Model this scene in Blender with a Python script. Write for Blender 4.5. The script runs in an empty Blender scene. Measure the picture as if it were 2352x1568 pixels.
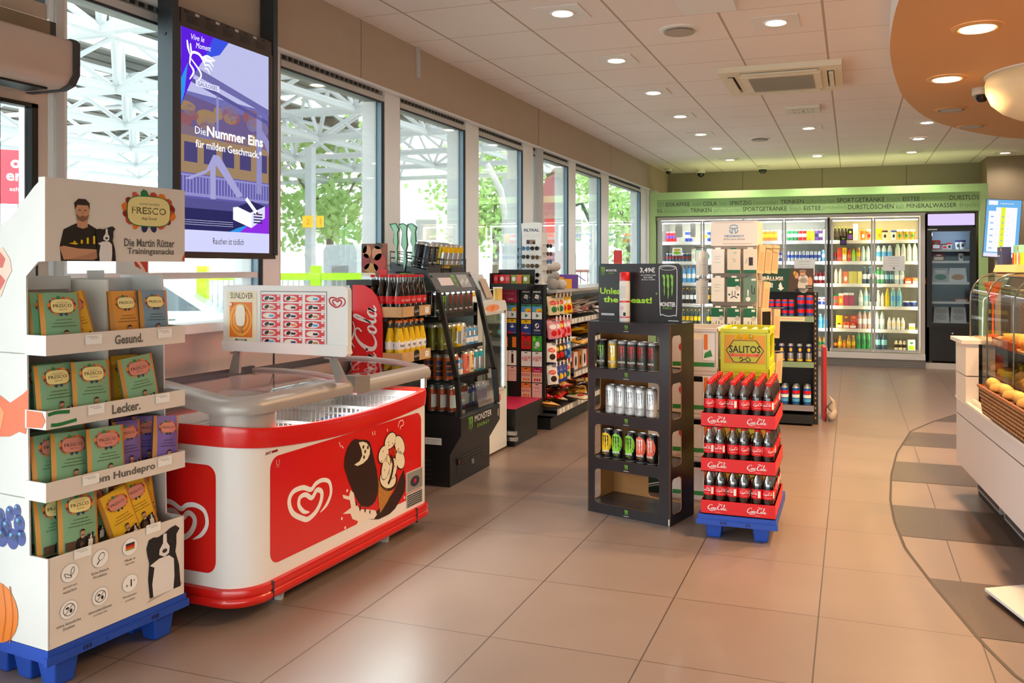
import bpy, math, random
from mathutils import Vector, Matrix
V=Vector; PI=math.pi
rnd=random.Random(7)
COL=bpy.context.scene.collection
# ---------------------------------------------------------------- materials
MATS={}
def lin(h):
    h=h.lstrip('#'); out=[]
    for i in (0,2,4):
        c=int(h[i:i+2],16)/255
        out.append(c/12.92 if c<=.04045 else ((c+.055)/1.055)**2.4)
    return out+[1]
def mat(name,hexc,rough=.5,metal=0,alpha=1,emit=0,coat=0,noise=0,nscale=20,spec=.5):
    if name in MATS: return MATS[name]
    m=bpy.data.materials.new(name); m.use_nodes=True; MATS[name]=m
    nt=m.node_tree; p=nt.nodes['Principled BSDF']; c=lin(hexc)
    p.inputs['Base Color'].default_value=c; p.inputs['Roughness'].default_value=rough
    p.inputs['Metallic'].default_value=metal; p.inputs['Specular IOR Level'].default_value=spec
    if coat: p.inputs['Coat Weight'].default_value=coat; p.inputs['Coat Roughness'].default_value=.08
    if emit: p.inputs['Emission Color'].default_value=c; p.inputs['Emission Strength'].default_value=emit
    if noise:
        tc=nt.nodes.new('ShaderNodeTexCoord'); n=nt.nodes.new('ShaderNodeTexNoise'); n.inputs['Scale'].default_value=nscale; n.inputs['Detail'].default_value=4
        r=nt.nodes.new('ShaderNodeMix'); r.data_type='RGBA'
        r.inputs[6].default_value=[max(0,x*(1-noise)) for x in c[:3]]+[1]; r.inputs[7].default_value=[min(1,x*(1+noise)) for x in c[:3]]+[1]
        nt.links.new(tc.outputs['Object'],n.inputs['Vector']); nt.links.new(n.outputs['Fac'],r.inputs['Factor']); nt.links.new(r.outputs[2],p.inputs['Base Color'])
    if alpha<1:
        p.inputs['Alpha'].default_value=alpha
    return m
def glass(name,tint='#ffffff',gloss=.08,rough=.02):
    if name in MATS: return MATS[name]
    m=bpy.data.materials.new(name); m.use_nodes=True; MATS[name]=m
    nt=m.node_tree; nt.nodes.remove(nt.nodes['Principled BSDF'])
    t=nt.nodes.new('ShaderNodeBsdfTransparent'); t.inputs[0].default_value=lin(tint)
    g=nt.nodes.new('ShaderNodeBsdfGlossy'); g.inputs['Roughness'].default_value=rough
    f=nt.nodes.new('ShaderNodeLayerWeight'); f.inputs['Blend'].default_value=.25
    a=nt.nodes.new('ShaderNodeMath'); a.operation='MULTIPLY_ADD'; a.inputs[1].default_value=.6; a.inputs[2].default_value=gloss
    nt.links.new(f.outputs['Fresnel'],a.inputs[0])
    a.use_clamp=True
    x=nt.nodes.new('ShaderNodeMixShader'); nt.links.new(a.outputs[0],x.inputs[0])
    nt.links.new(t.outputs[0],x.inputs[1]); nt.links.new(g.outputs[0],x.inputs[2]); nt.links.new(x.outputs[0],nt.nodes['Material Output'].inputs[0])
    return m
def emis(name,hexc,s=1):
    if name in MATS: return MATS[name]
    m=bpy.data.materials.new(name); m.use_nodes=True; MATS[name]=m
    nt=m.node_tree; nt.nodes.remove(nt.nodes['Principled BSDF'])
    e=nt.nodes.new('ShaderNodeEmission'); e.inputs[0].default_value=lin(hexc); e.inputs[1].default_value=s
    nt.links.new(e.outputs[0],nt.nodes['Material Output'].inputs[0]); return m
def grid_mat(name,base,line,pitch,ox,oy,wx,wy,rough,noise=.06,nscale=60,jit=.04,bump=0):
    """square tiles with joints at ox+i*pitch, oy+j*pitch (object = world coordinates)"""
    m=bpy.data.materials.new(name); m.use_nodes=True; MATS[name]=m
    nt=m.node_tree; N=nt.nodes; L=nt.links; p=N['Principled BSDF']; p.inputs['Roughness'].default_value=rough
    g=N.new('ShaderNodeNewGeometry'); s=N.new('ShaderNodeSeparateXYZ'); L.new(g.outputs['Position'],s.inputs[0])
    def M(op,a,b=None,c=None):
        n=N.new('ShaderNodeMath'); n.operation=op
        for i,q in enumerate((a,b,c)):
            if q is None: continue
            if isinstance(q,(int,float)): n.inputs[i].default_value=q
            else: L.new(q,n.inputs[i])
        return n.outputs[0]
    def axis(o,off,w):
        q=M('MULTIPLY',M('SUBTRACT',o,off),1/pitch); fr=M('FRACT',q); d=M('MINIMUM',fr,M('SUBTRACT',1,fr))
        return M('LESS_THAN',d,w/pitch/2),M('FLOOR',q)
    lx,fx=axis(s.outputs[0],ox,wx); ly,fy=axis(s.outputs[1],oy,wy)
    ln=M('MAXIMUM',lx,ly)
    cb=N.new('ShaderNodeCombineXYZ'); L.new(fx,cb.inputs[0]); L.new(fy,cb.inputs[1])
    wn=N.new('ShaderNodeTexWhiteNoise'); L.new(cb.outputs[0],wn.inputs['Vector'])
    n1=N.new('ShaderNodeTexNoise'); n1.inputs['Scale'].default_value=nscale; n1.inputs['Detail'].default_value=6; L.new(g.outputs['Position'],n1.inputs['Vector'])
    n2=N.new('ShaderNodeTexNoise'); n2.inputs['Scale'].default_value=2.5; n2.inputs['Detail'].default_value=3; L.new(g.outputs['Position'],n2.inputs['Vector'])
    k=M('ADD',M('MULTIPLY_ADD',wn.outputs['Value'],jit*2,1-jit),M('MULTIPLY_ADD',n1.outputs['Fac'],noise*4,-noise*2)); k=M('ADD',k,M('MULTIPLY_ADD',n2.outputs['Fac'],noise*2,-noise))
    hv=N.new('ShaderNodeHueSaturation'); hv.inputs['Color'].default_value=lin(base); L.new(k,hv.inputs['Value'])
    mx=N.new('ShaderNodeMix'); mx.data_type='RGBA'; L.new(ln,mx.inputs['Factor']); L.new(hv.outputs[0],mx.inputs[6]); mx.inputs[7].default_value=lin(line)
    L.new(mx.outputs[2],p.inputs['Base Color'])
    return m
# ---------------------------------------------------------------- mesh builder
TXT={}
def text_geo(s,bold,shear,sp):
    k=(s,bold,shear,sp)
    if k not in TXT:
        cu=bpy.data.curves.new('lettering','FONT'); cu.body=s; cu.resolution_u=2; cu.offset=bold; cu.shear=shear; cu.space_character=sp
        o=bpy.data.objects.new('lettering',cu); me=bpy.data.meshes.new_from_object(o)
        vs=[(v.co.x,v.co.y) for v in me.vertices]; fs=[tuple(p.vertices) for p in me.polygons]
        bpy.data.objects.remove(o); bpy.data.curves.remove(cu); bpy.data.meshes.remove(me)
        xs=[v[0] for v in vs] or [0]; ys=[v[1] for v in vs] or [0]
        TXT[k]=(vs,fs,min(xs),max(xs),min(ys),max(ys))
    return TXT[k]
def PL(o,u,v,off=.0008):
    o,u,v=V(o),V(u).normalized(),V(v).normalized(); n=u.cross(v)
    return lambda a,b,c=0: o+u*a+v*b+n*(off+c)
def CY(cx,cy,r,off=.0006,th0=-PI/2):
    """wrap on an upright cylinder; a = arc length, 0 faces angle th0"""
    return lambda a,b,c=0: V((cx+(r+off+c)*math.cos(th0+a/r),cy+(r+off+c)*math.sin(th0+a/r),b))
def crom(pts,n=5,closed=False):
    P=[V((p[0],p[1],p[2] if len(p)>2 else 0)) for p in pts]; out=[]; N=len(P)
    rng=range(N if closed else N-1)
    for i in rng:
        p1,p2=P[i],P[(i+1)%N]; p0=P[i-1] if (i>0 or closed) else p1*2-p2; p3=P[(i+2)%N] if (i+2<N or closed) else p2*2-p1
        for k in range(n):
            t=k/n; out.append(.5*((2*p1)+(p2-p0)*t+(2*p0-5*p1+4*p2-p3)*t*t+(3*p1-p0-3*p2+p3)*t**3))
    if not closed: out.append(P[-1])
    return out
class MB:
    def __init__(s): s.v=[];s.f=[];s.mi=[];s.ms=[];s.M=Matrix()
    def m_(s,m):
        if m not in s.ms: s.ms.append(m)
        return s.ms.index(m)
    def add(s,vs,fs,m):
        b=len(s.v); s.v+= [s.M@V(v) for v in vs]; i=s.m_(m)
        for f in fs: s.f.append([b+q for q in f]); s.mi.append(i)
        return s
    def box(s,x0,y0,z0,x1,y1,z1,m):
        return s.add([(x0,y0,z0),(x1,y0,z0),(x1,y1,z0),(x0,y1,z0),(x0,y0,z1),(x1,y0,z1),(x1,y1,z1),(x0,y1,z1)],
            [(0,3,2,1),(4,5,6,7),(0,1,5,4),(1,2,6,5),(2,3,7,6),(3,0,4,7)],m)
    def hexa(s,lo,hi,m):
        return s.add(list(lo)+list(hi),[(0,3,2,1),(4,5,6,7),(0,1,5,4),(1,2,6,5),(2,3,7,6),(3,0,4,7)],m)
    def beam(s,a,b,w,h,m,up=(0,0,1)):
        a,b=V(a),V(b); d=(b-a).normalized(); u=d.cross(V(up))
        if u.length<1e-4: u=d.cross(V((1,0,0)))
        u.normalize(); w2=u*w/2; h2=u.cross(d)*h/2
        q=[-w2-h2,w2-h2,w2+h2,-w2+h2]
        return s.hexa([a+i for i in q],[b+i for i in q],m)
    def cyl(s,a,b,r0,r1,m,n=14,caps=True):
        a,b=V(a),V(b); d=(b-a).normalized(); u=d.orthogonal().normalized(); w=d.cross(u)
        R=[(u*math.cos(2*PI*i/n)+w*math.sin(2*PI*i/n)) for i in range(n)]
        f=[(i,(i+1)%n,n+(i+1)%n,n+i) for i in range(n)]
        if caps: f+=[tuple(range(n))[::-1],tuple(range(n,2*n))]
        return s.add([a+q*r0 for q in R]+[b+q*r1 for q in R],f,m)
    def tube(s,pts,r,m,n=6,closed=False):
        P=[V(p) for p in pts]; N=len(P); vs=[]; fs=[]; ref=None
        for i,p in enumerate(P):
            d=((P[(i+1)%N]-P[i-1]) if closed or 0<i<N-1 else (P[1]-P[0] if i==0 else P[-1]-P[-2])).normalized()
            if ref is None: ref=d.orthogonal().normalized()
            u=(ref-d*ref.dot(d)).normalized(); ref=u; w=d.cross(u); rr=r[i] if isinstance(r,(list,tuple)) else r
            vs+=[p+(u*math.cos(2*PI*k/n)+w*math.sin(2*PI*k/n))*rr for k in range(n)]
        for i in range(N if closed else N-1):
            for k in range(n):
                j=(i+1)%N; fs.append((i*n+k,i*n+(k+1)%n,j*n+(k+1)%n,j*n+k))
        if not closed: fs+=[tuple(range(n))[::-1],tuple(range((N-1)*n,N*n))]
        return s.add(vs,fs,m)
    def lathe(s,prof,m,n=20,o=(0,0,0),caps=True):
        """prof: (radius, z[, material]) bottom to top; a material applies from that point upward"""
        cur=m; vs=[]; 
        for q in prof: vs+=[(o[0]+q[0]*math.cos(2*PI*k/n),o[1]+q[0]*math.sin(2*PI*k/n),o[2]+q[1]) for k in range(n)]
        b=len(s.v); s.v+=[s.M@V(v) for v in vs]
        for i in range(len(prof)-1):
            if len(prof[i])>2: cur=prof[i][2]
            for k in range(n): s.f.append([b+i*n+k,b+i*n+(k+1)%n,b+(i+1)*n+(k+1)%n,b+(i+1)*n+k]); s.mi.append(s.m_(cur))
        if not caps: return s
        s.f.append([b+k for k in range(n)][::-1]); s.mi.append(s.m_(prof[0][2] if len(prof[0])>2 else m))
        s.f.append([b+(len(prof)-1)*n+k for k in range(n)]); s.mi.append(s.m_(cur)); return s
    def prism(s,pts,ax,h0,h1,m):
        """polygon in the two other axes, extruded along ax (0 x, 1 y, 2 z)"""
        def P(a,b,h): return [(h,a,b),(a,h,b),(a,b,h)][ax]
        n=len(pts)
        return s.add([P(a,b,h0) for a,b in pts]+[P(a,b,h1) for a,b in pts],[tuple(range(n))[::-1],tuple(range(n,2*n))]+[(i,(i+1)%n,n+(i+1)%n,n+i) for i in range(n)],m)
    def plate(s,fr,outer,holes,t,m,edge=None):
        """panel of thickness t (behind fr) with rectangular/polygon holes; holes bridged with slits"""
        def cen(p): return sum(q[0] for q in p)/len(p),sum(q[1] for q in p)/len(p)
        loop=list(outer)
        for h in sorted(holes,key=lambda h:-max(q[0] for q in h)):
            h=list(h); k=max(range(len(h)),key=lambda i:h[i][0]); h=h[k:]+h[:k]
            area=sum(h[i][0]*h[(i+1)%len(h)][1]-h[(i+1)%len(h)][0]*h[i][1] for i in range(len(h)))
            if area>0: h=[h[0]]+h[:0:-1]
            j=min(range(len(loop)),key=lambda i:(loop[i][0]-h[0][0])**2+(loop[i][1]-h[0][1])**2+(0 if loop[i][0]>=h[0][0]-1e-6 else 99))
            loop=loop[:j+1]+h+[h[0]]+loop[j:]
        n=len(loop); s.add([fr(a,b) for a,b in loop],[tuple(range(n))],m); s.add([fr(a,b,-t) for a,b in loop],[tuple(range(n))[::-1]],edge or m)
        for lp in [outer]+list(holes):
            n=len(lp); s.add([fr(a,b) for a,b in lp]+[fr(a,b,-t) for a,b in lp],[(i,(i+1)%n,n+(i+1)%n,n+i) for i in range(n)],edge or m)
        return s
    # ---- flat graphics on a surface
    def poly(s,fr,pts,m,l=0):
        return s.add([fr(a,b,.0005*l) for a,b in pts],[tuple(range(len(pts)))],m)
    def rect(s,fr,x0,y0,x1,y1,m,l=0,nx=1,ny=1):
        vs=[fr(x0+(x1-x0)*i/nx,y0+(y1-y0)*j/ny,.0005*l) for j in range(ny+1) for i in range(nx+1)]
        return s.add(vs,[(j*(nx+1)+i,j*(nx+1)+i+1,(j+1)*(nx+1)+i+1,(j+1)*(nx+1)+i) for j in range(ny) for i in range(nx)],m)
    def ell(s,fr,cx,cy,rx,ry,m,l=0,n=18,rot=0,rings=1,e=2):
        c,si=math.cos(rot),math.sin(rot); vs=[fr(cx,cy,.0005*l)]
        for k in range(1,rings+1):
            for i in range(n):
                t=2*PI*i/n; ct,st=math.cos(t),math.sin(t); a=rx*math.copysign(abs(ct)**(2/e),ct)*k/rings; b=ry*math.copysign(abs(st)**(2/e),st)*k/rings
                vs.append(fr(cx+a*c-b*si,cy+a*si+b*c,.0005*l))
        fs=[(0,1+i,1+(i+1)%n) for i in range(n)]
        for k in range(rings-1): fs+=[(1+k*n+i,1+(k+1)*n+i,1+(k+1)*n+(i+1)%n,1+k*n+(i+1)%n) for i in range(n)]
        return s.add(vs,fs,m)
    def stroke(s,fr,pts,w,m,l=0,n=4,closed=False,raw=False):
        """brush stroke; w one width or one per point"""
        N=len(pts); ws=w if isinstance(w,(list,tuple)) else [w]*N
        C=crom([(p[0],p[1],ws[i]) for i,p in enumerate(pts)],1 if raw else n,closed); K=len(C); vs=[]
        for i,c in enumerate(C):
            a=C[i-1] if (i>0 or closed) else c; b=C[(i+1)%K] if (i<K-1 or closed) else c
            d=V((b.x-a.x,b.y-a.y)); d=d.normalized() if d.length>1e-9 else V((1,0)); nx,ny=-d.y*c.z/2,d.x*c.z/2
            vs+=[fr(c.x+nx,c.y+ny,.0005*l),fr(c.x-nx,c.y-ny,.0005*l)]
        return s.add(vs,[(2*i,2*i+1,2*((i+1)%K)+1,2*((i+1)%K)) for i in range(K if closed else K-1)],m)
    def text(s,fr,t,cx,cy,h,m,w=None,bold=0,shear=0,al='C',rot=0,l=0,sp=1):
        vs,fs,x0,x1,y0,y1=text_geo(t,bold,shear,sp); k=h/max(1e-6,(y1-y0)); kx=k if w is None else w/max(1e-6,(x1-x0))
        ox={'C':(x0+x1)/2,'L':x0,'R':x1}[al]; c,si=math.cos(rot),math.sin(rot); out=[]
        for x,y in vs:
            a=(x-ox)*kx; b=(y-(y0+y1)/2)*k; out.append(fr(cx+a*c-b*si,cy+a*si+b*c,.0005*l))
        return s.add(out,fs,m)
    def mesh(s,name,ang=.6):
        me=bpy.data.meshes.new(name); me.from_pydata([tuple(v) for v in s.v],[],s.f)
        for m in s.ms: me.materials.append(m)
        me.polygons.foreach_set('material_index',s.mi); me.polygons.foreach_set('use_smooth',[True]*len(s.f))
        me.set_sharp_from_angle(angle=ang); me.update(); return me
    def build(s,name,parent=None,label=None,bevel=0,kind=None,loc=None,rz=0,ang=.6):
        o=bpy.data.objects.new(name,s.mesh(name,ang)); COL.objects.link(o)
        if parent: o.parent=parent
        if loc: o.location=loc
        o.rotation_euler.z=rz
        if label: o['label']=label
        if kind: o['kind']=kind
        if bevel:
            b=o.modifiers.new('edges','BEVEL'); b.width=bevel; b.segments=2; b.limit_method='ANGLE'; b.angle_limit=.7
        return o
def tag(o,label,cat,group=None,kind=None):
    o['label']=label; o['category']=cat
    if group: o['group']=group
    if kind: o['kind']=kind
    return o
def thing(name,label,cat,loc=(0,0,0),rz=0,group=None):
    o=bpy.data.objects.new(name,None); COL.objects.link(o); o.location=loc; o.rotation_euler.z=rz; o.empty_display_size=.05
    return tag(o,label,cat,group)
def put(me,name,parent=None,loc=(0,0,0),rot=None,scale=None):
    o=bpy.data.objects.new(name,me); COL.objects.link(o); o.location=loc
    if parent: o.parent=parent
    if rot is not None: o.rotation_euler=rot if isinstance(rot,(tuple,list)) else (0,0,rot)
    if scale: o.scale=scale
    return o
def struct(o): o['kind']='structure'; return o
ORD='first second third fourth fifth sixth seventh eighth ninth tenth eleventh twelfth thirteenth fourteenth fifteenth sixteenth'.split()
def nth(i): return ORD[i]
# ---------------------------------------------------------------- shared colours
white=mat('white_plastic','#f1efec',.4); offwhite=mat('painted_white','#e9e7e4',.5); black=mat('black_plastic','#141414',.45); blackmatt=mat('black_card','#1d1b1f',.5)
dgrey=mat('dark_grey','#38373a',.5); grey=mat('mid_grey','#8d8b88',.45); lgrey=mat('light_grey','#c9c7c4',.45); steel=mat('brushed_metal','#b9b9ba',.3,.9); chrome=mat('chrome','#d8d8d8',.15,1)
red=mat('bright_red','#d90a12',.35,coat=.3); dred=mat('dark_red','#8e1118',.45); cokered=mat('signal_red','#e0121c',.4); yellow=mat('yellow','#f5c500',.45); lime=mat('lime','#9be02a',.5); clawgreen=mat('claw_green','#8fd53c',.5)
orange=mat('orange','#ee7c1c',.45); green=mat('green','#1f7a43',.5); dgreen=mat('bottle_green','#0f3d2c',.45); blue=mat('royal_blue','#1d3f9c',.45); navy=mat('navy','#1b2353',.45); sky=mat('sky_blue','#58a8de',.45); purple=mat('purple','#6b3fa0',.45)
pink=mat('pink','#e9738f',.5); magenta=mat('magenta','#c2155a',.5); brown=mat('chocolate','#33190f',.4); tan=mat('tan','#c58c4e',.5); cream=mat('cream','#f4e7c5',.5); skin=mat('skin_print','#cf9874',.5); kraft=mat('kraft_board','#a8733f',.7)
paper=mat('paper','#f4f2ef',.6); ink=mat('ink','#2b2a2c',.6); gold=mat('gold','#caa23a',.35,.6); silver=mat('can_silver','#c7cacd',.28,.85); teal=mat('teal','#1c9aa6',.4)
# ---------------------------------------------------------------- room
WX=-2.99
floor_m=grid_mat('floor_tiles','#8d786d','#54463e',.6,-1.929,2.9391,.006,.004,.33,noise=.10,nscale=220,jit=.03)
floor_d=grid_mat('floor_dark_tiles','#5a483e','#5d4f47',.6,-1.929,2.9391,.006,.004,.36,noise=.10,nscale=220,jit=.03)
ceil_m=grid_mat('ceiling_tiles','#f6ebe4','#bba996',.6156,-2.629,4.5145,.016,.006,.8,noise=.02,nscale=90,jit=.012)
beige=mat('beige_panel','#c2ae99',.75,noise=.05,nscale=8); olive=mat('back_wall_paint','#8b8069',.75,noise=.04,nscale=6); lowwall=mat('pinkish_panel','#c3b1a8',.6,noise=.05,nscale=5); brownwall=mat('brown_panel','#8a765c',.7,noise=.05,nscale=5)
framew=mat('window_frame_white','#f3f4f6',.4); gasket=mat('gasket','#32363c',.5); frameb=mat('frame_blue_grey','#6b7f8d',.35,.4); pane_m=glass('window_glass','#f4faf8',.02)
def curve_x(y):
    P=[(1.5,1.9),(.95,2.55),(.55,3.223),(.47,3.495),(.35,4.045),(.259,4.529),(.228,4.972),(.224,5.424),(.258,6.106),(.329,6.832),(.487,7.772),(.721,8.343),(.93,8.745),(1.35,9.3),(1.9,9.8)]
    for a,b in zip(P,P[1:]):
        if a[1]<=y<=b[1]: return a[0]+(b[0]-a[0])*(y-a[1])/(b[1]-a[1])
    return 2
m=MB(); m.add([(-3.3,-3,0),(6,-3,0),(6,13.8,0),(-3.3,13.8,0)],[(0,1,2,3)],floor_m)
FP=PL((0,0,0),(1,0,0),(0,1,0),.0012)
oy=2.9391
for k in (-1,1,3,5,7,9):
    y0=oy+.6*k+.001; y1=y0+.598
    if k==9: y1=y0+.4
    if k==-1: y0=1.95
    ys=[y0+(y1-y0)*i/8 for i in range(9)]
    m.poly(FP,[(curve_x(y),y) for y in ys]+[(6,y1),(6,y0)],floor_d)
ys=[1.95+i*.1 for i in range(78)]
m.stroke(FP,[(curve_x(y),y) for y in ys],.014,mat('joint','#4a3f38',.6),l=1,raw=True)
struct(m.build('floor'))
m=MB(); m.add([(-3.3,-3,3),(6,-3,3),(6,13.8,3),(-3.3,13.8,3)],[(0,3,2,1)],ceil_m); struct(m.build('ceiling'))
m=MB(); m.box(-3.3,13.8,0,1.83,14,3.1,olive)
for x in (-1.7,-.45,.8): m.box(x,13.797,2.4,x+.006,13.8,3,dgrey)
struct(m.build('wall_back'))
m=MB(); m.box(1.83,13.1,0,6,14,3.0,brownwall); m.box(2.0,13.09,.0,6,13.1,2.35,mat('stone_panel','#b09a80',.7)); struct(m.build('wall_back_right'))
m=MB(); m.box(6,-3,0,6.2,14,3.1,beige); struct(m.build('wall_right'))
m=MB(); m.box(-3.3,-3.2,0,6.2,-3,.15,beige); m.box(-3.3,-3.2,1.75,6.2,-3,3.1,beige)  # unseen; low window band added behind the camera to light the ceiling
for x in (-3.25,-1.4,.45,2.3,4.15,6.0): m.box(x-.05,-3.15,.15,x+.05,-3.02,1.75,framew)
o=struct(m.build('wall_rear')); g=MB(); g.box(-3.2,-3.1,.15,6,-3.09,1.75,pane_m); g.build('pane',o)
# bulkhead above the windows
m=MB(); m.box(-3.25,-3,2.625,-2.95,13.8,3.0,beige)
for y in (2.2,4.55,7.7,10.3): m.box(-2.951,y,2.63,-2.948,y+.005,3,mat('seam','#8d7d6c',.8))
struct(m.build('trim_1'))
m=MB(); m.box(-3.0,-3,2.612,-2.944,13.8,2.625,framew); struct(m.build('trim_2'))
m=MB(); m.box(-2.948,5.25,2.78,-2.93,5.28,3.0,lgrey); tag(m.build('cable_duct'),'short grey cable duct running down from the ceiling on the beige bulkhead','cable duct')
# low wall and sill
m=MB(); m.box(-3.2,2.5,0,-2.96,12.4,1.12,lowwall)
for y in (3.72,5.0,6.25): m.box(-2.9595,y,0,-2.957,y+.012,1.1,dgrey)
struct(m.build('wall_left'))
m=MB(); m.box(-3.2,2.5,1.12,-2.9,12.4,1.165,framew); struct(m.build('trim_3',bevel=.004))
edges=[(2.5,3.66),(3.83,4.88),(5.11,6.12),(6.4,7.37),(7.66,8.72),(9.0,9.99),(10.36,12.05)]
for i,(a,b) in enumerate(edges):
    m=MB(); z0,z1=1.165,2.545
    nxt=edges[i+1][0] if i+1<len(edges) else 12.4
    m.box(-3.14,b+.02,z0,WX,nxt-.012,2.62,framew)              # white mullion
    m.box(-3.12,nxt-.012,z0,-2.995,nxt,2.62,beige)  # beige strip puts the shading of the mullion's right edge into colour
    m.box(-3.03,b-.012,z0,-2.998,b,z1,frameb); m.box(-3.12,b,z0,-2.993,b+.02,z1,gasket); m.box(-3.14,b-.02,z0,-3.035,b,z1,framew)
    m.box(-3.12,a-.006,z1,-3.0,b,2.62,mat('head_grey','#8c8b84',.6))
    m.box(-3.0,a,z1,-2.992,b+.02,z1+.035,lgrey)
    m.box(-3.01,a,z1-.012,-2.999,b,z1,gasket)
    nn=int((b-a)/.05)
    for k in range(nn): m.box(-2.998,a+.02+k*.05,2.59,-2.9925,a+.045+k*.05,2.608,blackmatt)
    if i==0: m.box(-3.1,a,1.375,-3.0,b,1.405,framew)
    o=struct(m.build('window_%d'%(i+1)))
    g=MB(); g.box(-3.024,a,z0,-3.018,b-.012,z1,pane_m); g.build('pane',o)
# white end panel beside the coolers
m=MB(); m.box(-3.2,12.4,0,-2.96,13.8,2.62,framew); struct(m.build('wall_left_end'))
# round column in front of the mullion
m=MB(); m.cyl((-3.0,7.79,1.166),(-3.0,7.79,2.612),.062,.062,mat('column_paint','#bcbdbd',.4),24,False); struct(m.build('column'))
# ---- sliding door at the left
m=MB(); m.box(-3.14,2.42,0,-2.98,2.5,2.62,framew); m.box(-2.98,2.44,0,-2.965,2.475,2.62,lgrey); m.box(-3.14,2.3,2.42,-3.0,2.42,2.62,frameb)
m.box(-3.14,-3,2.4,-2.99,2.42,2.46,beige)
struct(m.build('trim_4'))
dr=MB(); bz=mat('door_beige','#d8bfae',.45)
dr.box(-3.03,1.0,2.06,-2.985,2.42,2.2,bz); dr.box(-3.03,2.375,.02,-2.985,2.42,2.06,bz); dr.box(-3.03,1.0,.02,-2.985,1.06,2.06,bz); dr.box(-3.03,1.06,.02,-2.985,2.375,.14,bz)
dr.box(-3.02,2.35,.14,-2.98,2.375,2.06,black); dr.box(-3.02,1.06,2.045,-2.98,2.375,2.06,black)
for y in (2.02,2.1,2.18): dr.cyl((-2.984,y,2.17),(-2.983,y,2.17),.008,.008,black,10)
dr.box(-3.12,2.2,.02,-3.06,2.27,2.06,frameb); dr.box(-3.12,2.02,.02,-3.06,2.06,2.06,gasket); dr.box(-3.12,2.27,.02,-3.08,2.3,2.06,gasket)
d=struct(dr.build('door_1'))
g=MB(); g.box(-3.01,1.06,.14,-3.004,2.35,2.06,pane_m); g.build('pane',d)
t=thing('air_curtain','long silver brown air curtain over the sliding door at the left','air curtain',(-2.95,1.2,2.09))
m=MB(); prof=[(0,0),(.17,0),(.21,.015),(.235,.05),(.235,.165),(.225,.175),(0,.175)]
m.prism(prof,1,0,1.1,mat('curtain_metal','#cbb3a5',.4,.15)); m.build('housing',t,ang=.9)
m=MB(); m.prism([(0,-.004),(.175,-.004),(.22,.012),(.243,.05),(.243,.168),(.225,.182),(0,.182)],1,1.1,1.125,dgrey); m.build('end_cap',t)
m=MB(); m.box(.06,.3,-.008,.16,1.06,0,black); m.build('outlet_grille',t)
m=MB(); fr=PL((.2355,.62,.055),(0,1,0),(0,0,1)); m.rect(fr,0,0,.1,.03,paper); m.ell(fr,.022,.015,.009,.009,orange,1); m.rect(fr,.05,.004,.085,.026,dgrey,1); m.build('sticker',t)
m=MB(); m.box(-2.99,1.0,2.29,-2.9,2.36,2.37,brownwall); m.box(-2.99,2.36,2.22,-2.9,2.385,2.37,dgrey); tag(m.build('curtain_rail'),'brown mounting rail above the air curtain','rail')
# ---------------------------------------------------------------- outside
S_,C_=math.sin(.3253),math.cos(.3253)
def OUT(u,D,z=0):
    """a spot outside, D metres deep along the view axis of the shop plan"""
    a=(u-1314.4)/1903; return V(((-S_+a*C_)*D,(C_+a*S_)*D,z))
ground=mat('forecourt','#dddcd8',.8,noise=.06,nscale=3); cwhite=mat('canopy_white','#b9bdc0',.5); croof=mat('canopy_roof','#555550',.8)
m=MB(); m.add([(-80,-40,-.06),(60,-40,-.06),(60,70,-.06),(-80,70,-.06)],[(0,1,2,3)],ground); struct(m.build('ground'))
t=thing('petrol_station_canopy','wide white tubular space frame canopy with grey roof outside the windows','canopy',(-14,12,4.2))
P=2.6; NX,NY=8,11; X0,Y0=-10.4+.5,-15
def lo(i,j): return V((X0+i*P,Y0+j*P,0))
def hi(i,j): return V((X0+(i+.5)*P,Y0+(j+.5)*P,1.35))
ml,mh,md,mr=MB(),MB(),MB(),MB()
for i in range(NX):
    for j in range(NY):
        for d in ((1,0),(0,1)):
            if i+d[0]<NX and j+d[1]<NY: ml.cyl(lo(i,j),lo(i+d[0],j+d[1]),.075,.075,cwhite,8,False)
            if i+d[0]<NX-1 and j+d[1]<NY-1: mh.cyl(hi(i,j),hi(i+d[0],j+d[1]),.06,.06,cwhite,8,False)
        if i<NX-1 and j<NY-1:
            for q in ((0,0),(1,0),(0,1),(1,1)): md.cyl(lo(i+q[0],j+q[1]),hi(i,j),.045,.045,cwhite,6,False)
for i in range(NX-1):
    x=X0+i*P
    for k in (0,1,2,3,4,5): mr.box(x+.1+k*.27,Y0-1,1.6+.03*(k%2),x+.1+k*.27+.25,Y0+NY*P-2.6,1.65+.03*(k%2),croof)
    for k in range(5): mr.box(x+.1,Y0+k*P*2.3,1.5,x+2.4,Y0+k*P*2.3+.12,1.6,croof)
ml.build('lower_chords',t); mh.build('upper_chords',t); md.build('diagonals',t); mr.build('roof',t)
mc=MB()
for (u,D,w) in ((713,20,.09),(1165,27,.13)):
    p=OUT(u,D)-V((-14,12,4.2)); mc.box(p.x-w,p.y-w,-4.26,p.x+w,p.y+w,.1,cwhite)
mc.build('column',t)
# numbered signs on the column
for (u,s,lab) in ((707,'2','yellow sign with a 2 on the left of the pump column'),(735,'1','yellow sign with a 1 on the right of the pump column')):
    p=OUT(u,19.8,2.5); m=MB(); m.box(-.12 if s=='2' else -.08,-.03,-.14,.12 if s=='2' else .08,.03,.14,mat('sign_yellow','#ffcf1e',.5)); m.text(PL((0,-.03,0),(1,0,0),(0,0,1)),s,.02,0,.14,orange)
    tag(m.build('number_sign',loc=p,rz=.3253),lab,'sign')
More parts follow.
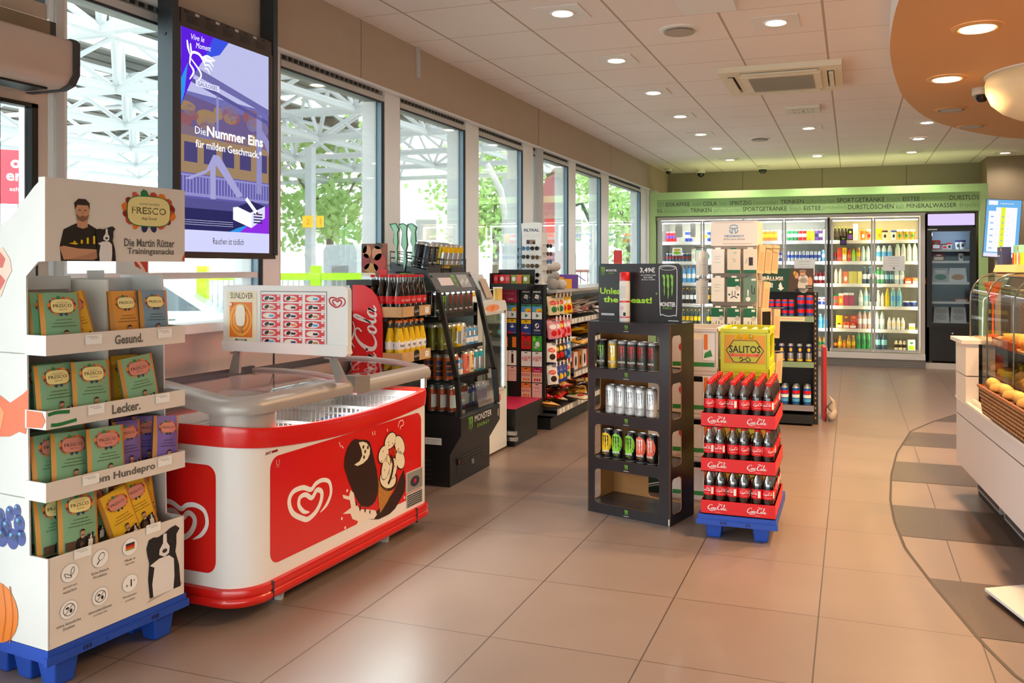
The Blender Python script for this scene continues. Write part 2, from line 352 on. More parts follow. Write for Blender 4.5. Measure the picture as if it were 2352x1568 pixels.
# fuel pumps
for (u,D,w,h,lab) in ((790,15,.3,1.88,'white fuel pump behind the lime railing'),(1000,22,.35,1.6,'small pale fuel pump far behind the second window')):
    p=OUT(u,D,-.06); m=MB(); m.prism([(-w,0),(w,0),(w,h-.1),(w-.06,h),(-w+.06,h),(-w,h-.1)],1,-.25,.25,cwhite); m.rect(PL((0,-.25,0),(1,0,0),(0,0,1)),-w*.5,h*.5,w*.5,h*.8,grey); m.rect(PL((0,-.25,0),(1,0,0),(0,0,1)),-w*.5,h*.3,0,h*.45,sky)
    tag(m.build('fuel_pump',loc=p,rz=.3253),lab,'fuel pump')
# lime railing
lm=mat('lime_paint','#b8f000',.5)
t=thing('railing','lime green metal railing on the forecourt outside the windows','railing',OUT(640,9.2,-.06),.3253)
for k,x in enumerate((-.84,.42,1.7)):
    m=MB(); m.box(x-.055,-.04,0,x+.055,.04,1.5,lm); m.build('post',t)
m=MB(); m.box(-.84,-.025,1.34,1.7,.025,1.42,lm); m.build('top_rail',t)
m=MB(); m.box(-.84,-.02,.3,1.7,.02,.34,lm)
for k in range(42): x=-.8+k*.06; m.box(x,-.006,.34,x+.012,.006,1.34,cwhite)
m.build('mesh_infill',t)
# pale car behind the left window
t=thing('car','grey blue car parked on the forecourt behind the left window','car',OUT(330,9.5,-.06),.3253+.15)
carp=mat('car_paint','#b9c4cc',.3,.3,coat=.4); darkglass=mat('car_glass','#46545e',.1)
m=MB(); m.prism([(-1.9,.3),(1.9,.3),(2.0,.6),(1.9,.85),(1.0,1.0),(.4,1.42),(-1.1,1.45),(-1.8,1.0),(-2.0,.8)],1,-.8,.8,carp); m.build('body',t,bevel=.05)
m=MB(); m.poly(PL((0,-.8,0),(1,0,0),(0,0,1),.006),[(-1.0,1.02),(.85,1.02),(.36,1.36),(-1.0,1.38)],darkglass); m.poly(PL((0,-.8,0),(1,0,0),(0,0,1),.008),[(-.05,1.0),(.03,1.0),(.03,1.4),(-.05,1.4)],carp); m.build('side_window',t)
for x in (-1.25,1.25):
    m=MB(); m.cyl((x,-.83,.32),(x,-.6,.32),.32,.32,black,20); m.cyl((x,-.84,.32),(x,-.82,.32),.19,.19,silver,16); m.build('wheel',t)
# trees
leafm=mat('leaf_green','#9dbd70',.6); bark=mat('bark','#6f6250',.8)
def tree(u,D,zc,rx,rz,n,lab):
    t=thing('tree',lab,'tree',OUT(u,D,-.06)); m=MB(); m.tube([(0,0,0),(.1,0,zc*.5),(0,.1,zc)],[.16,.13,.06],bark,7)
    r=random.Random(u)
    for k in range(7):
        a=r.uniform(0,6.28); m.tube([(.05,0,zc*.55+r.uniform(0,.8)),(math.cos(a)*rx*.4,math.sin(a)*rx*.4,zc),(math.cos(a)*rx*.8,math.sin(a)*rx*.8,zc+rz*r.uniform(-.2,.6))],[.06,.04,.015],bark,5)
    m.build('trunk',t); m=MB()
    cl=[(r.gauss(0,.42)*rx,r.gauss(0,.42)*rx,zc+r.uniform(-.8,.8)*rz) for _ in range(26)]
    for k in range(n):
        c=cl[k%26]; p=V(c)+V((r.gauss(0,.24)*rx,r.gauss(0,.24)*rx,r.gauss(0,.17)*rz)); s=r.uniform(.09,.17)
        a=V((r.gauss(0,1),r.gauss(0,1),r.gauss(0,1))).normalized()*s; b=a.orthogonal().normalized()*s*.6
        m.add([p-a,p+b,p+a,p-b],[(0,1,2,3)],leafm)
    m.build('crown',t,ang=3)
tree(752,27,4.2,2.3,2.1,2600,'leafy green tree behind the pump column')
tree(1135,33,4.3,2.4,2.2,2600,'leafy green tree seen through the fourth window from the door')
tree(1440,34,3.9,2.2,2.4,2200,'leafy green tree seen through the last window before the coolers')
# leaning strut
t=OUT(1188,16,1.2); m=MB(); m.tube([(0,0,0),OUT(1150,16,2.9)-t,OUT(1118,16,3.4)-t],.07,lgrey,8); m.tube([(0,0,0),(0,0,-1.26)],.07,lgrey,8); tag(m.build('leaning_pole',loc=t),'pale bent pole leaning outside the fourth window','pole')
# beach flags
for (u,D,w,h,c,lab) in ((1276,15,.34,3.3,mat('flag_rose','#a8656a',.7),'pale red feather banner outside the window beside the round column'),(1333,15.5,.3,2.75,mat('flag_dark','#31423f',.7),'dark feather banner with curved top outside the sixth window')):
    p=OUT(u,D,-.06); m=MB()
    arc=[(-w,h*.45),(-w*.95,h*.75),(-w*.55,h*.93),(0,h),(w*.6,h*.93),(w,h*.78)]
    if w>.32: m.prism([(-w*.7,.5)]+arc+[(w,.5)],1,-.006,.006,c); m.rect(PL((0,-.007,0),(1,0,0),(0,0,1)),-w*.5,2.1,w*.6,2.35,red); m.rect(PL((0,-.007,0),(1,0,0),(0,0,1)),-w*.5,1.75,w*.6,1.85,paper)
    m.tube([(w,0,0),(w,0,h*.5),(w*.8,0,h*.8),(.1*w,0,h*.97),(-w*.5,0,h*.95)],.035,blackmatt if w>.32 else c,6)
    tag(m.build('feather_banner',loc=p,rz=.3253),lab,'banner')
t=thing('barrier_railing','rust red tube railing far outside the right windows','railing',OUT(1330,17,-.06),.3253); rr=mat('rust_red','#b0736a',.6)
m=MB(); m.tube([(-.9,0,0),(-.9,0,1.3),(-.75,0,1.4),(1.0,0,1.4),(1.1,0,1.3),(1.1,0,0)],.03,rr); m.build('frame',t)
m=MB()
for k in range(12): m.cyl((-.72+k*.15,0,.1),(-.72+k*.15,0,1.4),.012,.012,rr,6)
m.build('bars',t)
# building and hedge
m=MB(); m.box(-9,0,0,9,3,5.5,mat('pale_render','#e9e6e2',.8))
for k in range(6): m.rect(PL((0,0,0),(1,0,0),(0,0,1),.02),-8+k*2.8,3,-6.8+k*2.8,4.2,grey)
tag(m.build('far_building',loc=OUT(1050,48,-.06),rz=.3253),'pale building across the street behind the canopy','building')
t=thing('hedge','dark green clipped hedge close outside the left window','hedge',(-4.6,4.3,-.06)); m=MB(); r=random.Random(3); hm=mat('hedge_green','#2f4a3a',.7)
m.box(-.3,-1.5,0,.3,1.3,1.0,hm)
for k in range(1500):
    p=V((r.choice((-.3,.3,r.uniform(-.3,.3))),r.uniform(-1.5,1.3),r.uniform(.2,1.08))); a=V((r.gauss(0,1),r.gauss(0,1),r.gauss(0,1))).normalized()*.05; b=a.orthogonal().normalized()*.03; m.add([p-a,p+b,p+a,p-b],[(0,1,2,3)],hm)
m.build('foliage',t,ang=3)
p=V((-6.62,5.1,2.23)); m=MB(); m.M=Matrix.Scale(.5,4); m.box(-.02,-.35,-.55,.02,.35,.35,mat('sign_red','#d83c4c',.5)); m.box(-.02,-.02,-2,.02,.02,-.55,grey); fr=PL((.02,-.3,-.5),(0,1,0),(0,0,1),.002)
m.ell(fr,.26,.62,.07,.07,paper); m.ell(fr,.26,.62,.03,.03,mat('sign_red','#d83c4c'),1); m.text(fr,'er',.24,.4,.13,paper,bold=.02); m.text(fr,'esh',.24,.2,.07,paper)
tag(m.build('forecourt_sign',loc=p,rz=-.75),'red forecourt sign with white letters behind the door glass','sign')
# ---------------------------------------------------------------- graphics used on packaging
HEART=[(.462,.332),(.508,.357),(.537,.402),(.524,.453),(.477,.473),(.43,.468),(.398,.45),(.345,.472),(.282,.47),(.256,.435),(.278,.38),(.339,.34),(.38,.326),(.434,.345),(.467,.384),(.47,.421),(.437,.438),(.404,.412),(.362,.437),(.324,.433),(.319,.4),(.35,.366),(.386,.354)]
def heart(m,fr,cx,cy,s,c,l=0):
    m.stroke(fr,[(cx+(x-.397)*s,cy+(y-.4)*s) for x,y in HEART],[.004*s]+[.017*s+.006*s*math.sin(i/22*PI) for i in range(21)]+[.006*s],c,l)
COKE=[([(.66,.6),(.74,.7),(.66,.8),(.48,.79),(.25,.62),(.1,.34),(.14,.1),(.36,.02),(.56,.1),(.7,.24)],[.04,.05,.05,.05,.09,.13,.12,.08,.06,.03]),
 ([(.34,.0),(.42,-.12),(.7,-.2),(1.05,-.16),(1.42,-.1)],[.03,.07,.09,.06,.02]),
 ([(.8,.34),(.7,.22),(.72,.06),(.82,.02),(.92,.14),(.88,.3),(.8,.34),(.95,.3)],[.05,.09,.09,.06,.07,.06,.05,.03]),
 ([(1.16,.28),(1.1,.34),(.99,.24),(.98,.08),(1.07,.02),(1.2,.12)],[.06,.05,.1,.1,.06,.03]),
 ([(1.4,.3),(1.3,.34),(1.2,.2),(1.22,.05),(1.32,.04),(1.42,.2),(1.44,.34),(1.4,.1),(1.45,.03),(1.56,.12)],[.05,.05,.1,.09,.06,.05,.08,.09,.06,.03]),
 ([(1.55,.34),(1.66,.4)],[.06,.06]),
 ([(2.2,.58),(2.3,.72),(2.22,.84),(2.02,.82),(1.8,.64),(1.66,.34),(1.7,.1),(1.9,.02),(2.1,.1),(2.2,.2)],[.04,.05,.05,.06,.1,.14,.12,.08,.05,.03]),
 ([(1.62,.86),(1.8,1.0),(2.0,.92),(2.3,.86),(2.5,.94)],[.02,.05,.05,.04,.02]),
 ([(2.33,.34),(2.23,.22),(2.25,.06),(2.35,.02),(2.44,.14),(2.41,.3),(2.33,.34)],[.05,.09,.09,.06,.07,.06,.05]),
 ([(2.48,.12),(2.62,.4),(2.74,.78),(2.7,.9),(2.62,.7),(2.58,.2),(2.64,.03),(2.76,.12)],[.03,.05,.07,.05,.07,.1,.07,.03]),
 ([(2.98,.3),(2.88,.34),(2.78,.2),(2.8,.05),(2.9,.04),(3.0,.2),(3.02,.34),(2.98,.1),(3.04,.03),(3.16,.12)],[.05,.05,.1,.09,.06,.05,.08,.09,.06,.03])]
def coke(m,fr,cx,cy,w,c,l=0,rot=0,n=3):
    k=w/3.1; co,si=math.cos(rot),math.sin(rot)
    for pts,ws in COKE:
        q=[]
        for x,y in pts:
            x2,y2=(x-1.6+.12*y)*k,(y-.35)*k; q.append((cx+x2*co-y2*si,cy+x2*si+y2*co))
        m.stroke(fr,q,[a*k*1.15 for a in ws],c,l,n=n)
CLAW=[[(.02,.98),(.2,1.0),(.3,.88),(.25,.8),(.27,.6),(.24,.45),(.26,.3),(.22,.12),(.17,.3),(.19,.5),(.12,.62),(.15,.8),(.08,.9)],
 [(.36,.98),(.5,1.0),(.62,.95),(.6,.8),(.63,.55),(.58,.4),(.6,.2),(.52,-.02),(.5,.2),(.52,.42),(.44,.55),(.47,.8),(.42,.9)],
 [(.7,.98),(.84,1.0),(.98,.92),(.94,.82),(.96,.62),(.92,.48),(.93,.3),(.85,.12),(.82,.3),(.85,.5),(.79,.62),(.82,.8),(.75,.9)]]
def claw(m,fr,cx,cy,w,h,c,l=0):
    for p in CLAW:
        q=[(cx+(x-.5)*w,cy+(y-.5)*h) for x,y in p]
        n=len(q)
        for i in range(1,n//2+1):
            j=n-i
            a,b=q[i],q[(i+1)%n]; c2=q[j]; 
        m.poly(fr,q,c,l)
def script(m,fr,x,y,w,h,c,l=0,seed=1):
    """illegible small print: a run of short dashes"""
    r=random.Random(seed); a=x
    while a<x+w:
        b=min(x+w,a+r.uniform(.5,1.6)*h); m.rect(fr,a,y-h*.22,b,y+h*.22,c,l); a=b+h*.35
def man(m,fr,x,y,h,l=0,full=True):
    """print of a dark-haired man in a black shirt, arms crossed (x,y bottom middle)"""
    k=h; P=lambda pts,c,q=0: m.poly(fr,[(x+a*k,y+b*k) for a,b in pts],c,l+q)
    P([(-.34,.0),(-.36,.25),(-.3,.5),(-.1,.6),(.12,.6),(.3,.5),(.36,.22),(.34,0)],black)
    P([(-.08,.55),(-.07,.7),(.1,.7),(.1,.55),(.02,.52)],skin,1)
    m.ell(fr,x+.01*k,y+.8*k,.115*k,.155*k,skin,l+2); P([(-.1,.76),(-.08,.67),(.01,.63),(.09,.67),(.125,.76),(.06,.71),(-.04,.71)],mat('beard','#8a6248',.6),3)
    P([(-.115,.82),(-.13,.93),(-.06,1.0),(.06,1.0),(.13,.94),(.13,.82),(.1,.9),(-.08,.9)],mat('hair_print','#2a1b14',.6),3)
    for a in (-.04,.055): m.rect(fr,x+(a-.018)*k,y+.81*k,x+(a+.018)*k,y+.825*k,ink,l+4)
    m.rect(fr,x-.02*k,y+.715*k,x+.05*k,y+.727*k,dred,l+4); m.rect(fr,x,y+.75*k,x+.02*k,y+.81*k,mat('skin_shade','#b98263',.5),l+4)
    if full:
        P([(-.37,.22),(-.3,.24),(-.05,.2),(.3,.19),(.32,.12),(-.02,.04),(-.3,.02)],skin,2); P([(-.25,.02),(.1,.11),(.33,.2),(.36,.1),(.2,.02)],mat('skin_shade','#b98263'),3)
        for i,(a,hh) in enumerate(((-.14,.04),(-.02,.06),(.08,.1),(.19,.13))): m.rect(fr,x+a*k,y+.28*k,x+(a+.035)*k,y+(.28+hh)*k,yellow,l+3); 
        P([(-.22,.28),(-.12,.3),(-.06,.28),(-.1,.26)],yellow,3)
furb=mat('fur_black','#17151a',.6); furw=mat('fur_white','#ece6e2',.7)
def dog(m,fr,x,y,h,l=0):
    """print of a sitting black and white collie (x,y bottom middle)"""
    k=h; P=lambda pts,c,q=0: m.poly(fr,[(x+a*k,y+b*k) for a,b in pts],c,l+q)
    P([(-.26,0),(-.29,.3),(-.27,.55),(-.3,.66),(-.32,.78),(-.28,.9),(-.2,.92),(-.12,.9),(0,.93),(.1,.98),(.2,1.0),(.28,.93),(.22,.85),(.22,.7),(.2,.58),(.27,.35),(.3,0)],furb)
    P([(-.2,0),(-.22,.2),(-.18,.45),(-.26,.5),(-.1,.56),(.08,.56),(.17,.48),(.18,.2),(.16,0)],furw,1)
    P([(-.1,.62),(-.09,.7),(-.03,.78),(-.025,.92),(.035,.92),(.04,.78),(.09,.7),(.08,.6),(.0,.56)],furw,2)
    m.ell(fr,x,y+.655*k,.045*k,.032*k,ink,l+3)
    for a in (-.085,.095): m.ell(fr,x+a*k,y+.78*k,.024*k,.02*k,brown,l+3)
def crest(m,fr,cx,cy,w,inner,l=0,rings=2):
    """food crest: ring of meat, fruit and greens around a cream plate with the brand lettering"""
    r=random.Random(5); cs=[dred,mat('meat','#c8402f',.5),orange,mat('meat','#c8402f'),green,mat('tomato','#d9583a',.5),dred,orange]
    for i in range(16):
        t=2*PI*i/16+.2; m.ell(fr,cx+math.cos(t)*w*.44,cy+math.sin(t)*w*.27,w*r.uniform(.08,.12),w*r.uniform(.06,.1),cs[i%8] if not (4.2<t<5.0) else navy,l,8,rot=t)
    m.ell(fr,cx,cy,w*.435,w*.27,green,l+1,20,rings=rings,e=3.4); m.ell(fr,cx,cy,w*.42,w*.255,inner,l+2,20,rings=rings,e=3.4)
    m.text(fr,'FRESCO',cx,cy+.01*w,w*.12,ink,w=w*.68,bold=.012,l=3)
    if w>.09: m.text(fr,'natural nutrition',cx,cy+w*.13,w*.045,grey,w=w*.4,shear=.4,l=l+3); m.text(fr,'dog foods',cx,cy-w*.13,w*.06,dgrey,w=w*.3,shear=.4,l=l+3)
# ---------------------------------------------------------------- dog snack display
DO,DR=(-2.544,2.062,0),math.atan2(.536,.056)
card=mat('display_card','#dcd8d5',.6,noise=.04,nscale=9); cardw=mat('display_card_front','#e8dcd0',.6,noise=.05,nscale=7)
palblue=mat('pallet_blue','#1e4bb0',.45)
def pallet(loc,rz,w,d,lab,h=.14):
    t=thing('pallet',lab,'pallet',loc,rz); m=MB(); m.box(0,0,h-.045,w,d,h,palblue); m.box(-.008,-.008,h-.05,w+.008,.012,h-.022,palblue)
    for k in range(3): m.box(.12+k*.012,-.011,h-.042,.125+k*.012,-.008,h-.028,navy); m.box(w-.16+k*.012,-.011,h-.042,w-.155+k*.012,-.008,h-.028,navy)
    m.box(w*.38,-.012,h-.046,w*.62,-.008,h-.026,palblue); m.build('deck',t)
    for x in (.035,w-.125):
        for y in (.02,d/2-.05,d-.12):
            q=MB(); a,b=.045,.035
            q.hexa([(x+.01,y+.01,0),(x+.08,y+.01,0),(x+.08,y+.08,0),(x+.01,y+.08,0)],[(x,y,h-.045),(x+.09,y,h-.045),(x+.09,y+.1,h-.045),(x,y+.1,h-.045)],palblue); q.build('leg',t,bevel=.006)
    return t
pallet((DO[0],DO[1],0),DR,.55,.4,'blue plastic pallet under the white dog snack display',.148)
t=thing('snack_display','white cardboard floor display of dog snacks at the left, four tiers high','display stand',DO,DR)
LF=PL((0,0,0),(0,-1,0),(0,0,1),.0012); FF=PL((0,0,0),(1,0,0),(0,0,1),.0012)
side=[(0,.15),(0,.455),(.095,.455),(.115,1.4),(.05,1.45),(0,1.452),(0,1.73),(.03,1.73),(.07,1.705),(.15,1.64),(.2,1.6),(.27,1.57),(.38,1.57),(.38,.15)]
m=MB(); m.prism(side,0,.0,.006,card)
D=lambda a:-a  # depth along the panel
def blob(pts,c,l=0): m.poly(LF,[(-a,b) for a,b in pts],c,l)
r=random.Random(2)
meat=mat('meat','#c8402f'); fat=mat('fat_print','#efc3b0',.6); car=mat('carrot','#e2602a',.5); pum=mat('pumpkin','#e57a1a',.5); pum2=mat('pumpkin_dark','#c55a10',.5)
blob([(.36,1.5),(.24,1.5),(.2,1.46),(.19,1.42),(.215,1.39),(.25,1.33),(.36,1.3)],fat); blob([(.36,1.48),(.26,1.49),(.225,1.46),(.24,1.43),(.36,1.43)],meat,1); blob([(.36,1.41),(.25,1.405),(.225,1.385),(.26,1.345),(.36,1.33)],meat,1)
blob([(.37,.98),(.26,.99),(.2,.965),(.13,1.0),(.1,1.02),(.1,.98),(.1,.93),(.115,.865),(.15,.87),(.2,.85),(.3,.84),(.37,.87)],car); blob([(.37,.96),(.27,.965),(.23,.93),(.25,.87),(.37,.88)],mat('carrot_cut','#f08a4a',.5),1)
for (a,b,q) in ((.255,.565,.03),(.2,.585,.024),(.16,.6,.02),(.22,.535,.03),(.15,.555,.03),(.245,.5,.033),(.185,.5,.033),(.14,.51,.026),(.3,.54,.03),(.3,.49,.03)): m.ell(LF,-a,b,q,q*1.1,mat('blueberry','#1c2f86',.4),0); m.ell(LF,-a+.004,b+.006,q*.35,q*.35,navy,1); m.ell(LF,-a-.008,b+.012,q*.3,q*.2,sky,1)
m.ell(LF,-.27,.235,.115,.105,pum,1,24)
for a in (.2,.24,.28,.33): m.stroke(LF,[(-a,.335),(-a+.018*(1 if a<.27 else -1),.235),(-a,.14)],.006,pum2,2)
m.ell(LF,-.36,.62,.03,.02,green,0); m.build('side_panel',t)
m=MB(); m.prism([(.0,.15),(0,.455),(.095,.455),(.115,1.4),(.36,1.4),(.36,.15)],0,.534,.54,card); m.build('side_panel',t)
m=MB(); m.box(.006,.30,.15,.534,.306,1.39,card)
m.box(0.02,.28,1.35,.27,.3,1.4,card); m.box(.08,.299,1.4,.15,.305,1.43,card); m.box(.35,.299,1.38,.42,.305,1.42,card); m.build('back_panel',t)
m=MB(); m.box(.285,.1,.455,.292,.3,1.385,cardw); m.build('divider',t)
m=MB(); m.box(.4,.2,1.405,.54,.206,1.5,card); m.poly(PL((.42,.2,1.405),(1,0,0),(0,0,1)),[(.02,.09),(.115,.09),(.115,.005),(.06,.03),(.05,.06)],meat); m.stroke(PL((.42,.2,1.405),(1,0,0),(0,0,1)),[(.03,.08),(.07,.05),(.1,.01)],.012,fat,1); m.build('meat_card',t)
# base box with its printed front
m=MB(); m.box(.004,0,.15,.536,.006,.455,cardw); m.box(.006,.006,.15,.534,.1,.16,cardw)
items=[(.076,.386,'gesund und','natürlich'),(.187,.4,'Echt-Fleisch','Produkte'),(.304,.405,'Made in','Germany'),(.072,.262,'ohne künstliche','Zusätze'),(.187,.266,'Getreide/Gluten','und Soja frei'),(.304,.272,'Monoprotein-','produkte')]
pw=mat('print_white','#faf8f5',.6)
for i,(x,z,a,b) in enumerate(items):
    m.ell(FF,x,z,.032,.032,grey,0,28); m.ell(FF,x,z,.0308,.0308,pw,1,28)
    m.text(FF,a,x,z-.046,.0095,dgrey,rot=.0); m.text(FF,b,x,z-.061,.0095,dgrey)
    if i==0: m.stroke(FF,[(x-.015,z-.012),(x-.02,z+.002),(x,z-.008),(x+.004,z-.016),(x-.015,z-.012)],.002,ink,2); m.stroke(FF,[(x+.002,z-.012),(x+.004,z+.008),(x+.012,z+.018),(x+.014,z+.002),(x+.002,z-.012)],.002,ink,2)
    if i==1: m.ell(FF,x+.004,z+.006,.011,.015,ink,2,rot=-.6); m.ell(FF,x+.004,z+.006,.009,.0125,pw,3,rot=-.6); m.stroke(FF,[(x-.004,z-.008),(x-.013,z-.018)],.004,ink,2)
    if i==2:
        for k,c in enumerate((ink,red,gold)): m.rect(FF,x-.018,z+.006-k*.0085,x+.018,z+.0145-k*.0085,c,2)
    if i in (3,4): m.stroke(FF,[(x+.02*math.cos(q*PI/8),z+.02*math.sin(q*PI/8)) for q in range(16)],.002,ink,2,closed=True,n=2); m.stroke(FF,[(x-.014,z-.014),(x+.014,z+.014)],.002,ink,2); m.ell(FF,x-.006,z+.006,.006,.004,ink,2); m.ell(FF,x+.007,z-.006,.005,.007,ink,2)
    if i==5: m.text(FF,'1',x+.004,z,.026,ink,bold=.02,l=2); m.text(FF,'+',x-.013,z-.006,.01,ink,l=2); m.text(FF,'+',x+.016,z+.006,.008,ink,l=2)
dog(m,FF,.45,.185,.245,1); m.poly(FF,[(.37,.17),(.53,.19),(.53,.2),(.4,.19)],mat('shadow_print','#b9aca0',.6)); m.build('base_box',t)
def tag_paper(m,fr,x,z,l=2):
    m.rect(fr,x,z,x+.062,z+.034,pw,l,1,1); script(m,fr,x+.006,z+.027,.04,.004,grey,l+1); script(m,fr,x+.02,z+.021,.03,.004,grey,l+1,2)
fr=PL((0,-.001,0),(1,0,0),(0,0,1),.001)
for q in ((.09,.425),(.37,.43)): m2=MB(); tag_paper(m2,fr,*q); m2.build('price_tag',t)
# three shelf trays
for z0,z1,word,wx,tags in ((1.135,1.203,'Gesund.',.3,(.13,.42)),(.888,.95,'Lecker.',.29,(.14,.41)),(.645,.71,'om Hundeprofi',.29,(.12,.42))):
    m=MB(); m.box(-.006,0,z0,.545,.005,z1,cardw); m.box(-.006,.005,z0,-.001,.11,z1,card); m.box(.541,.005,z0,.545,.11,z1,card); m.box(0,.005,z0,.534,.3,z0+.005,cardw)
    if word=='Lecker.': m.stroke(FF,[(0,z0+.05),(.03,z0+.054),(.075,z0+.05)],.012,green); m.stroke(FF,[(.01,z0+.014),(.04,z0+.012),(.1,z0+.018)],.012,green); m.poly(PL((-.006,0,0),(0,-1,0),(0,0,1)),[(-.1,z0+.002),(-.02,z0+.006),(-.002,z0+.03),(-.02,z1-.004),(-.1,z1-.002)],car,1)
    if word=='om Hundeprofi': m.text(FF,'om Hundepro',wx,(z0+z1)/2,.034,mat('brush_grey','#6b6660',.7),w=.24,bold=.03)
    else: m.text(FF,word,wx,(z0+z1)/2,.034,mat('brush_grey','#6b6660',.7),w=.115,bold=.03)
    m.build('shelf_tray',t)
    fr=PL((0,-.0015,0),(1,0,0),(0,0,1),.001)
    for q in tags: m=MB(); tag_paper(m,fr,q,z0+.026); m.build('price_tag',t)
# header
m=MB(); m.box(-.012,-.004,1.452,.54,0,1.733,cardw); m.box(-.012,0,1.452,-.008,.03,1.733,card); m.box(.536,0,1.452,.54,.03,1.72,card); HF=PL((0,-.004,0),(1,0,0),(0,0,1),.001)
man(m,HF,.115,1.453,.215,1); dog(m,HF,.205,1.453,.125,6); crest(m,HF,.38,1.64,.215,mat('crest_yellow','#f2e19a',.6),1)
bg=mat('brush_grey','#6b6660'); m.text(HF,'Die Martin Rütter',.385,1.522,.03,bg,w=.215,bold=.025); m.text(HF,'Trainingssnacks',.39,1.488,.03,bg,w=.2,bold=.025); m.poly(HF,[(.525,1.46),(.54,1.453),(.54,1.49)],mat('tomato','#d9583a')); m.build('header',t)
# pouches
def pouch(key,body,inner,w=.145,h=.2,edge=mat('pouch_edge','#c8862f',.5)):
    m=MB()
    def S(a,b,c=0):
        q=max(0,1-(2*a/w)**2)**.5*max(0,1-(2*abs(b-h*.4)/(h*1.25))**2); return V((a,-.004-.016*q-c-.0016,b))
    S0=lambda a,b,c=0: V((a,S(a,b,0)[1]+.0016,b))
    e=.012
    m.rect(S0,-w/2,0,-w/2+e,h,edge,0,1,8); m.rect(S0,-w/2+e,0,w/2-e,h,body,0,8,8); m.rect(S0,w/2-e,0,w/2,h,edge,0,1,8)
    m.rect(lambda a,b,c=0:V((-a,.004+.01*max(0,1-(2*a/w)**2)*max(0,1-(2*(b-h*.4)/(h*1.25))**2),b)),-w/2,0,w/2,h,body,0,5,5)
    m.rect(lambda a,b,c=0:V((a,b,h)),-w/2,-.005,w/2,.004,edge)
    crest(m,S,0,h*.77,w*.66,inner,1,3); 
    for k,(z,q) in enumerate(((.53,.4),(.475,.5),(.42,.62))): script(m,S,-w*q/2,h*z,w*q,.005,dgreen if key!='y' else brown,2,seed=k+3)
    m.rect(S,-w*.38,h*.02,w*.38,h*.17,mat('brown_print','#5b4030',.6),1,6,2); man(m,S,w*.02,h*.02,h*.33,2,False); dog(m,S,w*.23,h*.02,h*.24,7)
    return m.mesh('pouch_'+key)
cr=mat('crest_yellow','#f2e19a'); pk=mat('crest_pink','#d8877a',.6)
pg=mat('pouch_green','#82b08a',.5); PO={'g':pouch('g',pg,cr),'p':pouch('p',pg,pk),'o':pouch('o',mat('pouch_orange','#e0963c',.5),cr,.125),'b':pouch('b',mat('pouch_blue','#7391a6',.5),cr,.125),'v':pouch('v',mat('pouch_violet','#7b64b4',.5),pk,.115),'y':pouch('y',mat('pouch_yellow','#e9b51e',.5),pk,.125)}
cosr,sinr=math.cos(DR),math.sin(DR)
def dput(k,x,y,z,tilt,lean,lab):
    o=put(PO[k],'snack_pouch',loc=(DO[0]+x*cosr-y*sinr,DO[1]+x*sinr+y*cosr,z),rot=(lean,0,0))
    o.rotation_mode='XYZ'; o.matrix_world=Matrix.Translation(o.location)@Matrix.Rotation(DR,4,'Z')@Matrix.Rotation(tilt,4,'Y')@Matrix.Rotation(lean,4,'X')
    tag(o,lab,'snack pouch','dog snack pouches on the white display')
T1,T2,T3,T4=1.141,.894,.651,.45-.14
tn=('top','second','third','bottom')
L=-.12
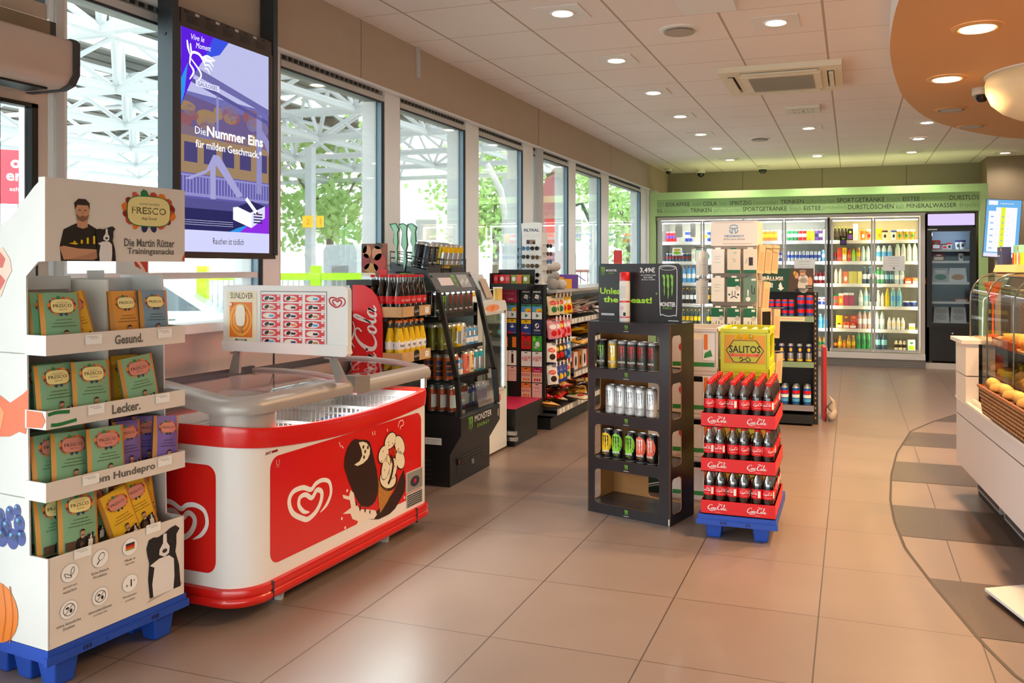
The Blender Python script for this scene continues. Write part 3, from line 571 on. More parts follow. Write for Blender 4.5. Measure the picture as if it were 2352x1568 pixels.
for k,x,y,z,ti,lab in (
 ('g',.083,.035,T1,.02,'green snack pouch at the very front of the top tier'),('g',.05,.075,T1,-.02,'green snack pouch half hidden behind the front one on the top tier'),('g',.03,.115,T1,-.03,'green snack pouch third back at the left end of the top tier'),('y',.17,.07,T1,-.17,'yellow snack pouch leaning right on the top tier'),('y',.09,.155,T1,.03,'yellow snack pouch at the back of the top tier, only its top showing'),
 ('o',.345,.06,T1,.0,'orange snack pouch beside the divider on the top tier'),('b',.455,.045,T1,.02,'blue grey snack pouch at the right end of the top tier'),('b',.41,.12,T1,.0,'blue grey snack pouch at the back of the top tier behind the orange one'),
 ('g',.055,.03,T2,-.12,'green snack pouch leaning left at the front of the second tier'),('g',.195,.04,T2,.03,'green snack pouch standing in the middle of the second tier'),('g',.1,.09,T2,.0,'dark green snack pouch behind the two front ones on the second tier'),('g',.02,.12,T2,-.06,'green snack pouch at the far left back of the second tier'),('p',.395,.035,T2,-.1,'green snack pouch with pink crest on the right of the second tier'),('y',.37,.1,T2,.02,'yellow snack pouch hidden behind the pink crested one on the second tier'),
 ('p',.235,.02,T3,.04,'green snack pouch with pink crest at the front middle of the third tier'),('p',.125,.05,T3,.05,'green snack pouch with pink crest second from the front on the third tier'),('p',.06,.085,T3,.03,'green snack pouch with pink crest third from the front on the third tier'),('p',.02,.12,T3,-.03,'green snack pouch at the far left of the third tier'),('g',.18,.14,T3,.0,'green snack pouch at the back of the third tier'),
 ('v',.35,.06,T3,.04,'violet snack pouch beside the divider on the third tier'),('v',.475,.02,T3,.14,'violet snack pouch leaning right at the front right of the third tier'),('v',.44,.085,T3,.1,'violet snack pouch behind the leaning one on the third tier'),('v',.39,.12,T3,.03,'violet snack pouch at the back of the third tier'),
 ('g',.135,.03,T4+.13,.05,'green snack pouch with yellow crest at the front of the bottom tier'),('p',.215,.08,T4+.13,.04,'green snack pouch with pink crest on the bottom tier'),('g',.075,.065,T4+.13,.06,'green snack pouch behind the front one on the bottom tier'),('g',.03,.1,T4+.13,.04,'green snack pouch at the left end of the bottom tier'),('g',.1,.15,T4+.13,.02,'green snack pouch at the back of the bottom tier'),
 ('y',.41,.05,T4+.12,-.22,'yellow snack pouch leaning left on the right of the bottom tier'),('y',.335,.04,T4+.1,-.26,'yellow snack pouch beside the divider on the bottom tier'),('y',.46,.12,T4+.14,-.06,'yellow snack pouch at the back right of the bottom tier'),('y',.36,.15,T4+.14,.0,'yellow snack pouch deep at the back of the bottom tier')):
    dput(k,max(x,.083)+(.03*(y-.03) if x<.083 else 0),y+.012+(.03 if x<.06 else 0),z+.002,ti if x>.083 else 0,L,lab)
# ---------------------------------------------------------------- chest freezer with sliding curved lids
FO,FZ=(-2.28,2.695,0),math.radians(87.4)
FL,FD=1.39,.62
t=thing('ice_cream_freezer','red and white ice cream chest freezer with curved glass lids','freezer',FO,FZ)
fwhite=mat('freezer_white','#efe9e4',.3,coat=.3); fred=mat('freezer_red','#dd1410',.3,coat=.5); fgrey=mat('lid_grey','#b3aaa4',.35,.2)
def outline(off=0,r=.14,r2=.05,n=8):
    """footprint, anticlockwise from the back left; off grows it outward"""
    P=[(-off,FD+off)]
    for i in range(n+1): a=PI+i/n*PI/2; P.append((r+(r+off)*math.cos(a),r+(r+off)*math.sin(a)))
    k=26
    for i in range(1,k): P.append((r+(FL-r-r2)*i/k,-off))
    for i in range(n//2+1): a=1.5*PI+i/(n//2)*PI/2; P.append((FL-r2+(r2+off)*math.cos(a),r2+(r2+off)*math.sin(a)))
    P.append((FL+off,FD+off)); return P
def ring(m,levels,mt,close=True):
    """levels: list of (offset, z or function of x)"""
    rows=[[(x,y,z(x) if callable(z) else z) for x,y in outline(o)] for o,z in levels]; n=len(rows[0]); vs=[p for r_ in rows for p in r_]
    fs=[(k*n+i,k*n+(i+1)%n,(k+1)*n+(i+1)%n,(k+1)*n+i) for k in range(len(rows)-1) for i in range(n)]
    m.add(vs,fs,mt)
zt=lambda x:.728+.055*((x-.8)/.75)**2
zb=lambda x:zt(x)-.082
m=MB(); ring(m,[(-.02,.1),(0,.125),(0,zb)],fwhite)
m.add([(x,y,.1) for x,y in outline(-.02)],[tuple(range(len(outline())))],fwhite)
FF=PL((0,0,0),(1,0,0),(0,0,1),.001); EF=PL((0,FD,0),(0,-1,0),(0,0,1),.001)
def rrect(m,fr,x0,x1,b,tz,c,r=.05,l=0):
    P=[]
    for cx,cz,a0 in ((x1-r,tz-r,0),(x0+r,tz-r,1),(x0+r,b+r,2),(x1-r,b+r,3)):
        for i in range(7): a=(a0+i/6)*PI/2; P.append((cx+r*math.cos(a),cz+r*math.sin(a)))
    m.poly(fr,P,c,l)
rrect(m,FF,.145,1.315,.2,.645,fred); rrect(m,EF,.06,FD-.145,.195,.632,fred)
heart(m,FF,.4,.4,1.0,paper,1); heart(m,EF,FD-.33,.39,1.0,paper,1)
m.text(FF,'U',.19,.615,.026,pk,bold=.03,l=1); m.rect(FF,.178,.597,.202,.599,pk,1); m.text(FF,'AHT',.135,.667,.012,dred,bold=.03); m.rect(FF,.155,.662,.19,.672,dred)
# printed ice creams
choc=mat('chocolate','#33190f'); vani=mat('vanilla','#efe3c6',.5); nut=mat('nut','#b9792f',.6)
m.poly(FF,[(.902,.22),(.99,.25),(1.044,.273),(1.1,.33),(1.143,.37),(1.16,.299),(1.15,.25),(1.109,.219),(1.06,.185),(1.011,.172),(.918,.172),(.85,.19)],choc,1)
m.poly(FF,[(.686,.376),(.712,.355),(.72,.31),(.76,.265),(.83,.245),(.887,.225),(.9,.2),(.872,.185),(.83,.2),(.77,.192),(.713,.182),(.745,.212),(.7,.235),(.685,.265),(.625,.28),(.69,.292),(.68,.33),(.63,.352),(.625,.37),(.672,.35)],mat('milk_print','#f0e2d4',.5),2)
for x,y,q in ((.73,.3,.012),(.76,.27,.014),(.8,.25,.012),(.84,.23,.01)): m.ell(FF,x,y,q*.5,q,choc,3)
m.poly(FF,[(.693,.606),(.72,.612),(.763,.599),(.81,.59),(.838,.574),(.855,.54),(.868,.505),(.9,.417),(.913,.342),(.905,.3),(.887,.272),(.86,.26),(.825,.258),(.77,.278),(.72,.338),(.672,.418),(.635,.497),(.64,.54),(.66,.58)],choc,3)
m.poly(FF,[(.748,.589),(.78,.587),(.813,.574),(.84,.545),(.838,.515),(.82,.494),(.784,.481),(.74,.478),(.713,.49),(.756,.498),(.777,.521),(.77,.55)],vani,4)
for x,y in ((.785,.56),(.8,.535),(.822,.55),(.79,.51)): m.ell(FF,x,y,.007,.009,choc,5)
m.poly(FF,[(.913,.37),(.985,.33),(1.065,.31),(.99,.24),(.927,.2),(.91,.28)],nut,3)
for k in range(5): m.stroke(FF,[(.913,.36-.03*k),(.99-.012*k,.3-.02*k)],.003,tan,4); m.stroke(FF,[(.93+.025*k,.355-.008*k),(.921+.013*k,.23+.005*k)],.003,tan,4)
m.ell(FF,1.0,.35,.085,.055,choc,4,rot=-.4); m.ell(FF,.995,.355,.075,.045,vani,5,rot=-.4)
for x,y,a,b,ro in ((1.015,.545,.05,.038,.3),(1.1,.505,.06,.036,-.9),(.955,.488,.045,.04,.5),(1.105,.43,.055,.036,-1.0),(.975,.42,.06,.034,1.2),(1.04,.4,.05,.034,1.4)): m.ell(FF,x,y,a+.006,b+.006,choc,5,rot=ro); m.ell(FF,x,y,a,b,vani,6,rot=ro)
m.stroke(FF,[(1.02,.47),(1.04,.42),(1.02,.36),(.995,.33)],.016,choc,7)
for k in range(26): a=rnd.uniform(0,6.3); q=rnd.uniform(.02,.105); m.ell(FF,1.03+q*math.cos(a),.47+q*.85*math.sin(a),.0045,.005,nut,7,6)
for p in ([(.6,.62),(.61,.595)],[(.618,.6),(.632,.585)],[(.86,.62),(.868,.6)],[(.88,.62),(.885,.6)],[(.99,.61),(.995,.595)]): m.stroke(FF,p,.004,paper,1)
m.stroke(FF,[(1.09,.6),(1.1,.625),(1.13,.63),(1.14,.605),(1.115,.6),(1.11,.585)],.004,paper,1)
for x,y in ((.62,.26),(.645,.21),(.66,.38),(1.15,.22)): m.ell(FF,x,y,.006,.007,paper,1)
m.build('body',t)
m=MB(); ring(m,[(.004,zb),(.01,lambda x:zt(x)-.02),(.006,zt),(-.035,lambda x:zt(x)-.004),(-.04,.55)],fred); m.build('rim',t)
m=MB(); ring(m,[(-.038,lambda x:zt(x)-.012),(-.042,.48)],fwhite); m.add([(x,y,.48) for x,y in outline(-.042)],[tuple(range(len(outline())))],fwhite); m.build('inner_tub',t)
bump=mat('bumper_red','#d2180f',.3,coat=.5)
m=MB(); ring(m,[(0,.066),(.012,.066),(.02,.075),(.022,.088),(.017,.1),(.013,.103),(.018,.108),(.02,.12),(.015,.135),(0,.14)],bump)
for x in (.14,1.24): m.box(x,-.024,.064,x+.004,-.01,.142,dgrey)
m.build('bumper',t)
for x in (.25,.42,1.05):
    if x==.42: continue
    for y in (.06,.5):
        m=MB(); m.prism([(x,.1),(x+.07,.1),(x+.045,0),(x+.025,0)],1,y,y+.06,lgrey); m.build('leg',t)
m=MB(); m.box(1.165,-.004,.235,1.325,.001,.345,lgrey); m.box(1.172,-.005,.24,1.318,-.004,.34,grey); m.ell(PL((1.245,-.005,.285),(1,0,0),(0,0,1)),0,0,.045,.028,dgrey,1); m.ell(PL((1.245,-.005,.285),(1,0,0),(0,0,1)),0,.002,.012,.012,magenta,2)
m.box(1.165,-.003,.155,1.325,.001,.23,lgrey)
for k in range(6): m.box(1.172,-.004,.16+k*.011,1.318,-.002,.167+k*.011,dgrey)
m.build('control_panel',t)
# lid frame: corner pillar, rails and end arcs
arc=[(0,.862),(.03,.888),(.1,.9),(.22,.914),(.4,.922),(.55,.92),(.66,.91)]
def az(y,k=0):
    for a,b in zip(arc,arc[1:]):
        if a[0]<=y<=b[0]: return a[1]+(b[1]-a[1])*(y-a[0])/(b[0]-a[0])+k
    return arc[-1][1]+k
def lid(x0,x1,dz,name,rr):
    f=MB(); prof=[(-.012,.835+dz),(-.018,.86+dz),(-.006,.89+dz),(.03,.905+dz),(.06,.903+dz),(.055,.89+dz),(.02,.86+dz),(.012,.835+dz)]
    if rr:
        # rounded near corner: the rail sweeps round from the end to the front
        path=[(0,FD)]+[(.14+.14*math.cos(PI+i/8*PI/2),.14+.14*math.sin(PI+i/8*PI/2)) for i in range(9)]+[(x1,0)]
        rows=[]; 
        for i,(px,py) in enumerate(path):
            a=path[max(0,i-1)]; b=path[min(len(path)-1,i+1)]; d=V((b[0]-a[0],b[1]-a[1])).normalized(); nx,ny=-d.y,d.x
            s=1 if i>0 else 1
            rows.append([(px+nx*q,py+ny*q,zz+(az(py)-.862)*(1 if i==0 else .0)+(.02 if i==0 else 0)) for q,zz in prof])
        n=len(prof); vs=[p for r_ in rows for p in r_]
        f.add(vs,[(k*n+i,k*n+(i+1)%n,(k+1)*n+(i+1)%n,(k+1)*n+i) for k in range(len(rows)-1) for i in range(n)]+[tuple(range((len(rows)-1)*n,len(rows)*n))],fgrey)
    else:
        f.prism(prof,0,x0,x1,fgrey)
        f.tube([(x1-.012,y,az(y)+dz) for y in [.03+i*.63/10 for i in range(11)]],.014,fgrey,8)
    f.tube([((x1 if rr else x0)-.012,y,az(y)+dz) for y in [.03+i*.63/10 for i in range(11)]],.01,fgrey,8)
    f.box(x0+.02 if rr else x0,FD-.02,.9+dz,x1,FD,.935+dz,dgrey)
    o=f.build(name,t,ang=.9)
    g=MB(); xs=[x0+(.05 if rr else 0)+(x1-x0-(.06 if rr else .01))*i/8 for i in range(9)]; ys=[.05+(FD-.08)*i/8 for i in range(9)]
    g.add([(x,y,az(y)+dz-.004) for y in ys for x in xs],[(j*9+i,j*9+i+1,(j+1)*9+i+1,(j+1)*9+i) for j in range(8) for i in range(8)],glass('lid_glass','#f4faf8',.2)); g.build('pane',o,ang=3)
lid(0,.72,0,'sliding_lid',True); lid(.72,FL,-.012,'sliding_lid',False)
m=MB(); 
P=[(.14+.132*math.cos(PI+i/8*PI/2),.14+.132*math.sin(PI+i/8*PI/2)) for i in range(9)]
P=[(.008,.19)]+P+[(.19,.008)]
m.add([(x,y,.76) for x,y in P]+[(x,y,.84) for x,y in P],[(i,i+1,len(P)+i+1,len(P)+i) for i in range(len(P)-1)],fgrey); m.build('corner_pillar',t)
m=MB(); m.box(FL-.03,.006,.765,FL-.006,.03,.83,fgrey); m.build('corner_pillar',t)
wg=glass('front_glass','#e2f1ee',.10)
m=MB(); m.add([(.19,.006,zt(.19)-.01),(FL-.02,.006,zt(FL)-.01),(FL-.02,.006,.84),(.19,.006,.84)]+[],[(0,1,2,3)],wg)
m.add([(.006,.19,zt(0)-.01),(.006,FD,zt(0)-.01),(.006,FD,.9),(.006,.19,.85)],[(0,1,2,3)],wg); m.build('side_glass',t)
m=MB(); m.prism([(.69,.835),(.81,.83),(.81,.905),(.69,.915)],1,-.024,.06,mat('bracket_grey','#8f8781',.4)); m.build('lid_bracket',t)
for lx,w_ in ((.36,.5),(1.02,.6)):  # added area lights without a fitting, brighten the tub from under the lid
    al=bpy.data.lights.new('freezer_fill_light','AREA'); al.shape='RECTANGLE'; al.size=w_; al.size_y=.03; al.energy=5; al.color=(.95,.98,1); ao=bpy.data.objects.new('freezer_fill_light',al); COL.objects.link(ao)
    ao.location=(FO[0]+lx*math.cos(FZ)-.03*math.sin(FZ),FO[1]+lx*math.sin(FZ)+.03*math.cos(FZ),.826); ao.rotation_euler=(-.35,0,FZ)
# baskets
wire=mat('basket_wire','#dfdbd6',.4)
for x0,x1 in ((.08,.49),(.52,.93),(.96,1.33)):
    m=MB()
    for z in (.52,.6,.68,.715): m.tube([(x0,.06,z),(x1,.06,z),(x1,FD-.06,z),(x0,FD-.06,z)],.003 if z<.7 else .0045,wire,5,True)
    k=int((x1-x0)/.028)
    for i in range(k+1):
        x=x0+(x1-x0)*i/k; m.cyl((x,.06,.5),(x,.06,.715),.002,.002,wire,5,False); m.cyl((x,FD-.06,.5),(x,FD-.06,.715),.002,.002,wire,5,False)
    for i in range(19): y=.06+(FD-.12)*i/18; m.cyl((x0,y,.5),(x0,y,.715),.002,.002,wire,5,False); m.cyl((x1,y,.5),(x1,y,.715),.002,.002,wire,5,False)
    m.build('wire_basket',t)
# ice creams in the baskets
cF,sF=math.cos(FZ),math.sin(FZ)
def fw(x,y,z): return (FO[0]+x*cF-y*sF,FO[1]+x*sF+y*cF,z)
def packet(c1,c2):
    m=MB(); m.hexa([(-.075,-.028,0),(.075,-.028,0),(.075,.028,0),(-.075,.028,0)],[(-.07,-.02,.022),(.07,-.02,.022),(.07,.02,.022),(-.07,.02,.022)],c1); m.box(-.09,-.026,.008,-.075,.026,.012,c1); m.box(.075,-.026,.008,.09,.026,.012,c1); m.ell(PL((0,0,.0225),(1,0,0),(0,1,0)),0,0,.04,.014,c2); return m.mesh('packet')
def cone():
    m=MB(); m.cyl((0,0,0),(.13,0,.02),.006,.034,pk,12); m.cyl((.13,0,.02),(.15,0,.024),.034,.03,paper,12); return m.mesh('cone')
pks=[packet(mat('wrap_rose','#d7a39b',.4),brown),packet(paper,red),packet(mat('wrap_red','#c7322e',.4),paper),packet(brown,gold),packet(sky,paper)]; cn=cone()
bn=('nearest','middle','far')
cnt=0
for bi,(x0,x1) in enumerate(((.08,.49),(.52,.93),(.96,1.33))):
    for r_ in range(5):
        for c_ in range(2):
            y=.12+r_*.105; x=x0+.1+c_*.2; me=cn if (bi==0 and r_<3) else pks[(bi*2+r_+c_)%5]
            lab='ice cream %s, %s wire basket, %s row from the front, %s'%(('cone' if me==cn else 'bar'),bn[bi],nth(r_),('near side','far side')[c_])
            o=put(me,'ice_cream',loc=fw(x-(.07 if me==cn else 0),y,.6 if bi==0 else .57),rot=FZ+rnd.uniform(-.25,.25)); tag(o,lab,'ice cream','ice creams in the freezer baskets')
    for r_ in range(2):
        o=put(pks[2],'ice_cream_box',loc=fw((x0+x1)/2,.2+.25*r_,.5),rot=FZ,scale=(2,3,3)); tag(o,'%s red ice cream box at the bottom of the %s wire basket'%(('front','rear')[r_],bn[bi]),'ice cream box','ice creams in the freezer baskets')
# price board on the lid
t=thing('price_board','white ice cream price board standing across the freezer lid','price board',(-2.873,3.25,1.03))
BW=.70
m=MB(); pr=[]
for cx,cz,a0 in ((BW-.03,.286,0),(.012,.302,1)):
    for i in range(5): a=(a0+i/4)*PI/2; rr=.028 if a0==0 else .012; pr.append((cx+rr*math.cos(a),cz+rr*math.sin(a)))
pr+=[(0,.012),(.01,0),(BW-.01,-.008),(BW+.004,.006),(BW-.002,.03)]
m.prism(pr,1,0,.03,white); m.prism([(0,.05),(0,.012),(.01,0),(BW-.01,-.008),(BW+.004,.006),(BW,.045)],1,-.012,0,white)
BF=PL((0,0,0),(1,0,0),(0,0,1),.001); bx=lambda X:X+2.962-.0; 
def B_(X,Z): return ((X+2.962)*.968,(Z-1.023)*.968-.004)
x0,z0=B_(-2.94,1.061); x1,z1=B_(-2.759,1.323); m.rect(BF,x0,z0,x1,z1,cream)
m.text(BF,'SUNLOVER',(x0+x1)/2,z1-.022,.028,mat('sun_red','#b9493a',.5),w=.132)
a0,c0=B_(-2.922,1.095); a1,c1=B_(-2.786,1.268); m.rect(BF,a0,c0,a1,c1,mat('sun_orange','#f07a22',.5),1); cx=(a0+a1)/2; cz=(c0+c1)/2
for k in range(6): m.ell(BF,cx,cz,.064-.009*k,.078-.012*k,(mat('sun_gold','#f6b53a',.5) if k%2==0 else mat('sun_orange','#f07a22')),2+k,24)
m.ell(BF,cx,cz+.02,.028,.052,mat('vanilla_bar','#f7ecd6',.4),9,20,e=3); m.rect(BF,cx-.008,cz-.065,cx+.008,cz-.03,tan,9); m.ell(BF,a0+.01,c1-.01,.007,.007,paper,9)
m.text(BF,'MAGNUM',cx,z0+.02,.014,mat('sun_red','#b9493a'),w=.068,bold=.02); m.text(BF,'THE',cx,z0+.034,.006,mat('sun_red','#b9493a'))
u0,w0=B_(-2.738,1.056); u1,w1=B_(-2.356,1.325); m.rect(BF,u0,w0,u1,w1,grey,0); m.rect(BF,u0+.004,w0+.004,u1-.004,w1-.004,paper,1)
for i in range(3):
    for j in range(6):
        p0=u0+.008+i*.122; q0=w1-.01-(j+1)*.0405; m.rect(BF,p0,q0,p0+.106,q0+.034,mat('tile_red','#e0484d',.5),2); m.ell(BF,p0+.042,q0+.016,.036,.0135,mat('tile_oval','#eee6e4',.5),3)
        cc=(choc,brown,tan,navy,sky,orange)[(i*5+j*2)%6]; m.ell(BF,p0+.03,q0+.017,.014,.009,(choc,brown,mat('vanilla_bar','#f7ecd6'),dgrey)[(i+j)%4],4,10,rot=.5); m.rect(BF,p0+.044,q0+.01,p0+.07,q0+.02,cc,4)
        m.rect(BF,p0+.088,q0+.024,p0+.102,q0+.032,paper,3); m.rect(BF,p0+.09,q0+.002,p0+.104,q0+.007,paper,3)
hx,hz_=B_(-2.299,1.274); heart(m,BF,hx,hz_,.3,mat('heart_red','#c4161c',.4),1)
m.build('panel',t,bevel=.002)
for (lab,pts) in (('left',[(.07,.012,-.004),(.05,.012,-.11),]),('right',[(.6,.012,-.008),(.655,.012,-.13)])):
    m=MB(); (xa,ya,za),(xb,yb,zb_)=pts; m.hexa([(xb-.03,ya,zb_),(xb+.03,ya,zb_),(xb+.03,ya+.016,zb_),(xb-.03,ya+.016,zb_)],[(xa-.018,ya,za),(xa+.018,ya,za),(xa+.018,ya+.016,za),(xa-.018,ya+.016,za)],mat('bracket_grey','#8f8781')); m.build('leg',t,label='grey board leg')
    m=MB(); m.cyl((xa-.03,.004,za-.008),(xa+.01,.004,za-.008),.006,.006,chrome,8); m.build('clip',t)
# ---------------------------------------------------------------- portrait advertising screen
t=thing('advertising_screen','tall portrait screen hanging before the first window showing a cigarette advert','screen',(-2.86,2.93,1.472))
tvf=mat('tv_frame','#4a3f3a',.35,.3); post=mat('tv_post','#3f464c',.35,.5)
m=MB(); W,Hh=.686,1.06
m.box(-.075,0,0,-.004,W,1.13,tvf); m.box(-.004,0,0,0,.04,1.06,tvf); m.box(-.004,W-.052,0,0,W,1.06,tvf); m.box(-.004,.04,0,0,W-.052,.03,tvf); m.box(-.004,.04,1.045,0,W-.052,1.13,tvf)
for k in range(5): 
    for q in range(4): m.box(-.004,.075+k*.115,1.072+q*.009,.001,.145+k*.115,1.076+q*.009,black)
for k in range(9): m.box(-.003,.06+k*.065,1.112,.0005,.085+k*.065,1.124,(lgrey if k%2 else black))
m.build('housing',t)
for y in (-.012,W-.02):
    m=MB(); m.box(-.08,y,0 if y<0 else .02,.003,y+.034,1.528,post); m.build('post',t)
m=MB(); m.cyl((-.04,-.015,1.0),(-.04,-.012,1.0),.008,.008,dgrey,10); m.build('bolt',t)
E_=lambda n,h,s=.43: emis('screen_'+n,h,s)
sc_w=E_('white','#dcdcf8'); m=MB(); TF=PL((-.0035,.04,.03),(0,1,0),(0,0,1),.0005); TW,TH=.594,1.015
m.rect(TF,0,0,TW,TH,E_('dusk','#6f6cae'))
m.rect(TF,0,TH*.72,TW,TH,E_('skyup','#b9bbe4'),1); m.poly(TF,[(0,.56),(TW,.5),(TW,.66),(0,.72)],E_('trees','#6a5a86'),1)
for k in range(26): m.ell(TF,rnd.uniform(.02,.57),rnd.uniform(.53,.68),rnd.uniform(.03,.07),rnd.uniform(.02,.045),E_(*(('tree1','#7c6a78'),('tree2','#9a7c5c'),('tree3','#8c5a62'),('tree4','#77709a'))[k%4]),2)
m.rect(TF,0,.36,TW,.53,E_('wagon','#9a7f62'),3)
for k in range(5): m.rect(TF,.02+k*.12,.41,.1+k*.12,.5,E_('wagonwin','#4a4474'),4)
m.rect(TF,0,.2,TW,.36,E_('bridge','#5f5aa0'),3)
for k in range(30): m.rect(TF,.01+k*.02,.27,.018+k*.02,.35,E_('bars','#8f8ac6'),4)
m.rect(TF,0,.345,TW,.355,E_('bars','#8f8ac6'),5); m.rect(TF,0,.255,TW,.27,E_('bars','#8f8ac6'),5); m.rect(TF,0,.2,TW,.245,E_('shade','#55508c'),4)
m.rect(TF,0,.1,TW,.2,E_('deep','#2d2a5c'),4)
st=E_('steel','#8f8cc0')
m.poly(TF,[(0,.83),(TW,.71),(TW,.74),(0,.87)],E_('beam','#6d69a4'),5); m.poly(TF,[(0,.79),(TW,.66),(TW,.68),(0,.81)],E_('beam2','#5a5694'),5)
m.poly(TF,[(.5,.3),(.54,.3),(.54,.7),(.5,.7)],st,5); m.poly(TF,[(.14,.36),(.2,.46),(.24,.46),(.4,.28),(.36,.27),(.22,.41),(.06,.33),(.02,.33)],E_('steel2','#a3a0d0'),6); m.rect(TF,.18,.25,.215,.42,E_('steel2','#a3a0d0'),6)
m.poly(TF,[(TW,.5),(.56,.56),(.5,.62),(.53,.64),(TW,.58)],st,6); m.rect(TF,.22,.55,.235,.75,st,5)
# purple arc top left, logo
P=[(0,TH),(.3,TH)]+[(.3-.3*(i/12)**.8,TH-.02-.34*(i/12)**1.6) for i in range(1,13)]
m.poly(TF,P,E_('violet','#5a1fd6',.45),7); m.poly(TF,[(.2,TH-.001),(.3,TH-.001),(.24,.94),(.14,.9)],E_('indigo','#3a4fd8',.45),8); m.poly(TF,[(0,.78),(.04,.86),(.02,.72),(0,.66)],E_('azure','#2f8fe0',.45),8)
lw=E_('pure','#ffffff',.46)
m.text(TF,'Vive le',.1,.985,.026,lw,w=.08,shear=.3,rot=.06,l=9); m.text(TF,'Moment',.135,.953,.026,lw,w=.095,shear=.3,rot=.06,l=9)
for p,wd in (([(.035,.96),(.04,.93),(.05,.9)],.012),([(.055,.95),(.058,.92),(.062,.9)],.01),([(.05,.82),(.06,.87),(.09,.88),(.12,.87),(.15,.83)],.012),([(.05,.82),(.075,.79),(.05,.75)],.012),([(.06,.845),(.12,.79),(.1,.75)],.01),([(.12,.87),(.15,.9),(.2,.9)],.012),([(.12,.86),(.16,.88),(.21,.87)],.012),([(.13,.85),(.17,.86),(.2,.84)],.01),([(.14,.835),(.17,.84),(.19,.82)],.008),([(.14,.82),(.16,.82),(.175,.8)],.007)): m.stroke(TF,[(a_,b_+(.035 if b_<.9 else .0)) for a_,b_ in p],[wd*.6]+[wd]*(len(p)-2)+[wd*.4],lw,9)
m.rect(TF,.085,.762,.235,.79,sc_w,12); m.text(TF,'GAULOISES',.16,.776,.018,E_('logoblue','#3a3a8a'),w=.125,l=13)
m.text(TF,'Die',.115,.56,.034,lw,l=11); m.text(TF,'Nummer Eins',.35,.565,.05,lw,w=.39,bold=.03,l=11); m.text(TF,'für milden Geschmack.*',.31,.5,.038,lw,w=.45,bold=.012,l=11)
# cigarette pack bottom right
m.poly(TF,[(TW,.09),(.28,.09),(.42,.13),(TW,.25)],E_('magenta','#8a2fd8',.45),7); m.poly(TF,[(.28,.09),(.36,.09),(.44,.14),(.36,.12)],E_('azure','#2f8fe0'),8)
m.poly(TF,[(.33,.16),(.46,.125),(.56,.18),(.44,.235),(.33,.22)],lw,9); m.poly(TF,[(.46,.125),(.56,.18),(.56,.24),(.46,.2)],sc_w,10); m.poly(TF,[(.36,.225),(.45,.2),(.56,.24),(.46,.26)],E_('deep','#2d2a5c'),11); m.stroke(TF,[(.42,.27),(.5,.2)],.02,lw,12,raw=True); m.ell(TF,.5,.2,.01,.008,E_('filter','#6a4a4a'),13)
for q in range(4): m.rect(TF,.475,.15+q*.014,.54,.155+q*.014+.002,E_('deep','#2d2a5c'),11)
for q in range(3): script(m,TF,.01,.125+q*.01,.32,.005,sc_w,9,q)
m.rect(TF,0,0,TW,.1,E_('band','#cfd0f6'),9); m.text(TF,'Rauchen ist tödlich',.3,.052,.03,ink,w=.21,l=10)
m.build('display',t)
# ---------------------------------------------------------------- ceiling fittings and lamps
lampw=emis('lamp_glow','#fff3e2',9); lampo=emis('lamp_glow_warm','#ffd9a0',9); trimw=mat('lamp_trim','#efe8e0',.4)
def spot(name,x,y,z,pw,col,ang=2.7,r=.05):
    l=bpy.data.lights.new(name,'SPOT'); l.energy=pw; l.color=col; l.spot_size=ang; l.spot_blend=.7; l.shadow_soft_size=r
    o=bpy.data.objects.new(name,l); COL.objects.link(o); o.location=(x,y,z); return o
def downlight(x,y,lab,z=3.0,rz=0,square=True,on=True,r=.058,warm=False,pw=11):
    t=thing('downlight',lab,'ceiling lamp',(x,y,z),rz,'recessed ceiling downlights')
    m=MB()
    if square:
        a=.145
        m.plate(PL((0,0,-.006),(1,0,0),(0,-1,0)),[(-a,-a),(a,-a),(a,a),(-a,a)],[[(.08*math.cos(i*PI/8),.08*math.sin(i*PI/8)) for i in range(16)]],.006,trimw)
        m.lathe([(.066,-.012),(.078,-.014),(.082,-.004)],trimw,20,caps=False)
    else: m.lathe([(r+.012,-.012),(r+.03,-.012),(r+.045,-.004),(r+.045,-.001)],trimw if not warm else mat('lamp_trim_warm','#d9a66b',.4),24,caps=False)
    m.build('trim_ring',t)
    m=MB(); m.cyl((0,0,-.001),(0,0,-.004 if square else -.013),r,r,(lampo if warm else lampw) if on else mat('lamp_off','#b9b2a8',.4),20); m.build('bulb',t)
    if on: spot('downlight_beam',x,y,z-.03,pw,(1,.63,.3) if warm else (1,.92,.83))
wn=[('first','second','third','fourth','fifth','sixth','seventh')]
for k in range(7):
    downlight(-1.69,4.82+1.236*k,'square downlight, %s from the camera in the row beside the windows'%nth(k),square=k not in (5,),on=True)
for k,q in ((0,0),(3.46,1),(5.48,2)): pass
for j,(y,sq,lab) in enumerate(((5.44,True,'square downlight in front of the air conditioning cassette'),(9.72,True,'square downlight behind the small white sensor plate'),(12.2,False,'round downlight in the middle row nearest the green fascia'))): downlight(-.46,y,lab,square=sq)
for j,y in enumerate((9.75,10.95,12.2)): downlight(.775,y,'downlight, %s from the soffit in the row before the black freezer'%nth(j),square=j!=1)
downlight(2.0,12.7,'small downlight at the far right of the ceiling')
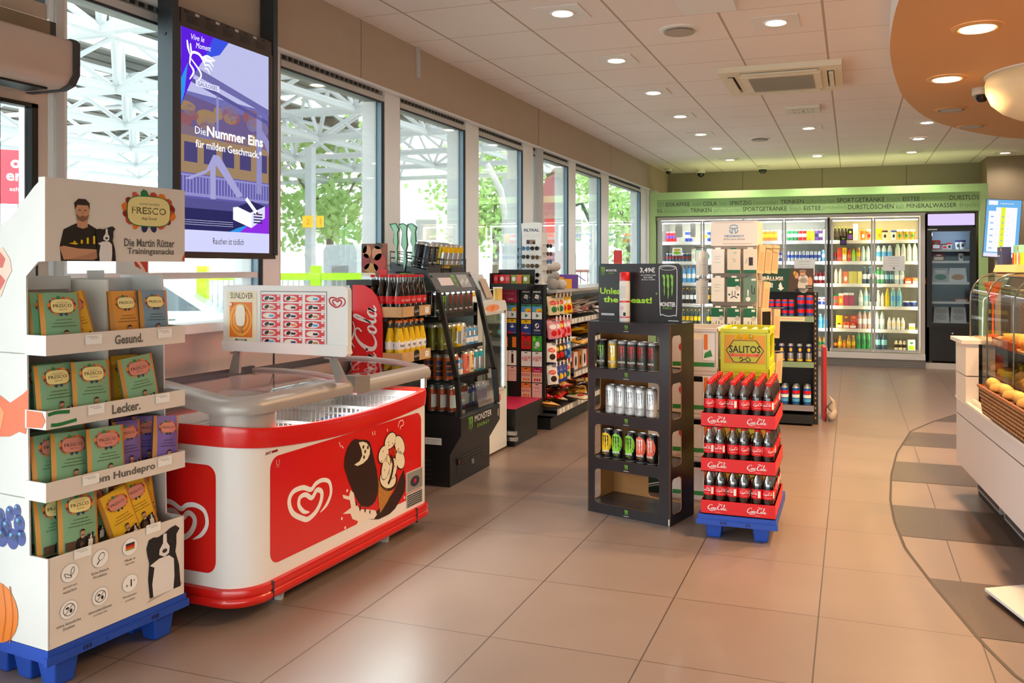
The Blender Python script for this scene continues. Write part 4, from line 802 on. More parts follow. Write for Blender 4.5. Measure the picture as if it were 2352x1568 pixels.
# warm lamps in the curved soffit
SZ=2.83
for j,(x,y,on,lab) in enumerate(((.696,5.345,True,'large warm round downlight nearest in the curved soffit'),(.67,6.72,True,'second warm round downlight in the curved soffit'),(.837,8.04,False,'unlit round downlight in the curved soffit, nearer one'),(1.13,9.08,False,'unlit round downlight at the far edge of the curved soffit'),(.9,3.9,True,'warm round downlight of the soffit just outside the picture top'))): downlight(x,y,lab,SZ,square=False,on=on,r=.095,warm=True,pw=80)
for x,y in ((1.6,4.2),(1.7,5.6),(1.9,7.2)): downlight(x,y,'warm soffit lamp over the counter, %s'%{4.2:'near one',5.6:'middle one',7.2:'far one'}[y],SZ,square=False,r=.095,warm=True,pw=80)
# soffit
P=[(2.6,1.0),(1.5,1.9),(.95,2.55),(.55,3.22),(.4,3.65),(.29,4.15),(.235,4.66),(.222,5.25),(.244,5.9),(.325,6.76),(.429,7.49),(.65,8.38),(.92,9.03),(1.32,9.69),(1.8,10.2),(2.6,10.6),(6,10.7),(6,1.0)]
C=[(q.x,q.y) for q in crom(P[:-2],4)]+P[-2:]
m=MB(); m.add([(x,y,SZ) for x,y in C],[tuple(range(len(C)))[::-1]],mat('soffit_orange','#d9a571',.6)); n=len(C)
m.add([(x,y,SZ) for x,y in C]+[(x,y,3.0) for x,y in C],[(i,i+1,n+i+1,n+i) for i in range(n-1)],mat('soffit_edge','#efe9e4',.6)); o=m.build('trim_5'); struct(o)
# big curved lamp shade
t=thing('pendant_lamp','large cream oval lamp shade at the upper right under the curved soffit','ceiling lamp',(1.40,6.75,2.83))
m=MB(); pr=[(.02,-.345),(.14,-.34),(.26,-.315),(.36,-.265),(.43,-.2),(.465,-.12),(.47,-.06),(.46,-.02),(.44,0)]
m.lathe(pr,mat('shade_cream','#f3ddb2',.5),48); m.build('lamp_shade',t,ang=2); m=MB(); m.lathe([(.45,-.012),(.475,-.01),(.475,0),(.46,0)],trimw,48,caps=False); m.build('mounting_ring',t)
# cassette
t=thing('air_conditioner','square cream air conditioning cassette with grey filter grille in the ceiling','air conditioner',(-.54,7.03,3.0),-.0)
acm=mat('cassette_cream','#eadfc6',.5); m=MB(); a=.47
m.plate(PL((0,0,-.045),(1,0,0),(0,-1,0)),[(-a,-a),(a,-a),(a,a),(-a,a)],[[(-.3,.355),(.3,.355),(.3,.41),(-.3,.41)],[(-.3,-.41),(.3,-.41),(.3,-.355),(-.3,-.355)],[(-.41,-.3),(-.355,-.3),(-.355,.3),(-.41,.3)],[(.355,-.3),(.41,-.3),(.41,.3),(.355,.3)]],.045,acm)
m.box(-.43,-.43,-.02,.43,.43,-.001,black); m.box(-.31,-.31,-.06,.31,.31,-.045,acm); m.build('panel',t,bevel=.004)
m=MB(); m.box(-.25,-.25,-.064,.25,.25,-.06,mat('filter_grey','#8d8473',.8,noise=.2,nscale=200))
for k in range(26): m.box(-.25,-.245+k*.0192,-.0665,.25,-.24+k*.0192,-.064,mat('filter_line','#a69c89',.7))
m.build('filter_grille',t)
for (x0,y0,x1,y1) in ((-.29,.365,.29,.4),(-.29,-.4,.29,-.365),(-.405,-.29,-.37,.29),(.37,-.29,.405,.29)): m=MB(); m.box(x0,y0,-.062,x1,y1,-.05,acm); m.build('louvre',t)
for x,y,lab in ((-1.08,5.42,'round beige ceiling loudspeaker nearest the camera'),(-1.07,10.36,'round beige ceiling loudspeaker far back')):
    m=MB(); m.lathe([(.005,-.02),(.07,-.018),(.105,-.012),(.115,-.014),(.13,-.008),(.132,0)],trimw,32); m.ell(PL((0,0,-.021),(1,0,0),(0,-1,0)),0,0,.1,.1,mat('speaker_mesh','#b5ab9c',.7),2,32); tag(m.build('loudspeaker',loc=(x,y,3)),lab,'loudspeaker')
m=MB(); m.box(-.16,-.17,-.05,.16,.17,0,white); 
for k in range(6): m.box(-.13+k*.02,-.172,-.04,-.122+k*.02,-.16,-.02,dgrey)
tag(m.build('wireless_router',loc=(-.8,4.8,3),bevel=.015),'white box with air slots on the ceiling at the top edge','router')
m=MB(); m.box(-.16,-.16,-.03,.16,.16,0,mat('sensor_plate','#e6dfd0',.5))
for r_ in range(2):
    for k in range(5): fr=PL((-.09+k*.045,.07-.14*r_,-.03),(1,0,0),(0,-1,0)); m.rect(fr,-.013,-.014,.013,.014,grey); 
m.rect(PL((0,0,-.03),(1,0,0),(0,-1,0)),-.006,-.04,.006,.02,black,1); tag(m.build('sensor_plate',loc=(-.454,8.5,3),bevel=.003),'small white ceiling plate with two rows of grey slots','sensor')
def dome(x,y,z,lab,s=1,body=mat('camera_body','#d9d3c6',.4)):
    t=thing('dome_camera',lab,'security camera',(x,y,z)); m=MB(); m.lathe([(.055*s,-.05*s),(.065*s,-.045*s),(.065*s,0)],body,20); m.build('housing',t); m=MB(); m.lathe([(.004,-.1*s),(.025*s,-.095*s),(.043*s,-.075*s),(.05*s,-.05*s)],mat('camera_dome','#111318',.1),20); m.build('dome',t)
dome(-2.79,13.1,3,'small dome camera at the far left corner of the ceiling',.9); dome(-2.32,13.4,3,'dome camera second from the left at the back wall',1.2); dome(-1.31,13.15,3,'dome camera above the phone accessory stand at the back wall',1.3); dome(.967,7.19,SZ,'white dome camera under the curved soffit beside the lamp shade',1.1)
# ---------------------------------------------------------------- cans and bottles
def can(key,r,h,body,deco=None,top=silver,n=18):
    m=MB(); m.lathe([(r*.78,0,silver),(r*.97,.004,silver),(r,.01,body),(r,h-.016,top),(r*.83,h-.003,silver),(r*.86,h,silver),(r*.8,h,silver),(r*.78,h-.004,silver)],body,n)
    if deco: deco(m,CY(0,0,r),r,h)
    return m.mesh('can_'+key)
def d_claw(c,tc=paper,ec=None,big=1.0,band=None):
    def f(m,fr,r,h):
        if band: m.ell(fr,0,h*.58,r*1.25,h*.33,band,0,18,rings=3)
        claw(m,fr,0,h*.6,r*1.25*big,h*.46,c,1); m.text(fr,'MONSTER',0,h*.27,h*.07,tc,w=r*1.5,bold=.02,l=1); m.text(fr,'ENERGY',0,h*.19,h*.035,ec or c,w=r*.9,l=1)
    return f
def d_stripes(*cs):
    def f(m,fr,r,h):
        for k,c in enumerate(cs): 
            z=h*(.18+.64*k/len(cs)); m.rect(fr,-r*1.5,z,r*1.5,z+h*.5/len(cs),c,0,8,1)
    return f
def d_diag(c1,c2,c3):
    def f(m,fr,r,h):
        m.poly(fr,[(-r*.9,h*.3),(-r*.2,h*.3),(r*.5,h*.75),(-r*.2,h*.75)],c1); m.poly(fr,[(r*.1,h*.3),(r*.5,h*.3),(r,h*.62),(r*.8,h*.75)],c1); m.ell(fr,0,h*.52,r*.5,h*.07,c2,1); m.text(fr,'Red Bull',0,h*.52,h*.06,c3,w=r*1.1,bold=.02,l=2)
    return f
camo=mat('camo','#3c3b33',.4,noise=.9,nscale=60); bl=mat('can_black','#0e0e10',.3,coat=.3)
yl=mat('can_yellow','#f0c400',.3,.3); ogr=mat('can_orange','#d4611f',.35,.3); wh=mat('can_white','#dcdcdc',.3,.5)
CAN={'black':can('black',.033,.168,bl,d_claw(clawgreen),top=bl),'gold':can('gold',.033,.168,gold,d_claw(silver,paper)),'camo':can('camo',.033,.168,camo,d_claw(red,paper)),
'white':can('white',.033,.168,wh,d_claw(mat('claw_silver','#8a8f95',.3,.5),grey)),'yel':can('yel',.033,.168,bl,d_claw(bl,paper,yellow,1,yellow),top=bl),'grn':can('grn',.033,.168,bl,d_claw(bl,paper,lime,1,clawgreen),top=bl),
'org':can('org',.033,.168,bl,d_claw(paper,paper,orange,1,mat('can_coral','#f0694a',.35)),top=bl),'dark':can('dark',.033,.168,mat('can_graphite','#3a3c40',.3,.6),d_claw(silver)),'yellow':can('yellow',.033,.168,yl,d_stripes(silver)),
'olive':can('olive',.033,.168,mat('can_olive','#8c8330',.35,.4),d_claw(bl)),'orange':can('orange',.033,.168,ogr,d_stripes(navy,brown,navy)),'rust':can('rust',.033,.168,mat('can_rust','#b4522e',.35,.4),d_stripes(paper)),
'blue':can('blue',.0265,.135,sky,d_stripes(paper,silver)),'teal':can('teal',.033,.168,teal,d_stripes(silver)),'salmon':can('salmon',.033,.168,mat('can_salmon','#e8735e',.35),d_claw(dred)),'beige':can('beige',.033,.168,mat('can_beige','#e9d3a0',.35),d_claw(dred,dred)),
'pale':can('pale',.0265,.135,mat('can_pale_blue','#9fc4e0',.3,.4),d_stripes(blue)),'rb':can('rb',.0265,.135,silver,d_diag(blue,yellow,red)),'violet':can('violet',.0265,.135,mat('can_violet','#5b53b0',.35,.3),d_stripes(silver)),
'berry':can('berry',.0265,.15,mat('can_blueviolet','#3f57b5',.35,.3),d_stripes(red,navy,red),top=cokered),'berrybig':can('berrybig',.033,.19,mat('can_blueviolet','#3f57b5'),d_stripes(red,navy,red),top=cokered),
'navywhite':can('navywhite',.0265,.16,silver,lambda m,fr,r,h:(m.rect(fr,-r*2.9,h*.5,r*2.9,h*.88,navy,0,16),m.poly(fr,[(-r,h*.5),(r,h*.5),(0,h*.4)],navy),m.ell(fr,0,h*.68,r*.5,h*.1,yellow,1),m.rect(fr,-r*2.9,h*.06,r*2.9,h*.14,yellow,0,16))),
'bluecan':can('bluecan',.033,.168,mat('can_blue','#1560b8',.3,.4),d_stripes(sky,paper,red))}
ZR=PI/2
def row_cans(spec,place,rz,where,grp,cat='can',name='drink_can'):
    """spec: list of (kind, colour words); place(i) -> location; each gets its own label"""
    seen={}
    tot={}
    for k,w in spec: tot[w]=tot.get(w,0)+1
    for i,(k,w) in enumerate(spec):
        j=seen.get(w,0); seen[w]=j+1
        lab=('%s can, %s'%(w,where)) if tot[w]==1 else '%s %s can from the left, %s'%(nth(j),w,where)
        tag(put(CAN[k],name,loc=place(i),rot=rz+rnd.uniform(-.25,.25)),lab,cat,grp)
# glass bottles
colad=mat('cola_liquid','#1f0906',.08,coat=.6); clearg=glass('bottle_clear','#eef3f2',.14); fant=mat('lemonade_yellow','#f2c60a',.15,coat=.5)
def gbottle(key,liq,lab,cap,deco):
    m=MB(); m.lathe([(.024,0,liq),(.029,.004),(.0295,.03),(.028,.06),(.0295,.085),(.0295,.125),(.026,.15),(.019,.18),(.0155,.2,clearg),(.0125,.228),(.0125,.238)],liq,16); 
    me=m.mesh('bottle_'+key); m=MB(); fr=CY(0,0,.0296)
    m.lathe([(.0299,.072),(.0302,.073),(.0302,.117),(.0299,.118)],lab,16,caps=False); deco(m,CY(0,0,.0302)); ml=m.mesh('label_'+key)
    m=MB(); m.lathe([(.0145,.232),(.0152,.236),(.014,.246),(.005,.248)],cap,12); return me,ml,m.mesh('cap_'+key)
GB={'cola':gbottle('cola',colad,cokered,cokered,lambda m,f:coke(m,f,0,.095,.05,paper,1,n=2)),
'lemon':gbottle('lemon',fant,paper,orange,lambda m,f:(m.poly(f,[(-.02,.075),(.025,.075),(.025,.09),(-.005,.082)],orange,1),m.text(f,'Fanta',0,.098,.016,navy,w=.036,bold=.03,rot=.15,l=2)))}
def bottle(k,loc,rz,lab,grp,name='glass_bottle'):
    b,l,c=GB[k]; o=put(b,name,loc=loc,rot=rz); tag(o,lab,'bottle',grp); put(l,'label',o); put(c,'cap',o); return o
# ---------------------------------------------------------------- rack with wooden crates
t=thing('bottle_rack','black bottle rack with a red arched side sign behind the freezer','rack',(-2.55,4.366,0),ZR)
m=MB(); m.box(0,.135,0,.36,.33,1.13,black); m.box(0,.33,0,.36,.36,1.34,black); m.box(-.0,.13,.8,.36,.33,.83,black); m.box(0,.06,0,.36,.36,.08,black); m.box(0,.1,1.1,.36,.33,1.125,black); m.box(-.005,.2,1.318,.36,.38,1.352,black); m.build('body',t)
m=MB(); SP=[(.125,.3),(.33,.3),(.33,1.322),(.25,1.32),(.2,1.295),(.16,1.25),(.135,1.19),(.125,1.14)]
m.prism(SP,0,-.012,-.004,cokered); SFc=PL((-.0125,.325,.3),(0,-1,0),(0,0,1),.0006)
coke(m,SFc,.1,.62,.55,paper,0,PI/2-.0); script(m,PL((-.0125,.325,.3),(0,0,1),(0,1,0),.001),.5,-.035,.1,.006,paper); m.build('side_sign',t)
wood=mat('crate_wood','#cfa672',.6,noise=.18,nscale=14)
for z,tier,k,desc in ((1.128,'upper','cola','red capped cola bottle'),(.852,'lower','lemon','orange capped lemonade bottle')):
    t=thing('wooden_crate','%s open wooden crate of %s bottles on the rack'%(tier,'cola' if k=='cola' else 'lemonade'),'crate',(-2.55,4.366,z),ZR)
    m=MB(); m.box(0,-.004,0,.355,.008,.062,wood); m.box(-.004,-.004,0,.004,.26,.062,wood); m.box(.35,0,0,.356,.26,.062,wood); m.box(0,.255,0,.355,.26,.062,wood); m.box(0,0,0,.355,.26,.008,wood); m.build('box',t)
    m=MB(); fr=PL((.175,-.0045,.031),(1,0,0),(0,0,1)); m.poly(fr,[(-.032,-.03),(.032,-.03),(.032,.02),(.022,.036),(-.022,.036),(-.032,.02)],black); coke(m,fr,0,.0,.052,paper,1); m.build('crate_label',t)
    m=MB(); fr=PL((.28,-.0045,.012),(1,0,0),(0,0,1)); m.rect(fr,0,0,.05,.038,paper); script(m,fr,.006,.026,.035,.004,grey,1); m.build('price_tag',t)
    for i in range(5):
        for j in range(4):
            bottle(k,(-2.55-.04-.062*j,4.366+.042+.068*i,z+.008),ZR+rnd.uniform(-.3,.3),'%s, %s row, %s from the left in the wooden crate'%(desc,('front','second','third','rear')[j],nth(i)),'%s bottles in the wooden crate'%('cola' if k=='cola' else 'lemonade'))
m=MB(); m.box(0,0,0,.18,.006,.2,mat('poster_brown','#8a4a30',.5)); fr=PL((0,0,0),(1,0,0),(0,0,1)); 
for (x,z,a,b,c) in ((.04,.15,.03,.04,mat('poster_skin','#c98a62',.5)),(.03,.09,.03,.05,dred),(.11,.14,.035,.045,mat('poster_skin','#c98a62')),(.13,.08,.045,.06,mat('poster_red','#b03a30',.5)),(.07,.05,.05,.03,tan),(.02,.17,.02,.03,brown),(.12,.185,.03,.02,brown)): m.ell(fr,x,z,a,b,c,1,14)
m.rect(fr,.13,.0,.18,.04,cokered,2); m.rect(fr,0,0,.1,.02,cream,2); tag(m.build('poster',loc=(-2.88,4.45,1.3745)),'small brown and red picture poster on top of the black bottle rack','poster')
# ---------------------------------------------------------------- open black energy drink fridge
EO=(-2.45,4.84,0)
t=thing('drink_fridge','black open-front fridge of energy drinks with slanted window posts','fridge',EO,ZR)
W=.62; frb=mat('fridge_black','#1a1a1c',.4); 
m=MB(); prof=[(.02,0),(.02,.21),(-.06,.34),(-.06,.45),(.0,.465),(.44,.465),(.44,0)]
m.prism(prof,0,0,W,frb)
for x in (.05,): 
    for k in range(6): m.box(.1,.018,.05+k*.022,.5,.021,.06+k*.022,dgrey)
m.box(.1,.012,.12,.16,.02,.16,black); m.ell(PL((.12,.0115,.14),(1,0,0),(0,0,1)),0,0,.008,.008,red)
m.cyl((.33,.012,.1),(.33,.02,.1),.018,.018,grey,14)
fr=PL((0,.0,.0),(0,-1,0),(0,0,1),.001); m.rect(fr,-.2,.27,-.08,.315,paper); script(m,fr,-.19,.3,.1,.006,grey,1); script(m,fr,-.19,.285,.08,.006,grey,1,2)
for k in range(5): m.rect(fr,-.4,.04+k*.03,-.15,.048+k*.03,dgrey)
FB=PL((0,-.06,0),(1,0,0),(0,0,1),.001)
claw(m,FB,.14,.392,.07,.095,clawgreen); m.text(FB,'MONSTER',.34,.415,.042,paper,w=.27,bold=.0,l=0); m.text(FB,'ENERGY',.34,.362,.022,clawgreen,w=.19,sp=1.3); m.box(W-.04,-.061,.37,W-.02,-.055,.42,grey)
m.build('base',t,bevel=.004)
m=MB(); m.box(0,.4,.465,W,.44,1.385,frb); m.box(0,.2,1.36,W,.44,1.385,frb); m.build('back_panel',t)
m=MB(); can_p=[(.195,1.388),(.11,1.262),(.1,1.268),(.12,1.31),(.175,1.392)]
m.prism([(.2,1.385),(.115,1.258),(.105,1.262),(.18,1.392)],0,-.005,W+.005,mat('canopy_grey','#3d3b3c',.4)); o_=V((0,.105,1.262)); v_=V((0,.075,.13)).normalized()
CF=PL((0,.105,1.262),(1,0,0),(0,.075,.13),.001); m.rect(CF,.09,.05,.28,.11,mat('display_pink','#d9c7c6',.4)); m.rect(CF,.38,.03,.54,.13,mat('display_grey','#8b8a86',.3)); 
for k in range(6): m.rect(CF,.39+k*.025,.05+.012*(k%3),.405+k*.025,.075+.012*(k%3),lgrey,1)
claw(m,CF,.315,.075,.05,.11,clawgreen,1)
for x in (.02,W-.02): m.cyl((x,.112,1.28),(x,.118,1.275),.01,.01,black,8); m.cyl((x,.165,1.372),(x,.17,1.366),.01,.01,black,8)
m.build('canopy',t)
for x in (.012,W-.012):
    m=MB(); m.beam((x,.11,1.262),(x,-.025,.7),.026,.03,black); m.beam((x,-.025,.71),(x,-.045,.46),.026,.03,black); m.build('window_post',t)
    g=MB(); g.add([(x,.1,1.26),(x,-.02,.71),(x,-.04,.47),(x,.4,.47),(x,.4,1.36),(x,.18,1.36)],[tuple(range(6))],glass('fridge_glass','#e9f1f0',.05)); g.build('side_pane',t)
g=MB(); g.add([(.02,-.02,.72),(W-.02,-.02,.72),(W-.02,-.04,.47),(.02,-.04,.47)],[(0,1,2,3)],glass('fridge_glass')); g.box(.02,-.024,.712,W-.02,-.018,.722,black); g.build('front_pane',t)
m=MB(); m.box(.03,.135,1.248,W-.03,.155,1.256,emis('fridge_fill_strip','#f2f6ff',5)); m.build('light_strip',t)  # glowing strip added under the canopy to brighten the cans inside
for z,y in ((1.098,.12),(.879,.07),(.683,.03),(.478,.0)):
    m=MB(); m.box(.02,y,z-.014,W-.02,.4,z-.004,frb); m.box(.02,y-.006,z-.014,W-.02,y,z+.012,frb); m.build('shelf',t)
def fr_loc(x,y,z): return (EO[0]-y,EO[1]+x,z)
rowsE=[(1.098,.16,[('black','black and green'),('black','black and green'),('camo','red clawed dark'),('camo','red clawed dark'),('camo','red clawed dark'),('camo','red clawed dark'),('camo','red clawed dark')],'top'),
(.879,.11,[('olive','olive'),('olive','olive'),('olive','olive'),('yellow','yellow'),('white','white'),('blue','pale blue'),('blue','pale blue'),('blue','pale blue')],'second'),
(.683,.07,[('orange','orange'),('orange','orange'),('blue','blue'),('salmon','salmon pink'),('beige','beige'),('teal','teal'),('teal','teal')],'third'),
(.478,.04,[('rust','rusty orange'),('rust','rusty orange'),('rust','rusty orange'),('violet','violet slim'),('violet','violet slim'),('pale','pale blue slim'),('pale','pale blue slim')],'bottom')]
for z,y,sp,nm in rowsE:
    n=len(sp)
    for d in range(3):
        q=sp if d==0 else [(sp[min(i,n-1)]) for i in range(min(4,n))]
        row_cans(q,lambda i:fr_loc(.065+i*(W-.13)/(n-1),y+d*.072,z),ZR,'%s row, %s shelf, black fridge'%(('front','second','third')[d],nm),'energy cans in the black fridge')
# gravity rack with cans on top and the claw sign behind
t=thing('wire_can_rack','sloping black wire can rack on top of the black fridge','rack',(EO[0]-.16,EO[1],1.388),ZR)
m=MB(); m.hexa([(0,.03,.0),(.56,.03,.0),(.56,.3,.0),(0,.3,.0)],[(0,.03,.022),(.56,.03,.022),(.56,.3,.075),(0,.3,.075)],frb); m.box(0,.02,0,.18,.03,.045,dgrey); m.box(.34,.02,0,.52,.03,.045,dgrey); m.build('ramp',t)
m=MB()
for x in (0,.19,.22,.56):
    for dz in (.05,.09): m.tube([(x,.02,dz),(x,.3,dz+.055)],.003,black,5)
    m.tube([(x,.02,0),(x,.02,.1)],.003,black,5); m.tube([(x,.3,.03),(x,.3,.15)],.003,black,5)
for dz in (.05,.09): m.tube([(0,.02,dz),(.56,.02,dz)],.003,black,5); m.tube([(0,.3,dz+.055),(.56,.3,dz+.055)],.003,black,5)
m.build('wire_frame',t)
for i,(x,y,k,w) in enumerate(((.045,.065,'dark','graphite grey'),(.12,.065,'dark','graphite grey'),(.045,.135,'dark','graphite grey'),(.12,.135,'dark','graphite grey'),(.26,.065,'yellow','yellow'),(.335,.065,'yellow','yellow'),(.41,.065,'yellow','yellow'),(.485,.065,'yellow','yellow'),(.26,.135,'yellow','yellow'),(.335,.135,'yellow','yellow'),(.41,.135,'yellow','yellow'))):
    o=put(CAN[k],'drink_can',loc=(EO[0]-.16-y,EO[1]+x,1.388+.025+(y-.03)*.196)); o.rotation_euler=(0,.19,0) if False else (0,0.0,ZR); o.matrix_world=Matrix.Translation(o.location)@Matrix.Rotation(.19,4,'Y')@Matrix.Rotation(ZR,4,'Z')
    tag(o,'%s can in the wire rack on the fridge, %s row, %s from the left'%(w,'front' if y<.1 else 'second',nth(i if i<2 else i-2 if i<4 else i-4 if i<8 else i-8)),'can','cans in the wire rack on the fridge')
t=thing('claw_sign','green edged three claw sign standing on top of the black fridge','sign',(EO[0]-.36,EO[1]+.0,1.388),.35)
m=MB(); m.box(-.05,-.02,0,.05,.02,.012,black); m.build('foot',t)
for p in CLAW:
    m=MB(); xm=sum(x for x,z in p)/len(p); q=[((xm-.5+(x-xm)*1.4)*.17,.012+z*.32) for x,z in p]; m.prism(q,1,-.012,.012,mat('claw_edge','#1f6b4d',.5)); c0=sum(a for a,b in q)/len(q); d0=sum(b for a,b in q)/len(q); m.poly(PL((0,-.012,0),(1,0,0),(0,0,1),.001),[(c0+(a-c0)*.75,d0+(b-d0)*.95) for a,b in q],mat('claw_mint','#b4f0d2',.5)); m.build('claw',t)
# ---------------------------------------------------------------- white fridge with lit door
RO=(-2.58,5.49,0); t=thing('slim_fridge','white fridge with rounded top and glass door beside the black open fridge','fridge',RO,ZR)
m=MB(); w=.54; top=[(0,.02)]+[(0,1.1)]+[(.05-.05*math.cos(i*PI/12),1.1+.05*math.sin(i*PI/12)*1.4) for i in range(1,7)]+[(w-.05+.05*math.sin(i*PI/12),1.1+.07*math.cos(i*PI/12)) for i in range(7)]+[(w,.02)]
rbw=mat('fridge_white','#dcdcdb',.35); m.plate(PL((0,0,0),(1,0,0),(0,0,1),0),top,[[(.11,.5),(w-.07,.5),(w-.07,1.07),(.11,1.07)]],.03,rbw); m.prism([(0,.02),(0,1.17),(.03,1.17),(.03,.02)],0,0,.0,rbw)
m.box(0,.03,.02,.02,.36,1.15,rbw); m.box(w-.02,.03,.02,w,.36,1.15,rbw); m.box(0,.34,.02,w,.36,1.15,mat('fridge_inner','#b9c4cc',.5)); m.box(.02,.03,.02,w-.02,.34,.49,rbw); m.box(.02,.03,1.08,w-.02,.34,1.165,rbw)
fr=PL((0,0,0),(1,0,0),(0,0,1),.001); m.ell(fr,.27,1.118,.13,.028,mat('fade_orange','#ef9a6e',.5)); m.poly(fr,[(.24,1.1),(.3,1.11),(.3,1.14),(.25,1.13)],orange,1); m.text(fr,'Red Bull',.27,.42,.05,mat('logo_red','#d8343c',.5),w=.3,bold=.03); m.build('body',t)
m=MB(); m.box(w-.085,-.001,.5,w-.072,.006,1.07,emis('led','#f4f8ff',5)); m.build('light_strip',t); m=MB(); m.box(.09,-.012,.48,.11,.004,1.09,lgrey); m.box(w-.07,-.012,.48,w-.05,.004,1.09,lgrey); m.box(.09,-.012,1.07,w-.05,.004,1.09,lgrey); m.box(.09,-.012,.48,w-.05,.004,.5,lgrey); o=m.build('door',t)
g=MB(); g.box(.11,-.006,.5,w-.07,-.002,1.07,glass('fridge_glass')); g.build('pane',o)
for z in (.5,.69,.88):
    m=MB(); m.box(.02,.035,z,w-.02,.34,z+.008,lgrey); m.build('shelf',t)
for z,nm,k,wd in ((.508,'bottom','pale','pale blue'),(.698,'middle','violet','violet'),(.888,'top','rb','silver and blue')):
    row_cans([(k,wd)]*6,lambda i:(RO[0]-.09,RO[1]+.13+i*.058,z),ZR,'on the %s shelf of the white fridge'%nm,'cans in the white fridge')
# leaflets and holders on top of the white fridge
m=MB(); m.hexa([(-.06,-.1,0),(.06,-.1,0),(.06,.1,0),(-.06,.1,0)],[(-.07,-.1,.1),(.0,-.1,.1),(.0,.1,.1),(-.07,.1,.1)],paper); m.rect(PL((.03,-.1,.04),(0,1,0),(-.5,0,1),.012),0,0,.2,.03,yellow); tag(m.build('leaflet_box',loc=(-2.72,5.62,1.171)),'white and yellow leaflet box on the white fridge','box')
m=MB(); m.hexa([(-.03,-.07,0),(0,-.07,0),(0,.07,0),(-.03,.07,0)],[(-.11,-.07,.2),(-.09,-.07,.2),(-.09,.07,.2),(-.11,.07,.2)],lgrey); m.rect(PL((0.003,-.06,.02),(0,1,0),(-.45,0,1),.005),0,0,.12,.16,mat('brochure','#b7a08c',.5)); tag(m.build('brochure_holder',loc=(-2.64,5.83,1.171)),'tilted brochure holder on the white fridge','brochure holder')
m=MB(); m.cyl((0,0,0),(0,0,.09),.035,.035,mat('tub_yellow','#e9c063',.5),16); m.cyl((0,0,.09),(0,0,.1),.037,.037,paper,16); tag(m.build('small_tub',loc=(-2.63,5.97,1.171)),'small yellow and white tub at the right end of the white fridge top','tub')
m=MB(); m.lathe([(.03,0,paper),(.03,.12,paper),(.012,.17,mat('dressing_green','#5f7f4a',.4)),(.012,.22,red),(.012,.24,red)],paper,12); tag(m.build('squeeze_bottle',loc=(-2.8,5.55,1.171)),'slim white bottle with red top on the white fridge','bottle')
m=MB(); m.box(-.05,-.05,0,.05,.05,.12,lgrey); m.box(-.051,-.051,.12,.051,.051,.2,mat('sign_yellow','#ffcf1e')); tag(m.build('dispenser',loc=(-2.85,5.38,1.39)),'grey dispenser with a yellow band behind the yellow cans','dispenser')
# ---------------------------------------------------------------- gift card stand
t=thing('gift_card_stand','black stand of hanging gift cards with a magenta floor plate','display stand',(-2.74,6.70,0))
bk=mat('stand_black','#121213',.5); mg=mat('plate_magenta','#c71f4e',.45)
m=MB(); m.box(0,0,.3,.24,.02,1.275,bk); m.box(.225,-.02,.3,.24,.02,1.27,bk); m.build('card_panel',t)
m=MB(); m.box(-.2,-.25,.3,-.19,.02,1.23,bk); m.box(-.19,-.02,.3,0,0,1.23,bk); m.build('side_panel',t)
m=MB(); m.box(-.19,-.62,.17,.215,-.0,.3,bk); m.rect(PL((0,0,.3),(1,0,0),(0,1,0)),-.19,-.62,.215,0,mg); fr=PL((0,0,.3),(1,0,0),(0,1,0)); m.ell(fr,-.05,-.5,.04,.03,sky,1); script(m,fr,.02,-.12,.1,.012,pk,1); m.build('floor_plate',t)
m=MB(); m.box(-.19,-.03,1.12,-.02,-.01,1.235,mg); fr=PL((-.1,-.03,1.18),(1,0,0),(0,0,1)); script(m,fr,-.07,.02,.12,.02,pk,0,4); script(m,fr,-.0,-.03,.05,.015,paper,0,5); m.build('header',t)
m=MB(); m.box(-.19,-.64,.05,.23,-.6,.08,steel); m.box(-.19,-.66,.1,.23,-.62,.13,steel); m.box(-.19,-.6,.0,.2,-.1,.17,black); m.build('plinth',t)
def card(key,base,fn):
    m=MB(); m.box(-.045,-.004,0,.045,0,.128,base); fr=PL((0,-.004,0),(1,0,0),(0,0,1),.0006); fn(m,fr); m.ell(fr,0,.118,.016,.004,black,6,10); return m.mesh('card_'+key)
W_=.045
def full(m,fr,z0,z1,c,l=0): m.rect(fr,-W_,z0,W_,z1,c,l)
def k_blox(m,fr): m.text(fr,'ROBLOX',0,.1,.014,paper,w=.07,bold=.04,l=1); m.poly(fr,[(-.02,.045),(.012,.037),(.02,.07),(-.012,.078)],paper,1); m.rect(fr,-.004,.053,.004,.061,black,2); [m.rect(fr,-.042+.017*i,.026+.02*(i%3),-.03+.017*i,.036+.02*(i%3),(purple,orange,sky,teal,grey)[i],0) for i in range(5)]; script(m,fr,-.03,.012,.06,.006,grey,1)
def k_play(m,fr): full(m,fr,.06,.128,sky); m.ell(fr,.02,.075,.03,.02,yellow,1); m.ell(fr,.03,.066,.016,.01,orange,2); m.rect(fr,-W_,.11,W_,.128,green,1); m.rect(fr,-W_,.0,W_,.06,paper,3); m.poly(fr,[(-.008,.012),(-.008,.048),(.022,.03)],teal,4); m.poly(fr,[(-.008,.03),(-.008,.048),(.022,.03)],green,5)
def k_ps(m,fr): full(m,fr,.095,.128,yellow); m.ell(fr,.0,.062,.022,.008,paper,1); m.rect(fr,-.004,.06,.003,.086,paper,2); m.rect(fr,-W_,0,-.015,.022,red,1); script(m,fr,-.01,.012,.05,.01,orange,1)
def k_steam(m,fr): m.ell(fr,0,.08,.02,.022,paper,1); m.ell(fr,.006,.085,.009,.01,navy,2); m.stroke(fr,[(-.018,.074),(-.004,.072),(.004,.08)],.008,navy,2); m.text(fr,'STEAM',0,.04,.014,paper,w=.055,bold=.02,l=1); script(m,fr,-.03,.015,.06,.006,sky,1)
